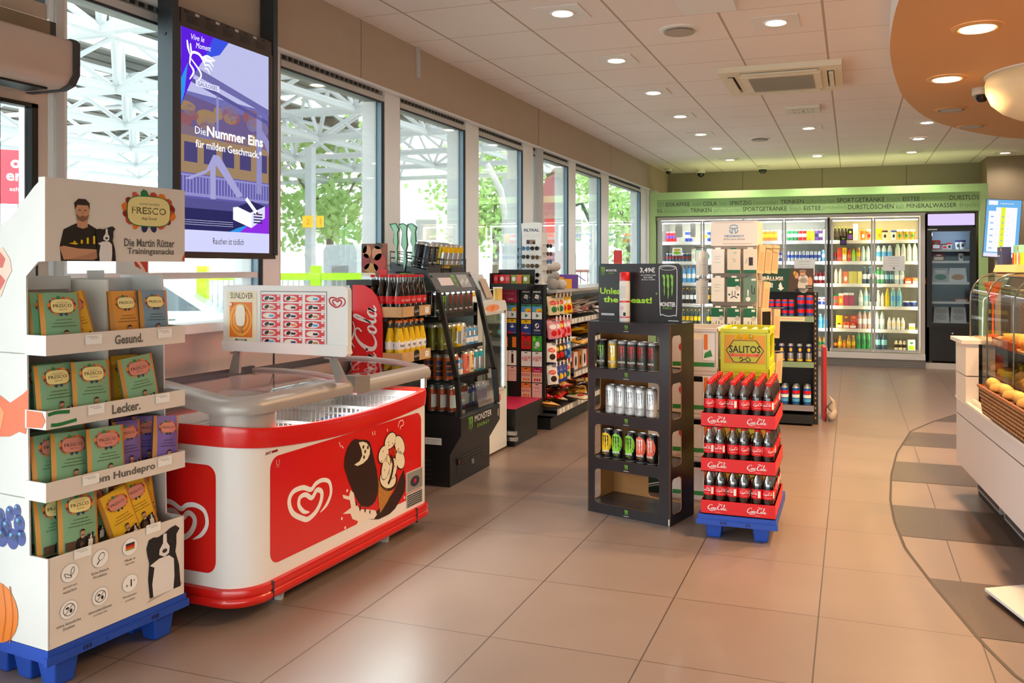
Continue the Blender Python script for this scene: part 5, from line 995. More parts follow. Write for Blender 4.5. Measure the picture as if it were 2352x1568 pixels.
def k_red(m,fr): m.ell(fr,.005,.06,.028,.03,mat('card_brown','#8a3a22',.5),1); m.rect(fr,-W_,0,W_,.014,black,1)
def k_green(m,fr): m.ell(fr,.005,.055,.02,.025,paper,1); m.ell(fr,-.01,.03,.018,.01,lgrey,1); m.ell(fr,-.025,.1,.012,.02,lime,1)
def k_hm(m,fr): m.text(fr,'H&M',0,.068,.046,cokered,w=.08,shear=.25,bold=.0,l=1)
def k_org(c): return lambda m,fr:(full(m,fr,.085,.128,c),m.text(fr,'GUTSCHEIN',0,.1,.01,paper,w=.06,l=1),[m.rect(fr,-.04+.02*i,.05,-.025+.02*i,.075,pk,1) for i in range(4)],[m.ell(fr,-.02+.022*i,.022,.009,.012,c,1,10) for i in range(3)])
CR={'blox':(bk,k_blox,'black gaming'),'play':(paper,k_play,'rainbow and white'),'ps':(mat('card_blue','#24418f',.4),k_ps,'blue card with yellow top, a gaming'),'steam':(navy,k_steam,'dark navy'),'red':(red,k_red,'red gaming'),'green':(mat('card_green','#3fae3a',.4),k_green,'bright green'),'hm':(paper,k_hm,'white fashion'),'org':(mat('card_peach','#f0c9ae',.5),k_org(orange),'orange and peach'),'mag':(mat('card_peach','#f0c9ae'),k_org(magenta),'magenta and peach'),'pinkc':(mat('card_blush','#eec4b8',.5),lambda m,fr:(script(m,fr,-.03,.09,.055,.01,red,1),script(m,fr,-.03,.06,.06,.008,pk,1)),'blush pink'),'dk':(bk,lambda m,fr:m.rect(fr,.0,.02,W_,.11,orange),'black and orange'),'whiter':(paper,lambda m,fr:(m.rect(fr,-.01,.02,.015,.1,brown,1),),'white'),'grn2':(mat('card_grass','#2f9a3c',.4),lambda m,fr:script(m,fr,-.03,.06,.06,.012,paper,1),'grass green')}
CM={k:card(k,v[0],v[1]) for k,v in CR.items()}
rowsC=[('blox','blox'),('play','play'),('ps','steam'),('red','green'),('hm','hm'),('org','mag'),('org','pinkc')]
for i,(a,b) in enumerate(rowsC):
    for j,k in enumerate((a,b)):
        z=1.113-.1365*i; lab='%s gift card, %s row down, %s column of the card stand'%(CR[k][2].replace(' card with yellow top, a gaming',' and yellow'),nth(i),('left','right')[j])
        o=put(CM[k],'gift_card',loc=(-2.681+.102*j,6.696,z)); tag(o,lab,'gift card','gift cards on the black stand')
        for q in range(2):
            if i==0: 
                pass
for i,(a,b) in enumerate((('play','play'),('ps','ps'),('dk','dk'),('whiter','whiter'),('pinkc','pinkc'),('grn2','grn2'))):
    for j,k in enumerate((a,b)):
        if i==5 and j==1: continue
        z=.985-.137*i; o=put(CM[k],'gift_card',loc=(-2.875+.075*j,6.66+.01*j,z),rot=.1,scale=(.8,1,1)); tag(o,'%s gift card, %s row, %s column of the narrow left wing'%(CR[k][2].replace(' card with yellow top, a gaming',' and yellow'),nth(i),('left','right')[j]),'gift card','gift cards on the narrow wing')
# ---------------------------------------------------------------- snack shelving along the windows
SO=(-2.44,6.82,0)
t=thing('snack_shelving','dark grey shelving of sweets and snacks under the windows behind the gift cards','shelving',SO,ZR)
L_=2.9; shg=mat('shelf_grey','#47464a',.45)
m=MB(); m.box(0,.47,.0,L_,.5,1.2,bk); m.box(.0,.44,.0,.03,.5,1.24,shg); m.box(1.2,.44,0,1.23,.47,1.2,shg); m.box(.52,.3,.3,.535,.47,1.2,shg); m.build('back_panel',t)
m=MB(); m.box(0,.06,0,L_,.45,.1,black); m.build('plinth',t)
lip=mat('price_rail','#b9b6b2',.4)
for z,x0,y0 in ((.17,0,0),(.43,.55,.03),(.71,.55,.06),(.93,.52,.06)):
    m=MB(); m.box(x0,y0,z-.025,L_,.47,z,shg); m.box(x0,y0-.004,z-.04,L_,y0,z+.012,lip); m.box(x0,y0,z-.05,x0+.012,.4,z+.05,shg)
    k=0; x=x0+.05
    while x<L_-.1:
        m.rect(PL((x,y0-.004,z-.034),(1,0,0),(0,0,1)),0,0,.06,.04,paper); x+=.085+.04*(k%2); k+=1
    m.build('shelf',t)
def sbag(key,c,c2,c3,w=.1,h=.17):
    m=MB()
    def S(a,b,cc=0): q=max(0,1-(2*a/w)**2)**.5*max(0,1-(2*abs(b-h*.45)/(h*1.05))**2); return V((a,-.003-.02*q-cc-.001,b))
    m.rect(S,-w/2,0,w/2,h,c,0,6,6); m.rect(lambda a,b,cc=0:V((-a,.003+.014*max(0,1-(2*a/w)**2)*max(0,1-(2*(b-h*.45)/h)**2),b)),-w/2,0,w/2,h,c,0,4,4)
    m.rect(S,-w*.5,h*.86,w*.5,h*.97,paper,1,3,1); m.ell(S,0,h*.62,w*.36,h*.13,c2,2,14,rings=2); m.ell(S,w*.05,h*.28,w*.3,h*.16,c3,2,12,rings=2); script(m,S,-w*.25,h*.62,w*.5,h*.05,paper,4); return m.mesh('snackbag_'+key)
SB={'pale':sbag('pale',mat('bag_cream','#e6d5ac',.4),red,green),'yel':sbag('yel',yellow,paper,red),'ora':sbag('ora',mat('bag_gold','#d99a2a',.4),brown,paper),'red':sbag('red',red,yellow,pink),'pnk':sbag('pnk',mat('bag_pink','#e88fa0',.4),paper,red),'blu':sbag('blu',blue,yellow,sky),'sky':sbag('sky',sky,paper,blue),'brn':sbag('brn',brown,gold,red),'wht':sbag('wht',paper,red,brown),'by':sbag('by',blue,blue,yellow)}
CN={'pale':'cream','yel':'yellow','ora':'golden','red':'red','pnk':'pink','blu':'blue','sky':'sky blue','brn':'brown','wht':'white','by':'blue and yellow'}
for r_,(z,ks) in enumerate(((1.0,('pale','pale','pale','yel','yel')),(.79,('pnk','pnk','red','pnk','pnk')),(.585,('wht','brn','brn','blu','sky')),(.39,('wht','by','by','by','pale')))):
    for i,k in enumerate(ks):
        for d in range(2):
            y=.1+.1*d-.02; x=.06+.098*i
            o=put(SB[k],'snack_bag',loc=(SO[0]-y,SO[1]+x,z)); o.matrix_world=Matrix.Translation((SO[0]-y,SO[1]+x,z+.17))@Matrix.Rotation(ZR-.75+rnd.uniform(-.1,.1),4,'Z')@Matrix.Rotation(rnd.uniform(-.05,.12),4,'Y')@Matrix.Rotation(-.22,4,'X')@Matrix.Translation((0,0,-.17))
            tag(o,'%s snack bag, %s, %s peg row, %s from the left'%(CN[k],('in front','behind')[d],nth(r_),nth(i)),'snack bag','snack bags on the peg rows')
    pm=MB()
    for i in range(5): x=.06+.098*i; pm.tube([(x,.47,z+.163),(x,.04,z+.163),(x,.03,z+.175)],.003,chrome,5); pm.rect(PL((x+.005,.03,z+.16),(1,0,0),(0,0,1)),-.015,0,.025,.045,paper)
    pm.build('peg_row',t)
def mound(n,x0,x1,y0,y1,z,dz,keys,lab,grp):
    X=[x0+(x1-x0)*((i*.618)%1) for i in range(n)]
    for i in range(n):
        same=sorted(X[j] for j in range(n) if keys[j%len(keys)]==keys[i%len(keys)])
        k=keys[i%len(keys)]; x=x0+(x1-x0)*((i*.618)%1); y=y0+(y1-y0)*((i*.38)%1); zz=z+dz*(i/n)
        o=put(SB[k],'snack_bag'); o.matrix_world=Matrix.Translation((SO[0]-y,SO[1]+x,zz+.03))@Matrix.Rotation(rnd.uniform(0,6.28),4,'Z')@Matrix.Rotation(rnd.uniform(-.25,.25),4,'Y')@Matrix.Rotation(-PI/2+rnd.uniform(-.3,.3),4,'X')@Matrix.Scale(1.25,4)
        tag(o,'%s %s'%((ORD+['seventeenth','eighteenth','nineteenth','twentieth'])[same.index(x)],lab%CN[k]),'snack bag',grp)
mound(34,.05,.62,.03,.3,.18,.17,('ora','brn','red','pale'),'%s snack bag from the left in the bottom shelf heap beside the card stand','bags heaped on the bottom shelf')
mound(22,.6,1.7,.1,.34,.935,.1,('wht','wht','pnk','wht'),'%s sweet bag from the left in the pile on the top shelf','white bags piled on the top shelf')
mound(14,.62,1.6,.12,.34,.715,.1,('ora','yel','brn'),'%s sweet bag from the left in the pile on the second shelf','golden bags on the second shelf')
mound(14,.62,1.6,.1,.34,.175,.1,('brn','ora','red'),'%s snack bag from the left along the open bottom shelf','bags along the bottom shelf')
bxm={}
for i,(x,c,wd) in enumerate(((.62,red,'red'),(.76,paper,'white'),(.9,mat('box_orange','#d9822f',.5),'orange'),(1.04,paper,'white'),(1.18,red,'red'))):
    m=MB(); m.box(0,0,0,.12,.14,.17,c); m.ell(PL((.06,0,.08),(1,0,0),(0,0,1),.001),0,0,.03,.05,brown); tag(m.build('snack_box',loc=(SO[0]-.1,SO[1]+x,.432),rz=ZR),'%s upright snack box, %s from the left on the third shelf'%(wd,nth(i)),'box','upright boxes on the third shelf')
for i,(x,c,wd) in enumerate(((.75,navy,'navy'),(1.25,blue,'blue'),(1.4,blue,'blue'))):
    m=MB(); m.cyl((0,0,0),(0,0,.13),.04,.04,c,18); m.cyl((0,0,.13),(0,0,.145),.041,.041,mat('lid_gold','#c9a13c',.4),18); tag(m.build('snack_tub',loc=(SO[0]-.4,SO[1]+x,.932)),'%s tub with gold lid at the back of the top shelf, %s from the left'%(wd,nth(i)),'tub')
# fruit gum box left of the sunglasses
m=MB(); m.box(0,0,0,.34,.2,.05,bk); m.box(0,.19,.05,.34,.2,.17,bk); m.box(0,0,0,.012,.2,.14,bk); tag(m.build('counter_tray',loc=(-2.94,6.5,1.236)),'black cardboard tray of sweets left of the sunglasses stand','tray')
for i in range(6):
    m=MB(); c=(red,red,mat('gum_red','#c63a3a',.4),mat('gum_green','#7f9a3a',.4),orange,mat('gum_green','#7f9a3a'))[i]; m.box(-.024,-.03,0,.024,.03,.075,c); m.ell(PL((0,-.03,.04),(1,0,0),(0,0,1),.001),0,0,.016,.02,(pink,paper)[i%2]); tag(m.build('sweet_packet',loc=(-2.9+.054*i,6.57,1.287),rz=.15*(i%2)),'%s sweet packet, %s from the left in the black tray beside the sunglasses'%(('red','red','red','green','orange','green')[i],nth(i)),'sweets','sweet packets in the black tray')
# sunglasses stand
GO=(-2.79,6.86,1.285)
t=thing('sunglasses_stand','tall white stand of sunglasses before the round column','display stand',GO)
m=MB(); m.prism([(0,0),(.185,0),(.185,.42),(.195,.53),(.16,.538),(.1,.54),(.04,.538),(-.005,.53),(.002,.42)],1,0,.012,white); m.prism([(.185,0),(.185,.45),(.19,.45),(.19,0)],1,0,.15,offwhite)
fr=PL((0,0,0),(1,0,0),(0,0,1),.001); m.text(fr,'FILTRAL',.094,.47,.026,navy,w=.145,bold=.02); m.rect(fr,.015,.4,.175,.44,offwhite); m.rect(fr,.045,.345,.13,.385,mat('photo_strip','#9a7a63',.5)); m.rect(fr,.05,.35,.075,.38,navy,1); m.rect(fr,.105,.345,.13,.37,black,1); m.box(-.02,-.03,-.012,.21,.16,0,offwhite); m.build('board',t)
def shades(c):
    m=MB(); 
    for x in (-.034,.034): m.ell(PL((x,-.004,0),(1,0,0),(0,0,1)),0,0,.028,.018,c,0,16,e=2.6); m.tube([(x+.029*math.cos(a*PI/8),-.002,.019*math.sin(a*PI/8)) for a in range(16)],.0022,bk,5,True); m.tube([(x*1.85,0,.008),(x*1.9,.03,.008),(x*1.8,.09,-.004)],.002,bk,5)
    m.tube([(-.007,-.004,.006),(0,-.006,.009),(.007,-.004,.006)],.002,bk,5); return m.mesh('shades',3)
SH=[shades(mat('lens_brown','#5a4632',.15)),shades(mat('lens_black','#191a1e',.12)),shades(mat('lens_blue','#4a7fae',.12))]
for i,(x,z,k) in enumerate(((.05,.29,2),(.135,.29,1),(.05,.215,1),(.14,.21,0),(.05,.135,0),(.135,.135,0),(.05,.06,1),(.14,.055,1),(.06,.0,1),(.135,.0,1))):
    o=put(SH[k],'sunglasses',loc=(GO[0]+x,GO[1]-.03,GO[2]+z+.018),rot=rnd.uniform(-.15,.15),scale=(.62,.8,.9)); tag(o,'%s sunglasses, %s row from the top, %s column on the white stand front'%(('brown','black','blue')[k],nth(i//2),('left','right')[i%2]),'sunglasses','sunglasses on the white stand')
for i,(z,k) in enumerate(((.33,1),(.26,0),(.19,2),(.1,0))):
    o=put(SH[k],'sunglasses',loc=(GO[0]+.235,GO[1]+.07,GO[2]+z),rot=ZR*.9,scale=(.8,.8,.9)); tag(o,'sunglasses, %s from the top on the right side of the white stand'%nth(i),'sunglasses','sunglasses on the stand side')
    o=put(SH[k],'sunglasses',loc=(GO[0]-.05,GO[1]+.04,GO[2]+z-.03),rot=-ZR*.8,scale=(.7,.8,.9)); tag(o,'sunglasses, %s from the top on the left side of the white stand'%nth(i),'sunglasses','sunglasses on the stand left side')
# soft grey rolls and boxes on the shelf top
gp=mat('plush_grey','#a39c96',.9)
m=MB(); m.box(-2.95,6.84,1.2,-2.45,8.6,1.225,lip); tag(m.build('top_board'),'grey board lying along the top of the snack shelving','board')
for i,(x,y,z,r_,rz,c,lab) in enumerate(((-2.55,7.0,1.275,.05,.6,gp,'grey soft neck roll lying in front right of the sunglasses stand'),(-2.53,7.13,1.27,.045,1.0,mat('plush_light','#c9c2bc',.9),'pale soft roll behind the grey one'),(-2.6,7.1,1.345,.04,1.5,gp,'grey soft roll in the middle of the small pile'),(-2.6,7.12,1.43,.042,2.2,mat('plush_light','#c9c2bc'),'pale soft roll on top of the small pile'))):
    m=MB(); n=8; prof=[(.004,-.08),(r_*.7,-.075),(r_,-.05),(r_*1.05,0),(r_,.05),(r_*.7,.075),(.004,.08)]; m.M=Matrix.Rotation(PI/2,4,'X'); m.lathe(prof,c,16); tag(m.build('neck_roll',loc=(x,y,z),rz=rz,ang=2),lab,'soft roll')
t=thing('snack_carton','open yellow and purple carton on the shelf top beside the grey soft rolls','box',(-2.62,7.35,1.226),.25); m=MB(); m.box(0,0,0,.18,.16,.13,purple); m.rect(PL((0,0,0),(1,0,0),(0,0,1),.001),.0,.0,.13,.09,mat('carton_yellow','#f2ab1c',.5)); m.build('body',t); m=MB(); m.hexa([(.18,0,.12),(.184,0,.12),(.184,.16,.12),(.18,.16,.12)],[(.25,0,.07),(.254,0,.07),(.254,.16,.07),(.25,.16,.07)],purple); m.build('flap',t)
m=MB(); m.box(0,0,0,.1,.04,.11,mat('carton_yellow','#f2ab1c')); tag(m.build('snack_packet',loc=(-2.62,7.2,1.226),rz=.3),'orange packet leaning behind the grey soft rolls','packet')
m=MB(); m.cyl((0,0,0),(0,0,.005),.06,.06,black,16); m.cyl((0,0,0),(0,0,.2),.006,.006,grey,8); m.box(-.05,-.008,.18,.05,.008,.4,red); m.rect(PL((-.045,-.008,.2),(1,0,0),(0,0,1),.001),0,.0,.09,.05,mat('sign_orange','#ef6d3a',.5)); tag(m.build('small_sign',loc=(-2.66,9.6,1.226)),'small red and orange sign standing on the shelving near the coolers','sign')
m=MB(); m.box(-2.95,8.6,1.2,-2.5,9.75,1.225,lip); tag(m.build('top_board'),'grey board at the far end of the shelving carrying the small red sign','board')
# ---------------------------------------------------------------- cardboard display of energy cans
MO,MR=(-1.47,4.643,0),math.atan2(-.149,.525)
t=thing('energy_drink_display','black cardboard floor display of energy drink cans with four open tiers','display stand',MO,MR)
W,Dp,Hh=.545,.29,1.108; cb=mat('display_black','#252226',.3,noise=.15,nscale=30)
def rr(x0,z0,x1,z1,r=.022):
    P=[]
    for cx,cz,a0 in ((x1-r,z1-r,0),(x0+r,z1-r,1),(x0+r,z0+r,2),(x1-r,z0+r,3)):
        for i in range(4): a=(a0+i/3)*PI/2; P.append((cx+r*math.cos(a),cz+r*math.sin(a)))
    return P
tiers=((.842,1.048),(.582,.783),(.319,.516),(.058,.256))
F0=PL((0,0,0),(1,0,0),(0,0,1),0)
m=MB(); m.plate(F0,[(0,0),(W,0),(W,Hh-.04),(W-.04,Hh),(.04,Hh),(0,Hh-.04)] if False else [(0,0),(W,0),(W,Hh),(0,Hh)],[rr(.049,a,.475,b) for a,b in tiers],.004,cb,kraft)
FR=PL((0,0,0),(1,0,0),(0,0,1),.0008)
for z in (1.083,.812,.55,.287,.03): claw(m,FR,.262,z,.022,.03,clawgreen,1); m.rect(FR,.245,z-.022,.279,z-.019,lgrey)
m.rect(FR,W-.012,.003,W-.006,.04,paper); m.build('front_panel',t)
for x,n in ((0,'left'),(W,'right')):
    m=MB(); fr=PL((x,0,0),(0,1,0),(0,0,1),0) if n=='right' else PL((x,Dp,0),(0,-1,0),(0,0,1),0)
    hs=[rr(.02,a,.135,b) for a,b in tiers] if n=='right' else [rr(Dp-.135,a,Dp-.02,b) for a,b in tiers]
    hs+= [rr(Dp-.012,b-.07,Dp-.002,b-.03,.004) if n=='right' else rr(.002,b-.07,.012,b-.03,.004) for a,b in tiers[:0]]
    m.plate(fr,[(0,0),(Dp,0),(Dp,Hh),(0,Hh)],hs,.005,cb,kraft); m.build('side_panel',t)
m=MB(); m.plate(PL((W,Dp,0),(-1,0,0),(0,0,1),0),[(0,0),(W,0),(W,Hh),(0,Hh)],[rr(.06,a,.3,b) for a,b in tiers],.005,kraft,kraft); m.build('back_panel',t)
for a,b in tiers:
    m=MB(); m.box(.005,.005,a-.012,W-.005,Dp-.006,a-.006,mat('shelf_film','#3a3a40',.25)); m.build('shelf',t)
m=MB(); m.box(-.002,-.002,Hh,W+.002,Dp+.002,Hh+.005,cb); m.build('top_board',t)
cl_=mat('fold_clear','#c9c9c9',.3)
CA=(-.007,.13)
m=MB(); P=[(.0,0),(.555,0),(.555,.31),(.545,.33),(.53,.337),(.02,.337),(.006,.33),(0,.315)]
m.prism(P,1,.13,.136,cb); HF=PL((0,.13,0),(1,0,0),(0,0,1),.0008)
claw(m,HF,.03,.29,.03,.055,clawgreen); m.text(HF,'MONSTER',.09,.297,.013,paper,w=.075,bold=.02); m.text(HF,'ENERGY',.09,.281,.005,clawgreen,w=.045)
lg=mat('slogan_green','#b4f03c',.5)
m.text(HF,'Unleash',.11,.175,.038,lg,w=.2,bold=.025); m.text(HF,'the  Beast!',.2,.125,.036,lg,w=.33,bold=.03); m.text(HF,'®',.395,.165,.012,lg)
m.text(HF,'3,49€',.335,.298,.034,paper,w=.1,bold=.02)
for k,s in enumerate(('0,5L, PFAND 0,25€','PRO LITER','(0,5L) 6,98€')): m.text(HF,s,.34,.27-.013*k,.008,paper,w=(.1,.06,.09)[k],bold=.02)
# outlined can print
m.stroke(HF,[(.412,.31),(.42,.322),(.47,.327),(.515,.32),(.522,.305),(.526,.28),(.523,.06),(.51,.045),(.47,.038),(.43,.047),(.418,.06),(.412,.29),(.412,.31)],.004,paper,0); m.ell(HF,.467,.31,.05,.012,lgrey,1); m.ell(HF,.467,.31,.044,.009,bl,2)
claw(m,HF,.467,.205,.075,.14,clawgreen,1); m.text(HF,'MONSTER',.467,.105,.026,paper,w=.1,bold=.03,l=2); m.text(HF,'ENERGY',.467,.083,.01,clawgreen,w=.06,l=2)
m.rect(HF,.02,.03,.11,.042,paper); m.text(HF,'MONSTERENERGY.COM',.065,.036,.006,ink,w=.08,l=1); m.rect(HF,.47,.01,.535,.014,paper)
o=m.build('header_card',t); o.location=(-.007,0,Hh+.005)
# spray can before the card
t=thing('spray_can','white spray can with a red cap standing before the black header card','spray can',(0,0,0))
cM,sM=math.cos(MR),math.sin(MR)
def mw(x,y,z): return (MO[0]+x*cM-y*sM,MO[1]+x*sM+y*cM,z)
t.location=mw(.208,.075,Hh+.0055); t.rotation_euler.z=MR
m=MB(); m.lathe([(.029,0,white),(.031,.004),(.031,.225),(.029,.237)],white,24); fr=CY(0,0,.031); m.rect(fr,-.09,.112,.09,.122,red,0,24); m.rect(fr,-.09,.024,.09,.03,red,0,24)
for k in range(9): script(m,fr,-.015,.205-.008*k,.038,.004,grey,1,k)
m.poly(fr,[(-.012,.08),(0,.092),(.012,.08),(0,.068)],pink,1); m.rect(fr,.008,.035,.022,.055,ink,1); m.build('can_body',t)
m=MB(); m.lathe([(.03,.237,red),(.03,.28),(.026,.287),(.01,.289)],red,24); m.build('cap',t)
xs=((.065,.143,.208,.272,.341,.409),(.128,.194,.261,.324,.398),(.104,.173,.261,.333,.403))
ks=((('black','black and green'),('gold','gold'),('camo','red clawed dark'),('camo','red clawed dark'),('camo','red clawed dark'),('camo','red clawed dark')),tuple([('white','silver white')]*5),(('yel','black and yellow'),('grn','black and green'),('grn','black and green'),('org','black and coral orange'),('org','black and coral orange')))
for r_,(row,kk) in enumerate(zip(xs,ks)):
    z=tiers[r_][0]-.0055
    row_cans(kk,lambda i:mw(row[i],.055,z),MR,'%s tier of the cardboard display'%('top','second','third')[r_],'energy cans in the cardboard display')
# ---------------------------------------------------------------- cola tower on a blue pallet
CX_,CY_=-.757,4.38; trayred=mat('tray_red','#e0131a',.4)
t=pallet((CX_-.015,CY_-.012,0),0,.405,.6,'blue plastic pallet under the tower of cola bottle trays',.126)
pet=glass('pet_clear','#f6f3f1',.26,.14)
m=MB(); m.lathe([(.02,0,colad),(.028,.004),(.0305,.02),(.029,.05),(.0305,.08),(.0305,.13),(.03,.15),(.0285,.163,pet),(.022,.19),(.0135,.21),(.0125,.222)],colad,14); pb=m.mesh('pet_body')
m=MB(); m.lathe([(.0308,.093),(.0311,.094),(.0311,.142),(.0308,.143)],cokered,14,caps=False); coke(m,CY(0,0,.0311,th0=-PI/2),0,.122,.05,paper,1,n=2); m.rect(CY(0,0,.0311),.028,.1,.042,.135,paper,1); script(m,CY(0,0,.0311),-.02,.104,.04,.003,paper,1); pl=m.mesh('pet_label')
m=MB(); m.lathe([(.0145,.216),(.0148,.218),(.0148,.233),(.011,.236)],mat('cap_red','#d41a1c',.35),12); pc=m.mesh('pet_cap')
nR=('front','second','third','fourth','fifth','sixth','rear')
for z0,tier in ((.127,'bottom'),(.35,'middle'),(.588,'top')):
    t=thing('bottle_tray','red cardboard tray with white script lettering, %s of the three on the blue pallet'%tier,'tray',(CX_,CY_,z0))
    m=MB(); h=.072; m.box(0,0,0,.385,.004,h,trayred); m.box(0,.004,0,.004,.47,h,trayred); m.box(.381,.004,0,.385,.47,h,trayred); m.box(0,.466,0,.385,.47,h,trayred); m.box(0,0,0,.385,.47,.004,kraft)
    fr=PL((0,0,0),(1,0,0),(0,0,1),.0008); coke(m,fr,.085,.037,.1,paper); coke(m,fr,.29,.037,.1,paper); script(m,fr,.075,.013,.03,.003,paper); script(m,fr,.28,.013,.03,.003,paper)
    m.build('box',t)
    for j in range(7):
        for i in range(6):
            if tier!='top' and j>1 and i<5: continue
            x=.036+.0625*i+(.0025 if i%2==0 else -.0025)+rnd.uniform(-.0015,.0015); y=.036+.0655*j
            o=put(pb,'cola_bottle',loc=(CX_+x,CY_+y,z0+.0045),rot=rnd.uniform(-.9,.9)); tag(o,'red capped cola bottle, %s row, %s from the left, %s red tray'%(nR[j],nth(i),tier),'bottle','cola bottles in the red trays'); put(pl,'label',o); put(pc,'cap',o)
# ---------------------------------------------------------------- beer crates
crl=mat('crate_lime','#d2d81c',.4); lab_y=mat('label_ochre','#e0a22a',.5); bgl=mat('beer_glass','#c9a02e',.15,coat=.4)
def crate(name,loc,rz,w,d,h,c,lab,deco,handle=(.3,.7),bott=None):
    t=thing(name,lab,'crate',loc,rz); m=MB(); e=.014
    hx0,hx1=w*handle[0],w*handle[1]; hz=h*.78
    m.plate(PL((0,0,0),(1,0,0),(0,0,1),0),[(0,0),(w,0),(w,h),(0,h)],[rr(hx0,hz-.01,hx1,h*.88,.012)],e,c)
    m.plate(PL((w,0,0),(0,1,0),(0,0,1),0),[(0,0),(d,0),(d,h),(0,h)],[rr(d*.2,h*.25,d*.8,h*.85,.025)],e,c)
    m.box(0,e,0,e,d,h,c); m.box(0,d-e,0,w,d,h,c); m.box(e,e,0,w-e,d-e,.01,c)
    for k in (.33,.66): m.box(w*k-.003,e,.01,w*k+.003,d-e,h*.55,c); m.box(e,d*k-.003,.01,w-e,d*k+.003,h*.55,c)
    m.box(-.004,-.004,h-.02,w+.004,.0,h,c); m.box(w,-.004,h-.02,w+.004,d,h,c); m.box(-.004,-.004,0,w+.004,0,.022,c); m.box(w,-.004,0,w+.004,d,.022,c); m.box(-.004,-.003,.022,.012,0,h-.02,c); m.box(w-.012,-.003,.022,w+.003,0,h-.02,c)
    m.build('body',t)
    if deco: m=MB(); deco(m,PL((0,-.001,0),(1,0,0),(0,0,1),.0006),w,h); m.build('front_label',t)
    return t
def d_sal(m,fr,w,h):
    m.plate(lambda a,b,c=0:fr(a,b,c),[(w*.07,h*.2),(w*.93,h*.2),(w*.93,h*.86),(w*.07,h*.86)],[rr(w*.27,h*.76,w*.73,h*.89-.012,.008)] if False else [rr(w*.295,h*.765,w*.705,h*.855,.01)],.0004,lab_y)
    hexp=[(w*.1,h*.5),(w*.26,h*.74),(w*.74,h*.74),(w*.9,h*.5),(w*.74,h*.22),(w*.26,h*.22)]
    m.poly(fr,hexp,ink,1); m.poly(fr,[(w*.5+(a-w*.5)*.95,h*.49+(b-h*.49)*.94) for a,b in hexp],mat('label_olive','#c2c23a',.5),2)
    m.text(fr,'SALITOS',w*.5,h*.53,h*.17,ink,w=w*.66,bold=.02,l=3); m.poly(fr,[(w*.22,h*.36),(w*.78,h*.36),(w*.82,h*.43),(w*.18,h*.43)],red,3); m.text(fr,'IMPORTED',w*.5,h*.395,h*.055,lab_y,w=w*.45,l=4)
    m.stroke(fr,[(w*.38,h*.3),(w*.42,h*.34),(w*.46,h*.28),(w*.4,h*.25),(w*.5,h*.3),(w*.56,h*.34),(w*.62,h*.28),(w*.56,h*.25),(w*.52,h*.3)],h*.02,ink,3)
SX,SY=-.757,5.1
for k in range(4):
    tr=crate('beer_crate',(SX,SY,.264*k),0,.285,.385,.262,crl,'lime yellow beer crate, %s of its stack'%('lowest','second from the floor','third from the floor','topmost')[k],d_sal)
m=MB(); m.lathe([(.024,0,bgl),(.0275,.004),(.0275,.13),(.012,.19),(.0125,.225),(.013,.23,paper),(.0145,.234),(.012,.242)],bgl,12); sb=m.mesh('beer_bottle')
for i in range(4):
    for j in range(4): tag(put(sb,'beer_bottle',loc=(SX+.045+.065*i,SY+.05+.08*j,.264*3+.0115)),'beer bottle in the topmost lime crate, %s row, %s from the left'%(nth(j),nth(i)),'bottle','beer bottles in the lime crate')
crw=mat('crate_white','#e6ddd6',.45); crg=mat('crate_green','#123f2e',.45); grn=mat('stripe_green','#2f8a3c',.5)
def d_krom(m,fr,w,h):
    m.rect(fr,.02,h*.1,w-.02,h*.2,grn); m.ell(fr,w*.3,h*.55,.03,.03,red); m.rect(fr,w*.7,h*.25,w*.95,h*.9,paper,1); m.poly(fr,[(w*.72,h*.3),(w*.9,h*.35),(w*.86,h*.5),(w*.74,h*.42)],grn,2); m.rect(fr,w*.72,h*.5,w*.8,h*.86,orange,2)
for k in range(4): crate('beer_crate',(-1.075,5.08,.264*k),.0,.298,.39,.262,crw,'white beer crate with green stripe, %s of its stack'%('lowest','second from the floor','third from the floor','topmost')[k],d_krom)
def d_beck(m,fr,w,h): m.text(fr,"BECK'S",w*.52,h*.55,h*.17,paper,w=w*.62,bold=.03,l=1); m.stroke(fr,[(0,h*.2),(w*.3,h*.12),(w*.6,h*.2),(w,h*.3)],.008,paper,1); m.stroke(fr,[(0,h*.16),(w*.3,h*.07),(w*.6,h*.15),(w,h*.25)],.004,paper,1)
crate('beer_crate',(-1.385,5.16,0),-.05,.295,.39,.275,crg,'dark green beer crate on the floor seen through the lowest tier',d_beck)
# ---------------------------------------------------------------- phone accessory stand
TO=(-.925,5.75,0); t=thing('phone_accessory_stand','tall beige white stand of phone cables and chargers behind the lime crates','display stand',TO,-.03)
tb=mat('stand_beige','#cfc4ba',.5); tp=mat('peg_panel','#a89b90',.5); hw=mat('header_white','#ece2da',.5)
m=MB(); m.box(0,0,1.575,.315,.3,1.745,hw); FH=PL((0,0,0),(1,0,0),(0,0,1),.001); m.rect(FH,.02,1.735,.29,1.738,mat('rim_rose','#c9b1a8',.5)); m.rect(FH,.08,1.588,.28,1.592,mat('rim_rose','#c9b1a8'))
lb=mat('logo_blue','#5b93c4',.5)
m.stroke(FH,[(.13,1.7),(.14,1.715),(.158,1.718),(.176,1.715),(.186,1.7)],.005,lb); m.rect(FH,.128,1.692,.188,1.698,lb); m.stroke(FH,[(.131,1.685),(.133,1.67),(.15,1.66)],.006,lb); m.stroke(FH,[(.185,1.685),(.183,1.67),(.166,1.66)],.006,lb); m.rect(FH,.145,1.66,.15,1.688,lb); m.rect(FH,.166,1.66,.171,1.688,lb); m.rect(FH,.15,1.684,.166,1.688,lb)
m.text(FH,'TECHANCY',.16,1.642,.014,lb,w=.14,bold=.03); m.text(FH,'all for your phone',.16,1.62,.014,ink,w=.145); m.build('header',t)
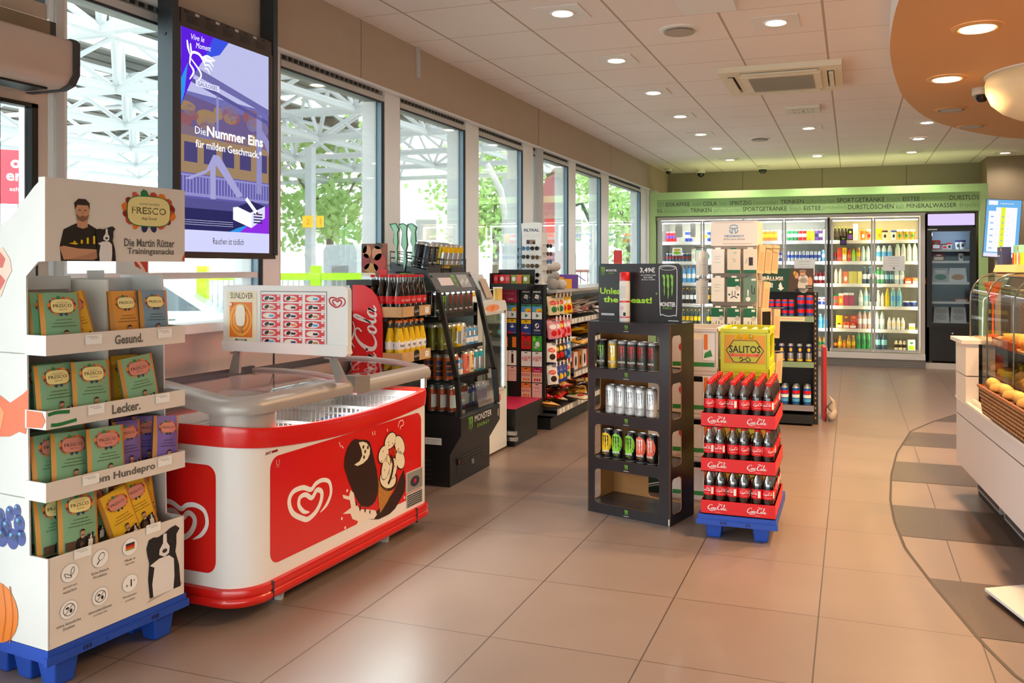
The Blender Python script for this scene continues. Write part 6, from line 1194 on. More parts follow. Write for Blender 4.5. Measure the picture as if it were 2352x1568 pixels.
m=MB(); m.box(.01,.01,.12,.31,.03,1.575,tp); m.box(.29,.03,.12,.31,.3,1.575,tb); m.box(.01,.03,.12,.03,.3,1.575,tb); m.box(.1,.28,.12,.2,.3,1.575,tb)
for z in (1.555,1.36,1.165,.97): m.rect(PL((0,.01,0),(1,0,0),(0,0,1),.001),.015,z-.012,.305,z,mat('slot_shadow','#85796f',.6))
m.build('peg_panels',t); m=MB(); m.lathe([(.2,0),(.2,.03),(.03,.05),(.03,.13)],grey,24,o=(.16,.16,0)); m.build('base',t)
def pack(key,c,fn,w=.088,h=.165):
    m=MB(); m.box(-w/2,0,0,w/2,.028,h,c); m.box(-w*.2,.008,h,w*.2,.02,h+.012,c); fr=PL((0,0,0),(1,0,0),(0,0,1),.0006); fn(m,fr,w,h); return m.mesh('pack_'+key)
dg=mat('pack_green','#17694a',.5); cbx=mat('pack_cream','#e9ddcc',.55)
PK={'lst':(pack('lst',paper,lambda m,fr,w,h:(script(m,fr,-w*.25,h*.7,w*.5,.005,grey),script(m,fr,-w*.25,h*.6,w*.4,.005,grey,0,2),script(m,fr,-w*.25,h*.45,w*.5,.005,grey,0,3))),'white paper'),
'crm':(pack('crm',cbx,lambda m,fr,w,h:(m.rect(fr,-w/2,0,w/2,h*.14,dg),m.stroke(fr,[(-.01,h*.6),(.01,h*.55),(0,h*.45)],.003,grey),m.ell(fr,.01,h*.85,.012,.008,lgrey),m.rect(fr,-.02,h,.02,h+.01,dg))),'cream and green'),
'phn':(pack('phn',cbx,lambda m,fr,w,h:(m.rect(fr,-w/2,0,w/2,h*.14,dg),m.rect(fr,-.008,h*.32,.02,h*.66,brown),m.stroke(fr,[(-.02,h*.6),(-.03,h*.4)],.004,grey))),'cream phone holder'),
'grw':(pack('grw',paper,lambda m,fr,w,h:(m.rect(fr,-w/2,h*.62,w/2,h,dg),m.rect(fr,.01,h*.85,.035,h*.94,paper,1),m.stroke(fr,[(-.02,h*.15),(0,h*.23),(.025,h*.15)],.006,ink),m.rect(fr,-.012,h*.25,-.008,h*.45,ink),m.rect(fr,.008,h*.25,.012,h*.45,ink),m.ell(fr,-.03,h*.3,.007,.007,dg),m.ell(fr,.03,h*.3,.007,.007,ink),m.ell(fr,.025,h*.58,.016,.016,lgrey,1))),'green and white'),
'gtl':(pack('gtl',mat('pack_sage','#6f8f80',.5),lambda m,fr,w,h:(m.rect(fr,-.018,h*.25,-.008,h*.5,paper),m.stroke(fr,[(.012,h*.7),(.014,h*.4),(.03,h*.35),(.03,h*.6)],.005,ink),m.ell(fr,-.012,h*.12,.016,.016,paper),m.rect(fr,.01,h*.88,.04,h*.96,paper))),'sage green cable')}
ct,st_=math.cos(-.03),math.sin(-.03)
def tw(x,y,z): return (TO[0]+x*ct-y*st_,TO[1]+x*st_+y*ct,z)
for r_,(z,ks) in enumerate(((1.375,('lst','crm','phn')),(1.18,('lst','grw','gtl')),(.985,('grw','grw','grw')))):
    for i,k in enumerate(ks): tag(put(PK[k][0],'accessory_pack',loc=tw(.052+.1*i+(.01 if i==1 else .02 if i==2 else 0),-.03,z+(.012 if r_<2 else -.0)),rot=-.03),'%s accessory pack, %s row, %s from the left on the phone stand'%(PK[k][1],('top','middle','lower')[r_],nth(i)),'accessory pack','accessory packs on the phone stand')
kp=mat('pack_kraft','#d2b492',.6)
m=MB(); m.box(-.03,0,0,.03,.02,.2,kp); m.rect(PL((0,0,0),(1,0,0),(0,0,1),.001),-.02,.02,.02,.15,mat('pack_tan','#c2a27e',.6)); kb=m.mesh('kraft_pack')
m=MB(); m.box(-.05,0,0,.05,.025,.19,kp); m.rect(PL((0,0,0),(1,0,0),(0,0,1),.001),-.04,.04,.04,.17,black); kd=m.mesh('dark_window_pack')
for i,(x,y,z,ti,me,lab) in enumerate(((.33,.06,1.385,.12,kb,'kraft accessory pack hanging nearest on the upper right arm of the phone stand'),(.37,.12,1.385,.12,kb,'middle kraft accessory pack on the upper right arm of the phone stand'),(.41,.18,1.385,.12,kb,'outermost kraft accessory pack on the upper right arm of the phone stand'),(.36,.08,1.13,.1,kb,'single kraft pack on the middle right arm of the phone stand'),(.37,.06,.955,.0,kd,'dark windowed kraft pack on the lower right arm of the phone stand'),(.43,.12,.94,.05,kb,'kraft pack at the end of the lower right arm'),(.45,.06,.64,.08,kb,'kraft pack with black figure low beside the lime crates'))):
    o=put(me,'accessory_pack'); o.matrix_world=Matrix.Translation(tw(x,y,z))@Matrix.Rotation(.9,4,'Z')@Matrix.Rotation(ti,4,'Y'); tag(o,lab,'accessory pack')
for z in (1.56,1.345,1.15,.85):
    m=MB(); m.tube([(.3,.06,z),(.47,.2,z-.005)],.003,chrome,5); m.build('peg_arm',t); m=MB(); m.tube([(.02,.05,z),(-.12,.03,z+.01)],.003,chrome,5); m.build('peg_arm',t)
for i,z in enumerate((1.37,1.17)):
    o=put(PK['lst'][0],'accessory_pack'); o.matrix_world=Matrix.Translation(tw(-.06,.04,z-.0))@Matrix.Rotation(.9,4,'Z'); tag(o,'pale accessory pack on the %s left arm of the phone stand'%('upper','middle')[i],'accessory pack')
# ---------------------------------------------------------------- black gondola of energy cans
GX=-.325; t=thing('can_shelving','black end shelving of blue energy cans with perforated side post','shelving',(-1.0,7.7,0),.03)
gb=mat('gondola_black','#1b1b1d',.5,noise=.2,nscale=40)
m=MB(); m.box(0,.26,0,.675,.3,1.2,gb); m.box(.675,.1,.0,.715,.34,1.2,black)
for k in range(26): m.box(.687,.0985,.05+k*.045,.697,.1,.07+k*.045,mat('slot_tan','#b08d62',.6))
m.box(0,.0,0.02,.675,.26,.1,black); m.box(0,.25,.66,.675,.262,.664,dgrey); m.build('back_panel',t)
for z,c in ((.135,mat('lip_grey','#8b8791',.4)),(.525,mat('lip_sage','#7f9a80',.4)),(.935,mat('lip_sage','#7f9a80'))):
    m=MB(); m.box(0,-.0,z,.675,.26,z+.045,gb); m.box(0,-.008,z,.68,0,z+.05,c)
    if z>.9: fr=PL((.3,-.008,z+.006),(1,0,0),(0,0,1)); m.rect(fr,0,0,.3,.038,mat('promo_cream','#d9d7b0',.5)); script(m,fr,.02,.02,.26,.012,pink,1,4)
    m.build('shelf',t)
ca,sa=math.cos(.03),math.sin(.03)
def gw(x,y,z): return (-1.0+x*ca-y*sa,7.7+x*sa+y*ca,z)
row_cans([('berry','blue and red')]*7+[('berrybig','tall blue and red')]*2,lambda i:gw(.13+i*.0585 if i<7 else .535+.076*(i-6.6),.05,.982),0,'top shelf of the black end shelving','blue cans on the end shelving')
row_cans([('navywhite','navy and white')]*7,lambda i:gw(.16+i*.079,.05,.572),0,'middle shelf of the black end shelving','navy cans on the end shelving')
for d in range(3): row_cans([('bluecan','bright blue')]*6,lambda i:gw(.13+i*.098+.0*d,.05+.07*d,.182),0,'%s row, bottom of end shelving'%('front','second','third')[d],'bright blue cans on the end shelving')
m=MB(); m.box(0,0,0,.56,.006,.215,mat('banner_green','#174637',.5)); fr=PL((0,0,0),(1,0,0),(0,0,1)); m.text(fr,'GEFÄLLIG?',.17,.125,.045,paper,w=.24,bold=.05); m.text(fr,'N!',.17,.06,.045,paper,bold=.05); m.poly(fr,[(.25,.06),(.27,.09),(.285,.04),(.3,.035),(.27,.01),(.24,.03),(.255,.035)],paper)
m.poly(fr,[(.33,.0),(.36,.215),(.56,.215),(.56,0)],mat('banner_brown','#4a3b33',.6),0); 
for (x,z,a,b,c) in ((.47,.06,.05,.07,lgrey),(.47,.12,.045,.04,lgrey),(.465,.165,.025,.03,skin),(.465,.188,.03,.014,grey),(.41,.15,.018,.03,skin),(.395,.17,.014,.02,gold),(.53,.09,.02,.05,skin),(.45,.015,.06,.02,black)): m.ell(fr,x,z,a,b,c,1,14)
m.rect(fr,.49,.03,.55,.06,black,3); script(m,fr,.495,.045,.05,.012,paper,4)
tag(m.build('promo_banner',loc=gw(.115,.15,1.2),rz=.03),'dark green promotional banner with a man in white shirt on the black end shelving','banner')
m=MB(); m.box(-.02,-.15,0,.0,.15,.3,red); m.box(-.02,-.13,.3,.0,.13,.36,red); tag(m.build('red_folding_sign',loc=(-.26,8.15,.39-.39),rz=.05),'red panel standing behind the black end shelving','panel') if False else None
m=MB(); m.box(-.03,-.15,0,.0,.15,.68,mat('panel_red','#c02a26',.5)); tag(m.build('red_panel',loc=(-.235,8.2,0),rz=.1),'red panel leaning behind the black end shelving','panel')
m=MB(); m.tube([(0,0,.012),(.02,-.02,.05),(.05,.01,.09),(.02,.03,.14),(.04,.0,.19),(.0,.0,.24)],[.012,.05,.03,.045,.02,.006],mat('bag_film','#b9ada2',.4),8); tag(m.build('plastic_bag',loc=(-.2,8.0,0),ang=2),'crumpled pale plastic bag behind the black end shelving','bag')
# ---------------------------------------------------------------- refrigerated wall of drinks at the back
YF=12.6
gf=mat('fascia_green','#bfe39a',.55); gfd=mat('fascia_green_panel','#a9d089',.55); gt=mat('fascia_word_dark','#39482c',.6); gl=mat('fascia_word_light','#86b06c',.6)
t=thing('drinks_fascia','long green fascia with rows of drink words above the drinks coolers','fascia',(0,YF-.1,0))
m=MB(); m.box(-2.955,0,2.2,1.76,.3,2.565,gf); m.box(-2.84,-.004,2.2,1.65,0,2.45,gfd); m.box(-2.84,-.06,2.45,1.65,-.0,2.46,gf) ; m.build('panel',t)
m=MB(); FW=PL((0,-.005,0),(1,0,0),(0,0,1),.001)
R1=[('en',-2.83,-2.73),('EISKAFFEE',-2.7,-2.33),('kühl',-2.29,-2.16),('COLA',-2.13,-1.92),('bier',-1.88,-1.76),('SPRITZIG',-1.73,-1.41),('limonaden',-1.38,-1.03),('TRINKEN',-.99,-.66),('saftschorlen',-.63,-.23),('SPORTGETRÄNKE',-.2,.44),('frisch',.47,.64),('EISTEE',.68,.9),('prickelnd',.93,1.26),('DURSTLÖS',1.28,1.65)]
R2=[('IG,',-2.83,-2.74),('limonaden',-2.72,-2.35),('TRINKEN',-2.32,-2.0),('saftschorlen',-1.97,-1.56),('SPORTGETRÄNKE',-1.54,-.9),('frisch',-.86,-.69),('EISTEE',-.66,-.42),('prickelnd',-.4,-.08),('DURSTLÖSCHEN',-.05,.56),('kalt',.59,.7),('MINERALWASSER',.73,1.37),('frucht',1.4,1.65)]
for z,row in ((2.378,R1),(2.28,R2)):
    for w_,a,b in row:
        up=w_.isupper(); m.text(FW,w_,(a+b)/2,z+(.008 if 'Ö' in w_ or 'Ä' in w_ else 0),(.078 if 'Ö' in w_ or 'Ä' in w_ else .06) if up else .07,gt if up else gl,w=(b-a))
m.build('lettering',t)
for x0,x1 in ((-2.955,-2.87),(1.655,1.76)):
    m=MB(); m.box(x0,0,0,x1,.1,2.2,gf); m.build('side_post',t)
m=MB(); m.box(-2.4,.5,2.36,1.5,.54,2.385,emis('cove_tube','#f0eeb4',4.5)); m.build('light_tube',t)
alu=mat('cooler_aluminium','#b4b0ad',.35,.5); cin=mat('cooler_inner','#d9d6c6',.6); shw=mat('cooler_shelf','#f2efe8',.5)
t=thing('drinks_cooler','long glass door drinks cooler with six doors under the green fascia','cooler',(0,YF,0)); cool=t
m=MB(); m.box(-2.86,0,.2,-2.8,.7,2.19,alu); m.box(.91,0,.2,.975,.7,2.19,mat('cooler_edge','#d8cfc6',.4)); m.box(-2.86,-.02,2.14,.975,.7,2.19,mat('cooler_edge','#d8cfc6')); m.box(-2.8,.64,.2,.91,.68,2.14,cin); m.box(-2.8,.0,.2,.91,.68,.215,cin); m.box(-1.55,0,.2,-1.53,.66,2.14,alu); m.box(-.335,0,.2,-.3,.66,2.14,gasket); m.box(-.32,-.02,.2,-.31,.0,2.14,black)
for k in range(46): m.box(-2.79+k*.08,.636,.25,-2.786+k*.08,.64,2.0,lgrey)
m.build('body',t)
m=MB(); m.box(-2.86,-.07,.12,.975,.0,.2,mat('cooler_ledge','#e9e6e2',.35)); m.box(-2.86,-.05,0,.975,.6,.12,mat('kick_grey','#8b8582',.5))
for k in range(4): m.box(-2.86,-.056,.02+k*.025,.975,-.05,.032+k*.025,grey)
m.build('kick_plate',t)
for x0,x1 in ((-2.78,-1.57),(-1.5,-.36),(-.26,.88)):
    m=MB(); m.box(x0,.03,2.09,x1,.06,2.11,emis('cooler_tube_warm' if x0>-1 else 'cooler_tube','#ffe6a0' if x0>-1 else '#f4fbff',16)); m.build('light_tube',t)
for k,(x,side_) in enumerate(((-2.787,0),(-2.132,0),(-1.563,0),(-1.522,0),(-.927,0),(-.358,0),(-.272,1),(.308,1),(.892,1))):  # unseen strips added behind the door frames to light the shelves evenly
    m=MB(); m.box(x-.006,.02,.26,x+.006,.03,2.08,emis('mullion_fill_warm' if side_ else 'mullion_fill','#ffeec0' if side_ else '#f4fbff',14)); m.build('light_tube',t)
SZ_=(1.81,1.505,1.18,.857,.527,.225)
for z in SZ_:
    m=MB(); m.box(-2.8,.1,z-.02,.91,.62,z,shw); m.box(-2.8,.09,z-.045,.91,.1,z+.004,shw); m.build('shelf',t)
DX=((-2.8,-2.155),(-2.145,-1.55),(-1.535,-.95),(-.94,-.345),(-.285,.285),(.295,.905))
for i,(a,b) in enumerate(DX):
    m=MB(); w_=.026
    m.box(a,-.03,.22,a+w_,0,2.13,alu); m.box(b-w_,-.03,.22,b,0,2.13,alu); m.box(a+w_,-.03,2.1,b-w_,0,2.13,alu); m.box(a+w_,-.03,.22,b-w_,0,.25,alu)
    o=m.build('door',t); g=MB(); g.box(a+w_,-.018,.25,b-w_,-.014,2.1,glass('cooler_glass','#fbfdfb',-.005)); g.build('pane',o)
    hx=b-.03 if i%2==0 else a+.03
    m=MB(); m.tube([(hx,-.03,1.3),(hx,-.06,1.28),(hx,-.06,.96),(hx,-.03,.94)],.014,alu,8); m.build('handle',o)
# items
def it(kind,c,c2=None,c3=None,h=.2,r=.028):
    key='%s%s%s%s%.2f%.3f'%(kind,c.name,c2.name if c2 else '',c3.name if c3 else '',h,r)
    if key in ITM: return ITM[key]
    m=MB()
    if kind=='can': m.lathe([(r*.8,0,silver),(r,.008,c),(r,h*.35,c2 or c),(r,h*.65,c),(r,h-.014,silver),(r*.82,h)],c,12)
    if kind=='bot': m.lathe([(r*.8,0,c),(r,.01),(r,h*.28,c2 or c),(r*1.01,h*.56,c),(r*.9,h*.68),(r*.42,h*.9),(r*.45,h*.92,c3 or c),(r*.45,h)],c,12)
    if kind=='box': m.box(-r,-r,0,r,r,h,c); fr=PL((0,-r,0),(1,0,0),(0,0,1)); m.rect(fr,-r*.8,h*.12,r*.8,h*.5,c2 or c); m.ell(fr,0,h*.72,r*.5,h*.1,c3 or c2 or c)
    if kind=='gab': m.box(-r,-r,0,r,r,h*.82,c); m.hexa([(-r,-r,h*.82),(r,-r,h*.82),(r,r,h*.82),(-r,r,h*.82)],[(-r,-.003,h),(r,-.003,h),(r,.003,h),(-r,.003,h)],c2 or c); m.ell(PL((0,-r,0),(1,0,0),(0,0,1)),0,h*.4,r*.6,h*.2,c3 or c2 or c)
    if kind=='cup': m.lathe([(r*.75,0,c),(r,h*.8,c2 or paper),(r*1.05,h*.82),(r*1.05,h*.95),(r*.8,h)],c,14); m.ell(CY(0,0,r*.9),0,h*.42,r*.5,h*.2,c3 or c2 or c,1,10)
    if kind=='bag': m.hexa([(-r*1.6,-.02,0),(r*1.6,-.02,0),(r*1.6,.03,0),(-r*1.6,.03,0)],[(-r*1.4,-.004,h),(r*1.4,-.004,h),(r*1.4,.008,h),(-r*1.4,.008,h)],c); fr=PL((0,-.015,0),(1,0,0),(0,0,1),.004); m.ell(fr,0,h*.35,r*1.1,h*.2,c2 or c,4,12); m.rect(fr,-r,h*.6,r,h*.85,c3 or c,2)
    ITM[key]=m.mesh('stock_'+kind); return ITM[key]
ITM={}
water=mat('water_bottle','#b9cfd6',.12,coat=.4); aqua=mat('aqua_bottle','#7fc4d6',.15,coat=.4); cgrn=mat('green_bottle','#2f9a52',.15,coat=.4); palegrn=mat('pale_bottle','#cfe0d2',.15,coat=.4); dkb=mat('brown_bottle','#2a1710',.12,coat=.5); amber=mat('amber_drink','#b8872a',.15,coat=.4); dkblue=mat('dark_blue_bottle','#2b4a63',.12,coat=.4); pinkw=mat('pinkish_bottle','#c9a7a4',.15,coat=.4); clb=mat('cloudy_bottle','#d9d3cb',.2,coat=.3); yb=mat('yellow_drink','#d9c81c',.2,coat=.3)
rowsn=('top','second','third','fourth','fifth','bottom')
KN={'can':('can','drink_can'),'bot':('bottle','drink_bottle'),'box':('carton','drink_carton'),'gab':('carton','drink_carton'),'cup':('cup','snack_cup'),'bag':('pack','chilled_pack')}
NICE={}
def cn(m_): return m_.name.replace('_',' ').replace('bottle','').replace('can ','').replace('drink','').strip()
def stock(door,shelf,x0,seq,doorname,y=.17,zoff=0):
    """seq: (count, kind, word, colours..., h, r)"""
    x=x0; n=0
    for cnt,kind,word,cs,h,r in seq:
        if kind is None: x+=r; continue
        me=it(kind,*cs,h=h,r=r)
        for k in range(cnt):
            x+=r+.002; n+=1
            lab='%s %s, %s item from the left, %s shelf, %s'%(word,KN[kind][0],nth(n-1),rowsn[shelf],doorname)
            tag(put(me,KN[kind][1],loc=(x,YF+y,SZ_[shelf]+.0005+zoff),rot=rnd.uniform(-.1,.1)),lab,KN[kind][0],'stock on the cooler shelves'); x+=r+.002
D5,D6,D4,D3,D1,D2='fifth cooler door','sixth cooler door','fourth cooler door','third cooler door','first cooler door','second cooler door'
A=-.25; B=.33
ob=mat('box_orange2','#ee7a1a',.45)
stock(5,0,A,[(4,'bot','black',(black,dkb,lime),.2,.022),(1,'box','black and green',(black,purple,lime),.17,.035),(1,'gab','white',(paper,paper,lgrey),.24,.032),(0,None,'',(),0,.03),(1,'cup','orange',(orange,orange,paper),.15,.04),(1,'cup','brown and white',(tan,paper,red),.16,.042)],D5)
stock(5,1,A,[(1,'bot','dark red',(dred,brown,red),.14,.024),(1,'gab','dark red',(mat('carton_brick','#b5402a',.45),mat('carton_brick','#b5402a'),red),.2,.032),(1,'box','golden',(yellow,paper,gold),.2,.03),(1,'bot','red and orange',(red,orange,black),.19,.029),(1,'bot','lime and red',(lime,lime,red),.19,.028),(1,'can','amber',(amber,yellow),.2,.032),(2,'bot','clear green capped',(water,palegrn,green),.24,.031)],D5)
stock(5,2,A,[(2,'bot','cloudy grey',(clb,clb,grey),.23,.03),(1,'gab','orange',(ob,ob,paper),.18,.034),(3,'box','yellow',(yb,yb,yb),.18,.03),(2,'bot','white labelled clear',(dkblue,paper,sky),.25,.032),(1,'bot','green',(cgrn,paper,paper),.26,.03)],D5)
stock(5,3,A,[(1,'gab','green and red',(red,green,green),.17,.032),(1,'gab','orange',(ob,paper,yellow),.18,.033),(2,'gab','raspberry',(mat('carton_rasp','#b0224e',.45),paper,magenta),.19,.034),(0,None,'',(),0,.06),(1,'bot','white',(palegrn,paper,paper),.23,.032),(1,'bot','yellow capped clear',(water,aqua,yellow),.27,.032),(1,'bot','clear',(water,aqua,sky),.25,.03)],D5)
stock(5,4,A+.03,[(1,'box','yellow',(yellow,paper,brown),.095,.045),(1,'box','orange',(ob,paper,red),.095,.045),(1,'box','red striped',(red,paper,yellow),.095,.05),(3,'bot','rosy water',(pinkw,paper,sky),.26,.033)],D5)
for k,(c,w_) in enumerate(((yellow,'yellow'),(mat('box_maroon','#8a4a34',.5),'maroon'),(mat('box_coral','#d8503a',.5),'coral'))): tag(put(it('box',c,c,yellow,h=.095,r=.045),'drink_carton',loc=(A+.078+.095*k+(.01 if k==2 else 0),YF+.17,.5275+.0955)),'%s carton stacked on another, %s from the left, fifth shelf, fifth cooler door'%(w_,nth(k)),'carton','stock on the cooler shelves')
stock(5,5,A,[(1,'bot','dark red capped',(brown,orange,red),.16,.026),(1,'bot','yellow capped tea',(amber,yellow,yellow),.19,.03),(1,'bot','purple capped tea',(amber,orange,purple),.15,.027),(1,'bot','orange capped tea',(amber,yellow,orange),.2,.031),(1,'bot','lemon capped tea',(amber,yellow,yellow),.2,.029),(3,'bot','green lemonade',(cgrn,green,paper),.27,.034)],D5)
stock(6,0,B,[(1,'cup','yellow',(yellow,yellow,orange),.17,.04),(1,'cup','brown pretzel',(cream,brown,brown),.14,.038),(0,None,'',(),0,.04),(1,'cup','blue and white',(paper,blue,navy),.14,.036),(3,'cup','golden',(gold,paper,green),.15,.04)],D6)
stock(6,1,B,[(3,'bot','blue labelled water',(water,sky,blue),.25,.036),(0,None,'',(),0,.03),(4,'bot','pale frosted',(palegrn,clb,green),.27,.036)],D6)
stock(6,2,B,[(2,'bot','white labelled',(cgrn,paper,paper),.24,.028),(2,'bot','smoky clear',(dkblue,aqua,grey),.24,.03),(2,'bot','white labelled water',(water,paper,sky),.23,.033),(3,'box','orange snack',(mat('pack_flame','#e8521f',.45),paper,yellow),.09,.045)],D6)
stock(6,3,B,[(1,'bot','clear',(water,clb,paper),.23,.03),(1,'bot','cloudy',(clb,clb,grey),.2,.028),(1,'bot','yellow',(yb,yellow,yellow),.26,.033),(2,'bot','aqua blue',(aqua,sky,paper),.27,.038),(0,None,'',(),0,.01),(2,'cup','blue and white',(blue,paper,navy),.08,.045)],D6)
stock(6,4,B-.02,[(2,'bot','white labelled clear',(water,paper,grey),.26,.034),(0,None,'',(),0,.03),(4,'bot','small white yoghurt drink',(paper,cream,paper),.17,.028),(0,None,'',(),0,.05),(1,'box','white and yellow',(paper,yellow,cream),.09,.04)],D6)
stock(6,5,B-.02,[(2,'bot','dark blue water',(dkblue,aqua,navy),.27,.042),(0,None,'',(),0,.09),(3,'bot','small milk coffee',(cream,brown,navy),.16,.026),(0,None,'',(),0,.01),(1,'box','white and green',(paper,lime,green),.16,.048)],D6)
stock(4,0,-.92,[(3,'can','green',(green,paper),.165,.026),(2,'can','red',(red,paper),.165,.027),(2,'can','yellow',(yellow,yellow),.165,.027),(1,'can','blue violet',(purple,navy),.165,.026),(1,'can','plum',(mat('plum','#5a2a5a',.4),paper),.165,.026),(1,'bot','white',(paper,paper,brown),.19,.026)],D4)
stock(4,1,-.92,[(9,'can','blue and silver',(silver,blue),.15,.0255),(1,'can','pale blue',(sky,paper),.17,.026)],D4)
stock(4,2,-.92,[(5,'bot','brown',(brown,dred,black),.2,.03),(4,'bot','reddish',(dred,paper,black),.19,.03)],D4)
stock(4,3,-.62,[(4,'box','red and white',(paper,blue,red),.12,.032)],D4)
stock(4,4,-.62,[(4,'bot','pale blue water',(aqua,sky,paper),.2,.034)],D4)
stock(4,5,-.62,[(4,'bot','orange capped tea',(amber,green,orange),.17,.032)],D4)
stock(3,0,-1.52,[(4,'can','orange juice',(orange,paper),.165,.027),(4,'can','orange',(orange,yellow),.165,.027),(2,'can','white',(paper,lgrey),.165,.026)],D3)
stock(3,1,-1.52,[(10,'can','blue and silver',(blue,silver),.15,.026)],D3)
stock(3,2,-1.52,[(9,'bot','brown beer',(dkb,paper,red),.22,.028)],D3)
stock(1,0,-2.76,[(3,'can','red and violet',(cokered,purple),.16,.027),(0,None,'',(),0,.13),(2,'can','blue and white',(blue,paper),.17,.028),(0,None,'',(),0,.11),(2,'can','pale yellow',(cream,yellow),.17,.03)],D1)
stock(1,1,-2.76,[(8,'can','small dark',(dkblue,dred),.13,.0235),(1,'gab','white',(cream,cream,lgrey),.2,.03),(1,'box','mint green',(mat('mint','#7fc9a8',.5),paper,paper),.18,.026)],D1)
stock(1,2,-2.76,[(0,None,'',(),0,.06),(6,'bot','blue labelled clear',(sky,paper,blue),.25,.032),(1,'bot','dark',(dkb,paper,paper),.24,.03)],D1)
stock(1,3,-2.76,[(9,'bot','dark beer',(dkb,paper,gold),.24,.029)],D1)
stock(1,4,-2.76,[(9,'bot','yellow labelled beer',(mat('beer_green','#23402a',.12,coat=.5),yellow,gold),.24,.029)],D1)
stock(2,0,-2.12,[(6,'can','blue',(blue,silver),.165,.028),(3,'can','pale',(cream,sky),.165,.028)],D2)
stock(2,1,-2.12,[(5,'gab','pale green',(palegrn,paper,green),.2,.03),(3,'gab','white',(paper,lgrey,grey),.2,.03)],D2)
stock(2,2,-2.12,[(9,'bot','dark',(dkb,paper,black),.24,.029)],D2)
stock(2,3,-2.12,[(9,'bot','dark beer',(dkb,gold,gold),.24,.029)],D2)
stock(2,4,-2.12,[(9,'bot','yellow labelled dark beer',(mat('beer_green','#23402a'),yellow,gold),.24,.029)],D2)
for (x0,z0,x1,z1,lab) in ((.422,1.37,.71,1.58,'white paper notice taped on the sixth cooler door'),(-.8,1.3,-.51,1.54,'white paper notice taped on the fourth cooler door'),(-2.58,1.88,-2.467,2.1,'wide white paper strip inside the first cooler door'),(-2.346,1.88,-2.265,2.1,'narrow white paper strip inside the first cooler door')):
    m=MB(); m.box(0,0,0,x1-x0,.001,z1-z0,paper); fr=PL((0,0,0),(1,0,0),(0,0,1)); w_=x1-x0; h_=z1-z0
    if w_>.2:
        for k in range(4): script(m,fr,w_*.25,h_*(.85-.17*k),w_*.5,.012 if k==0 else .008,grey,0,k)
        m.ell(fr,w_*.5,h_*.17,.016,.016,grey)
    tag(m.build('paper_notice',loc=(x0,YF-.0205 if w_>.2 else YF+.02,z0)),lab,'notice')
tag(put(it('bag',paper,lime,yellow,h=.12,r=.05),'hanging_card',loc=(-2.56,YF+.07,1.6)),'white and lime promotion card hanging in the first cooler door','card')
tag(put(it('box',dkb,purple,lime,h=.13,r=.045),'shelf_card',loc=(-.115,YF+.04,1.74)),'dark shelf card hanging before the top shelf behind the fifth door','card')
# black freezer cabinet
t=thing('upright_freezer','black upright freezer with lit lavender sign right of the drinks cooler','freezer',(1.0,YF,.08))
m=MB(); w_=.62; m.box(0,.02,.03,.03,.6,2.1,black); m.box(w_-.03,.02,.03,w_,.6,2.1,black); m.box(0,.57,.03,w_,.6,2.1,mat('freezer_inner','#6c7885',.5)); m.box(0,.02,1.9,w_,.6,2.1,black); m.box(0,.02,.03,w_,.6,.5,black); m.box(.03,.4,.5,w_-.03,.57,1.9,mat('freezer_inner','#6c7885')); m.ell(PL((.33,.02,.42),(1,0,0),(0,0,1)),0,0,.012,.012,paper); m.build('body',t)
m=MB(); m.box(.012,.005,1.925,w_-.012,.02,2.085,emis('sign_lavender','#cdbcee',.5)); m.build('lit_sign',t)
m=MB(); m.plate(PL((0,-.01,0),(1,0,0),(0,0,1),0),[(0,.5),(w_,.5),(w_,1.9),(0,1.9)],[[(.065,.56),(w_-.075,.56),(w_-.075,1.84),(.065,1.84)]],.028,black); m.box(.01,-.014,1.86,.13,-.01,1.875,lgrey); o=m.build('door',t)
g=MB(); g.box(.065,.0,.56,w_-.075,.004,1.84,glass('freezer_glass','#eef4f8',-.005)); g.build('pane',o)
m=MB(); m.box(.06,.04,1.78,.07,.05,1.82,emis('led_cold','#e9f4ff',30)) ; m.box(.1,.06,1.845,w_-.1,.08,1.86,emis('led_cold','#e9f4ff',30)); m.build('light_tube',t)
for z in (1.59,1.43,1.13,.86,.56): m=MB(); m.box(.03,.05,z-.03,w_-.03,.4,z,shw); m.build('shelf',t)
for x in (.05,.53): 
    for y in (.08,.5): m=MB(); m.cyl((x,y,0),(x,y,.03),.025,.025,grey,10); m.build('castor',t)
frz=[(1.59,[(.13,'box',(dred,paper,green),.13,.055,'red and white'),(.24,'cup',(paper,brown,red),.08,.045,'white lidded'),(.13,'cup',(paper,red,brown),.0,.0,'') ]),(1.43,[(.16,'box',(dred,cream,paper),.11,.075,'dark red')]),(1.13,[(.19,'bag',(lgrey,green,paper),.2,.07,'green vegetable'),(.41,'bag',(paper,tan,paper),.2,.075,'golden fries')]),(.86,[(.45,'box',(pk,paper,lgrey),.04,.08,'flat pink')]),(.56,[(.2,'bag',(paper,lgrey,lgrey),.22,.065,'white ice cube'),(.42,'bag',(paper,lgrey,lgrey),.22,.065,'clear ice cube')])]
for z,q in frz:
    for x,kd,cs,h,r,wd in q:
        if not h: continue
        tag(put(it(kd,*cs,h=h,r=r),'frozen_pack',loc=(1.0+x,YF+.16,.08+z+.0005)),'%s frozen pack behind the glass of the black freezer'%wd,'frozen pack')
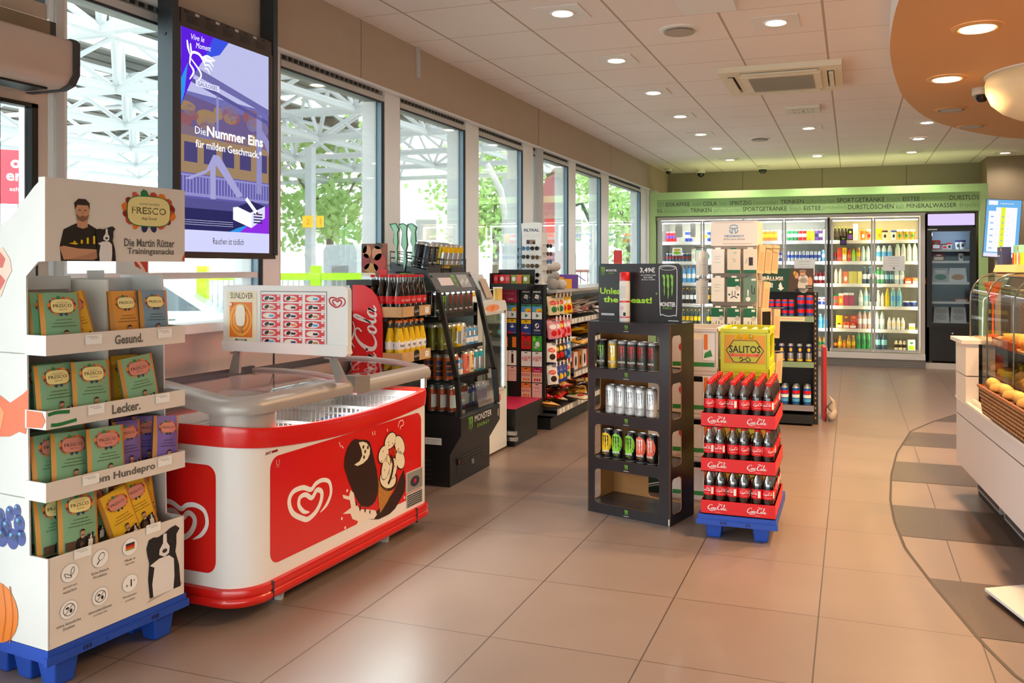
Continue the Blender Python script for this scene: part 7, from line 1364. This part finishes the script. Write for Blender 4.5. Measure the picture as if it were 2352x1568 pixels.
for i,(x,z) in enumerate(((.12,1.59),(.3,1.59),(.47,1.59),(.42,1.59),(.45,1.43))): tag(put(it('cup',paper,(red,red,navy,navy,navy)[i],dgrey,h=.09 if i<2 else .13,r=.038),'ice_cream_tub',loc=(1.0+x,YF+(.14 if i!=3 else .22),.08+z+.0005)),'white ice cream tub, %s in the black freezer'%('left on the top shelf','second on the top shelf','right on the top shelf','rear on the top shelf','alone on the second shelf')[i],'tub')
m=MB(); m.box(.978,12.58,0,1.65,13.3,.08,mat('platform_white','#e2dcd6',.5)); tag(m.build('freezer_platform'),'low white platform under the black freezer','platform')
# ---------------------------------------------------------------- bakery counter on the right
KO,KR=(.63,5.8,0),math.atan2(-1.5,.125)
t=thing('bakery_counter','white bakery counter front with a narrow ledge along the right side','counter',KO,KR); KL=3.6
kw=mat('counter_white','#d9d2cf',.4); kc=mat('counter_cream','#ecdccb',.45); kt=mat('counter_ledge','#f0e4d6',.4)
m=MB(); m.box(.02,0,.2,KL,.02,.505,kw); m.box(.02,0,.512,KL,.02,.6,kw); m.box(.02,.004,.2,KL,.03,.6,dgrey); m.prism([(0,.06),(.01,.015),(.02,0),(.02,.9),(0,.9)],2,.2,.6,kw); m.box(0.02,.02,.2,KL,.9,.24,kw)
m.build('front_panel',t); m=MB(); m.box(0,-.004,.6,KL,.3,.615,kt); m.build('ledge',t)
m=MB(); m.box(.06,.12,0,KL,.14,.2,mat('toe_dark','#1f1c1a',.6))
m.build('toe_kick',t)
for x0 in (.12,.75,1.4,2.05): 
    m=MB(); m.box(x0,.1,.05,x0+.55,.13,.17,mat('vent_grey','#8f8a86',.5))
    for k in range(22): m.box(x0+.03+k*.023,.098,.065,x0+.043+k*.023,.1,.155,dgrey)
    m.build('vent_grille',t)
m=MB(); m.box(0,0,.616,.03,.62,.985,kw); m.box(.03,-.002,.616,.3,.07,.768,kc); m.box(.03,-.002,.774,.3,.07,.965,kc); m.box(-.01,-.03,.967,.32,.75,.99,kc); m.build('end_block',t)
m=MB(); m.tube([(.31,.04,.622),(KL,.04,.622)],.018,mat('rail_cream','#d9c9b5',.4),8); m.build('front_rail',t)
# glass showcase
t=thing('pastry_showcase','glass pastry showcase with rounded top panes standing on the white counter','showcase',KO,KR)
arc=[(.08,.63),(.08,1.22),(.085,1.27),(.105,1.32),(.14,1.36),(.19,1.385),(.25,1.392),(.55,1.392)]
gs=glass('showcase_glass','#f6f2ea',.06); edges_=(.03,.46,1.02,1.75,2.6,3.4)
for a,b in zip(edges_,edges_[1:]):
    m=MB(); vs=[]; 
    for y,z in arc: vs+=[(a+.004,y,z),(b-.004,y,z)]
    m.add(vs,[(2*i,2*i+1,2*i+3,2*i+2) for i in range(len(arc)-1)],gs); m.build('curved_pane',t,ang=1.2)
for a in edges_:
    m=MB(); m.tube([(a,y,z) for y,z in arc],.005,mat('pane_edge','#7f857c',.2,.6),6); m.build('pane_seam',t)
dkc=mat('case_dark','#2a1a12',.15,coat=.4)
m=MB(); m.box(.03,.56,.62,KL-.2,.58,1.39,mat('case_back','#4f3626',.3)); m.box(.03,.08,.616,KL-.2,.56,.63,dkc); m.box(.02,.08,.63,.028,.56,.93,dkc); m.build('case_body',t)
for z in (.8,.985): m=MB(); m.box(.03,.1,z,KL-.2,.56,z+.012,mat('case_shelf','#c9ab86',.25)); m.build('shelf',t)
m=MB(); fr=PL((.55,.095,.992),(1,0,0),(0,0,1)); m.box(.5,.095,.985,1.0,.1,1.03,mat('strip_orange','#c9551f',.5)); m.text(fr,'ZUCKRE',.1,.018,.028,cream,w=.2,bold=.02); m.build('name_strip',t)
kcos,ksin=math.cos(KR),math.sin(KR)
def kl(x,y,z): return (KO[0]+x*kcos-y*ksin,KO[1]+x*ksin+y*kcos,z)
crust=mat('bread_crust','#c98a3c',.6,noise=.3,nscale=30); cheese=mat('cheese_yellow','#e8c21c',.5); crois=mat('croissant','#d9a04a',.6,noise=.25,nscale=40)
m=MB(); m.tube([(-.06,.03,.02),(-.03,0,.03),(.03,0,.03),(.06,.03,.02)],[.008,.03,.03,.008],crois,10); br=m.mesh('croissant',2)
m=MB(); m.lathe([(.01,0),(.045,.005),(.05,.02),(.04,.04),(.015,.05)],crust,16); bun=m.mesh('bun',2)
m=MB(); m.hexa([(-.05,-.03,0),(.05,-.03,0),(.05,.03,0),(-.05,.03,0)],[(-.045,-.025,.03),(.045,-.025,.03),(.045,.025,.03),(-.045,.025,.03)],cheese); m.ell(PL((0,0,.0305),(1,0,0),(0,1,0)),0,0,.03,.015,orange); sq=m.mesh('cheese_slice')
names=(('croissant',br),('bun',bun),('cheese_pastry',sq)); r=random.Random(11)
for zi,z in enumerate((.6305,.8125,.9975)):
    for i in range(4 if zi==2 else 0,14):
        for j in range(2):
            nm,me=names[(i//3+zi+j)%3]; x=.12+.12*i; 
            tag(put(me,nm,loc=kl(x,.17+.16*j+r.uniform(0,.02),z),rot=r.uniform(0,3)),'%s on the %s showcase level, %s row, %s along from the far end'%(nm.replace('_',' '),('lowest','middle','upper')[zi],('front','back')[j],nth(i)),'pastry','pastries in the glass showcase')
# things on and inside the top
m=MB(); m.box(0,0,0,.22,.14,.008,mat('board_wood','#e3bf8a',.6)); tag(m.build('bread_board',loc=kl(.1,.25,1.01),rz=KR),'pale wooden board on the showcase upper shelf','board')
for i in range(2):
    m=MB(); m.prism([(0,0),(.09,0),(.075,.1),(.015,.11),(-.01,.06)],1,0,.05,mat('paper_bag','#d9b58c',.6)); tag(m.build('paper_bag',loc=kl(.14+.1*i,.42-.02*i,1.02),rz=KR+.2*i),'%s tan paper bag at the far end of the showcase'%('left','right')[i],'paper bag')
m=MB(); m.cyl((0,0,0),(0,0,.13),.035,.04,mat('cup_yellow','#d6c01a',.4),16); tag(m.build('yellow_cup',loc=kl(.5,.4,1.0)),'yellow cup inside the showcase behind the orange strip','cup')
# wicker basket on the ledge
t=thing('bread_basket','brown wicker bread basket on the ledge before the showcase','basket',kl(.84,-.05,.645),KR)
wk=mat('wicker_dark','#4a2412',.5); wk2=mat('wicker_light','#c98b52',.45)
Lb,Db,Hb=.95,.115,.15
m=MB(); m.hexa([(.05,.01,.002),(Lb-.02,.01,.002),(Lb-.02,Db-.01,.002),(.05,Db-.01,.002)],[(.0,0,Hb-.01),(Lb,0,Hb-.01),(Lb,Db,Hb-.01),(.0,Db,Hb-.01)],wk)
for k in range(7):
    z=.012+k*.02; off=.05*(1-z/Hb)
    for q in range(22):
        x=off+.012+q*.043+(.021 if k%2 else 0)
        if x<Lb-.03: m.hexa([(x,-.004+.01*(1-z/Hb),z),(x+.03,-.004+.01*(1-z/Hb),z),(x+.03,.006,z),(x,.006,z)],[(x+.002,-.008+.01*(1-z/Hb),z+.009),(x+.028,-.008+.01*(1-z/Hb),z+.009),(x+.028,.006,z+.011),(x+.002,.006,z+.011)],wk2)
    for q in range(3): y=.012+q*.035; m.hexa([(off-.004,y,z),(off+.004,y,z),(off+.004,y+.024,z),(off-.004,y+.024,z)],[(off-.008,y,z+.01),(off+.004,y,z+.01),(off+.004,y+.024,z+.01),(off-.008,y+.024,z+.01)],wk2)
m.build('woven_body',t)
m=MB(); m.tube([(0,0,Hb-.004),(Lb,0,Hb-.004),(Lb,Db,Hb-.004),(0,Db,Hb-.004)],.008,mat('wicker_rim','#8a4d22',.45),8,True); m.build('rim',t)
for i in range(7): tag(put(bun if i%2 else br,'bun' if i%2 else 'croissant',loc=kl(.84+.09+.125*i,.005,.645+Hb-.012),rot=KR),'%s in the wicker basket, %s from the far end'%('bun' if i%2 else 'croissant',nth(i)),'pastry','pastries in the wicker basket')
# price menu screen, till screen, snacks on the counter top
t=thing('menu_screen','bright blue framed menu screen on a post right of the black freezer','screen',(.985,7.3,.0),-.0)
m=MB(); m.box(.1,.04,0,.14,.07,1.6,mat('post_grey','#77706a',.5)); m.box(.02,-.05,0,.22,.2,.02,dgrey); m.build('post',t)
m=MB(); m.box(0,0,0,.255,.035,.465,mat('bezel','#1f2a3a',.4)); MF=PL((0,0,0),(1,0,0),(0,0,1),.0006); m.rect(MF,.006,.006,.25,.46,emis('menu_blue','#6fb4ea',.42)); m.rect(MF,.024,.045,.225,.37,emis('menu_white','#f6f6ff',.42),1); m.rect(MF,.075,.37,.225,.4,emis('menu_white','#f6f6ff'),1); m.rect(MF,.02,.418,.085,.452,emis('menu_white','#f6f6ff'),1); m.rect(MF,.006,.006,.25,.036,emis('menu_pale','#e6e4f8',.42),1)
m.rect(MF,.112,.045,.142,.4,emis('menu_yellow','#eaf03a',.42),2)
for k in range(6): m.rect(MF,.04,.07+k*.05,.062,.078+k*.05,emis('menu_blue','#6fb4ea'),2); m.ell(MF,.127,.09+k*.047,.006,.005,emis('menu_blue','#6fb4ea'),3); m.rect(MF,.16,.08+k*.05,.172,.083+k*.05,emis('menu_pale2','#cfd2ee',.42),2)
script(m,MF,.1,.43,.1,.012,emis('menu_white','#f6f6ff'),2); o=m.build('display',t); o.location=(0,0,1.51); o.rotation_euler=(-.04,.07,-.05)
t=thing('till_screen','dark till screen behind the showcase top','screen',kl(-.32,.3,0),KR)
m=MB(); m.box(.0,.1,0,.25,.3,1.28,mat('post_grey','#77706a')); m.build('stand',t); m=MB(); m.hexa([(0,0,1.3),(.25,0,1.3),(.25,.02,1.3),(0,.02,1.3)],[(0,.07,1.45),(.25,.07,1.45),(.25,.09,1.45),(0,.09,1.45)],mat('screen_dark','#2c3850',.2)); m.build('display',t)
for i,(x,h,c,lab) in enumerate(((-.03,.11,navy,'dark blue leaflet box standing on the showcase top'),(.1,.12,mat('box_mint','#7fc7b0',.5),'mint green snack box on the showcase top'))):
    m=MB(); m.box(0,0,0,.12,.05,h,c); fr=PL((0,0,0),(1,0,0),(0,0,1)); m.ell(fr,.095,h*.85,.01,.01,orange,1); script(m,fr,.01,h*.5,.06,.02,lgrey,1); tag(m.build('snack_carton',loc=kl(x,.25+.06*i,1.4445),rz=KR),lab,'box')
m=MB(); m.hexa([(0,0,0),(.5,0,0),(.5,.16,0),(0,.16,0)],[(.02,.01,.045),(.5,.01,.045),(.5,.16,.045),(.02,.16,.045)],mat('tray_maple','#e7c27e',.5)); tag(m.build('wooden_tray',loc=kl(-.03,.225,1.399),rz=KR),'maple wood tray at the front of the showcase top','tray')
for i in range(7): m=MB(); m.box(0,0,0,.012,.05,.07,(cokered,yellow,orange,paper,pink,yellow,lime)[i]); tag(m.build('sweet_stick',loc=kl(.24+.03*i,.27,1.4445),rz=KR),'%s sweet stick, %s in the row on the maple tray'%(('red','yellow','orange','white','pink','yellow','lime')[i],nth(i)),'sweets','sweet sticks on the maple tray')
m=MB(); m.lathe([(.03,.0),(.03,.01),(.006,.012),(.006,.2),(.05,.32),(.055,.34)],mat('cone_orange','#e8651f',.35),14); tag(m.build('cone_holder',loc=kl(.075,.2,.9975)),'orange cone shaped holder behind the far glass pane','holder')
# flat floor plate
m=MB(); m.prism([(.55,4.0),(.665,3.66),(.86,3.5),(.86,4.1),(.74,4.11)],2,.02,.032,mat('plate_light','#e0dad4',.4)); m.cyl((.7,3.95,0),(.7,3.95,.02),.03,.03,grey,12); tag(m.build('floor_stand_plate'),'pale flat base plate on the striped floor before the counter','base plate')
# back counter wall bits on the far right
m=MB(); m.box(1.9,9.0,0,2.4,9.4,1.0,kc); tag(m.build('side_cabinet'),'cream side cabinet behind the showcase at the far right','cabinet')
# ---------------------------------------------------------------- camera and light
cam=bpy.data.cameras.new('camera'); co=bpy.data.objects.new('camera',cam); COL.objects.link(co); bpy.context.scene.camera=co
cam.sensor_width=36; cam.lens=1903/2352*36; co.location=(0,0,1.435); co.rotation_euler=(PI/2,0,.3253)
cam.shift_x=(1176-1314.4)/2352; cam.shift_y=(611.2-784)/2352; cam.clip_start=.05; cam.clip_end=300
sc=bpy.context.scene
w=bpy.data.worlds.new('sky'); sc.world=w; w.use_nodes=True; b=w.node_tree.nodes['Background']; b.inputs[0].default_value=(.93,.97,1,1); b.inputs[1].default_value=2.7
sc.view_settings.view_transform='Standard'; sc.view_settings.look='None'; sc.view_settings.gamma=1; sc.view_settings.exposure=1.33
c=sc.cycles; c.use_denoising=True; c.max_bounces=6; c.diffuse_bounces=3; c.glossy_bounces=3; c.transmission_bounces=4; c.transparent_max_bounces=16; c.use_adaptive_sampling=True; c.adaptive_threshold=.025; c.caustics_reflective=False; c.caustics_refractive=False; c.sample_clamp_indirect=4
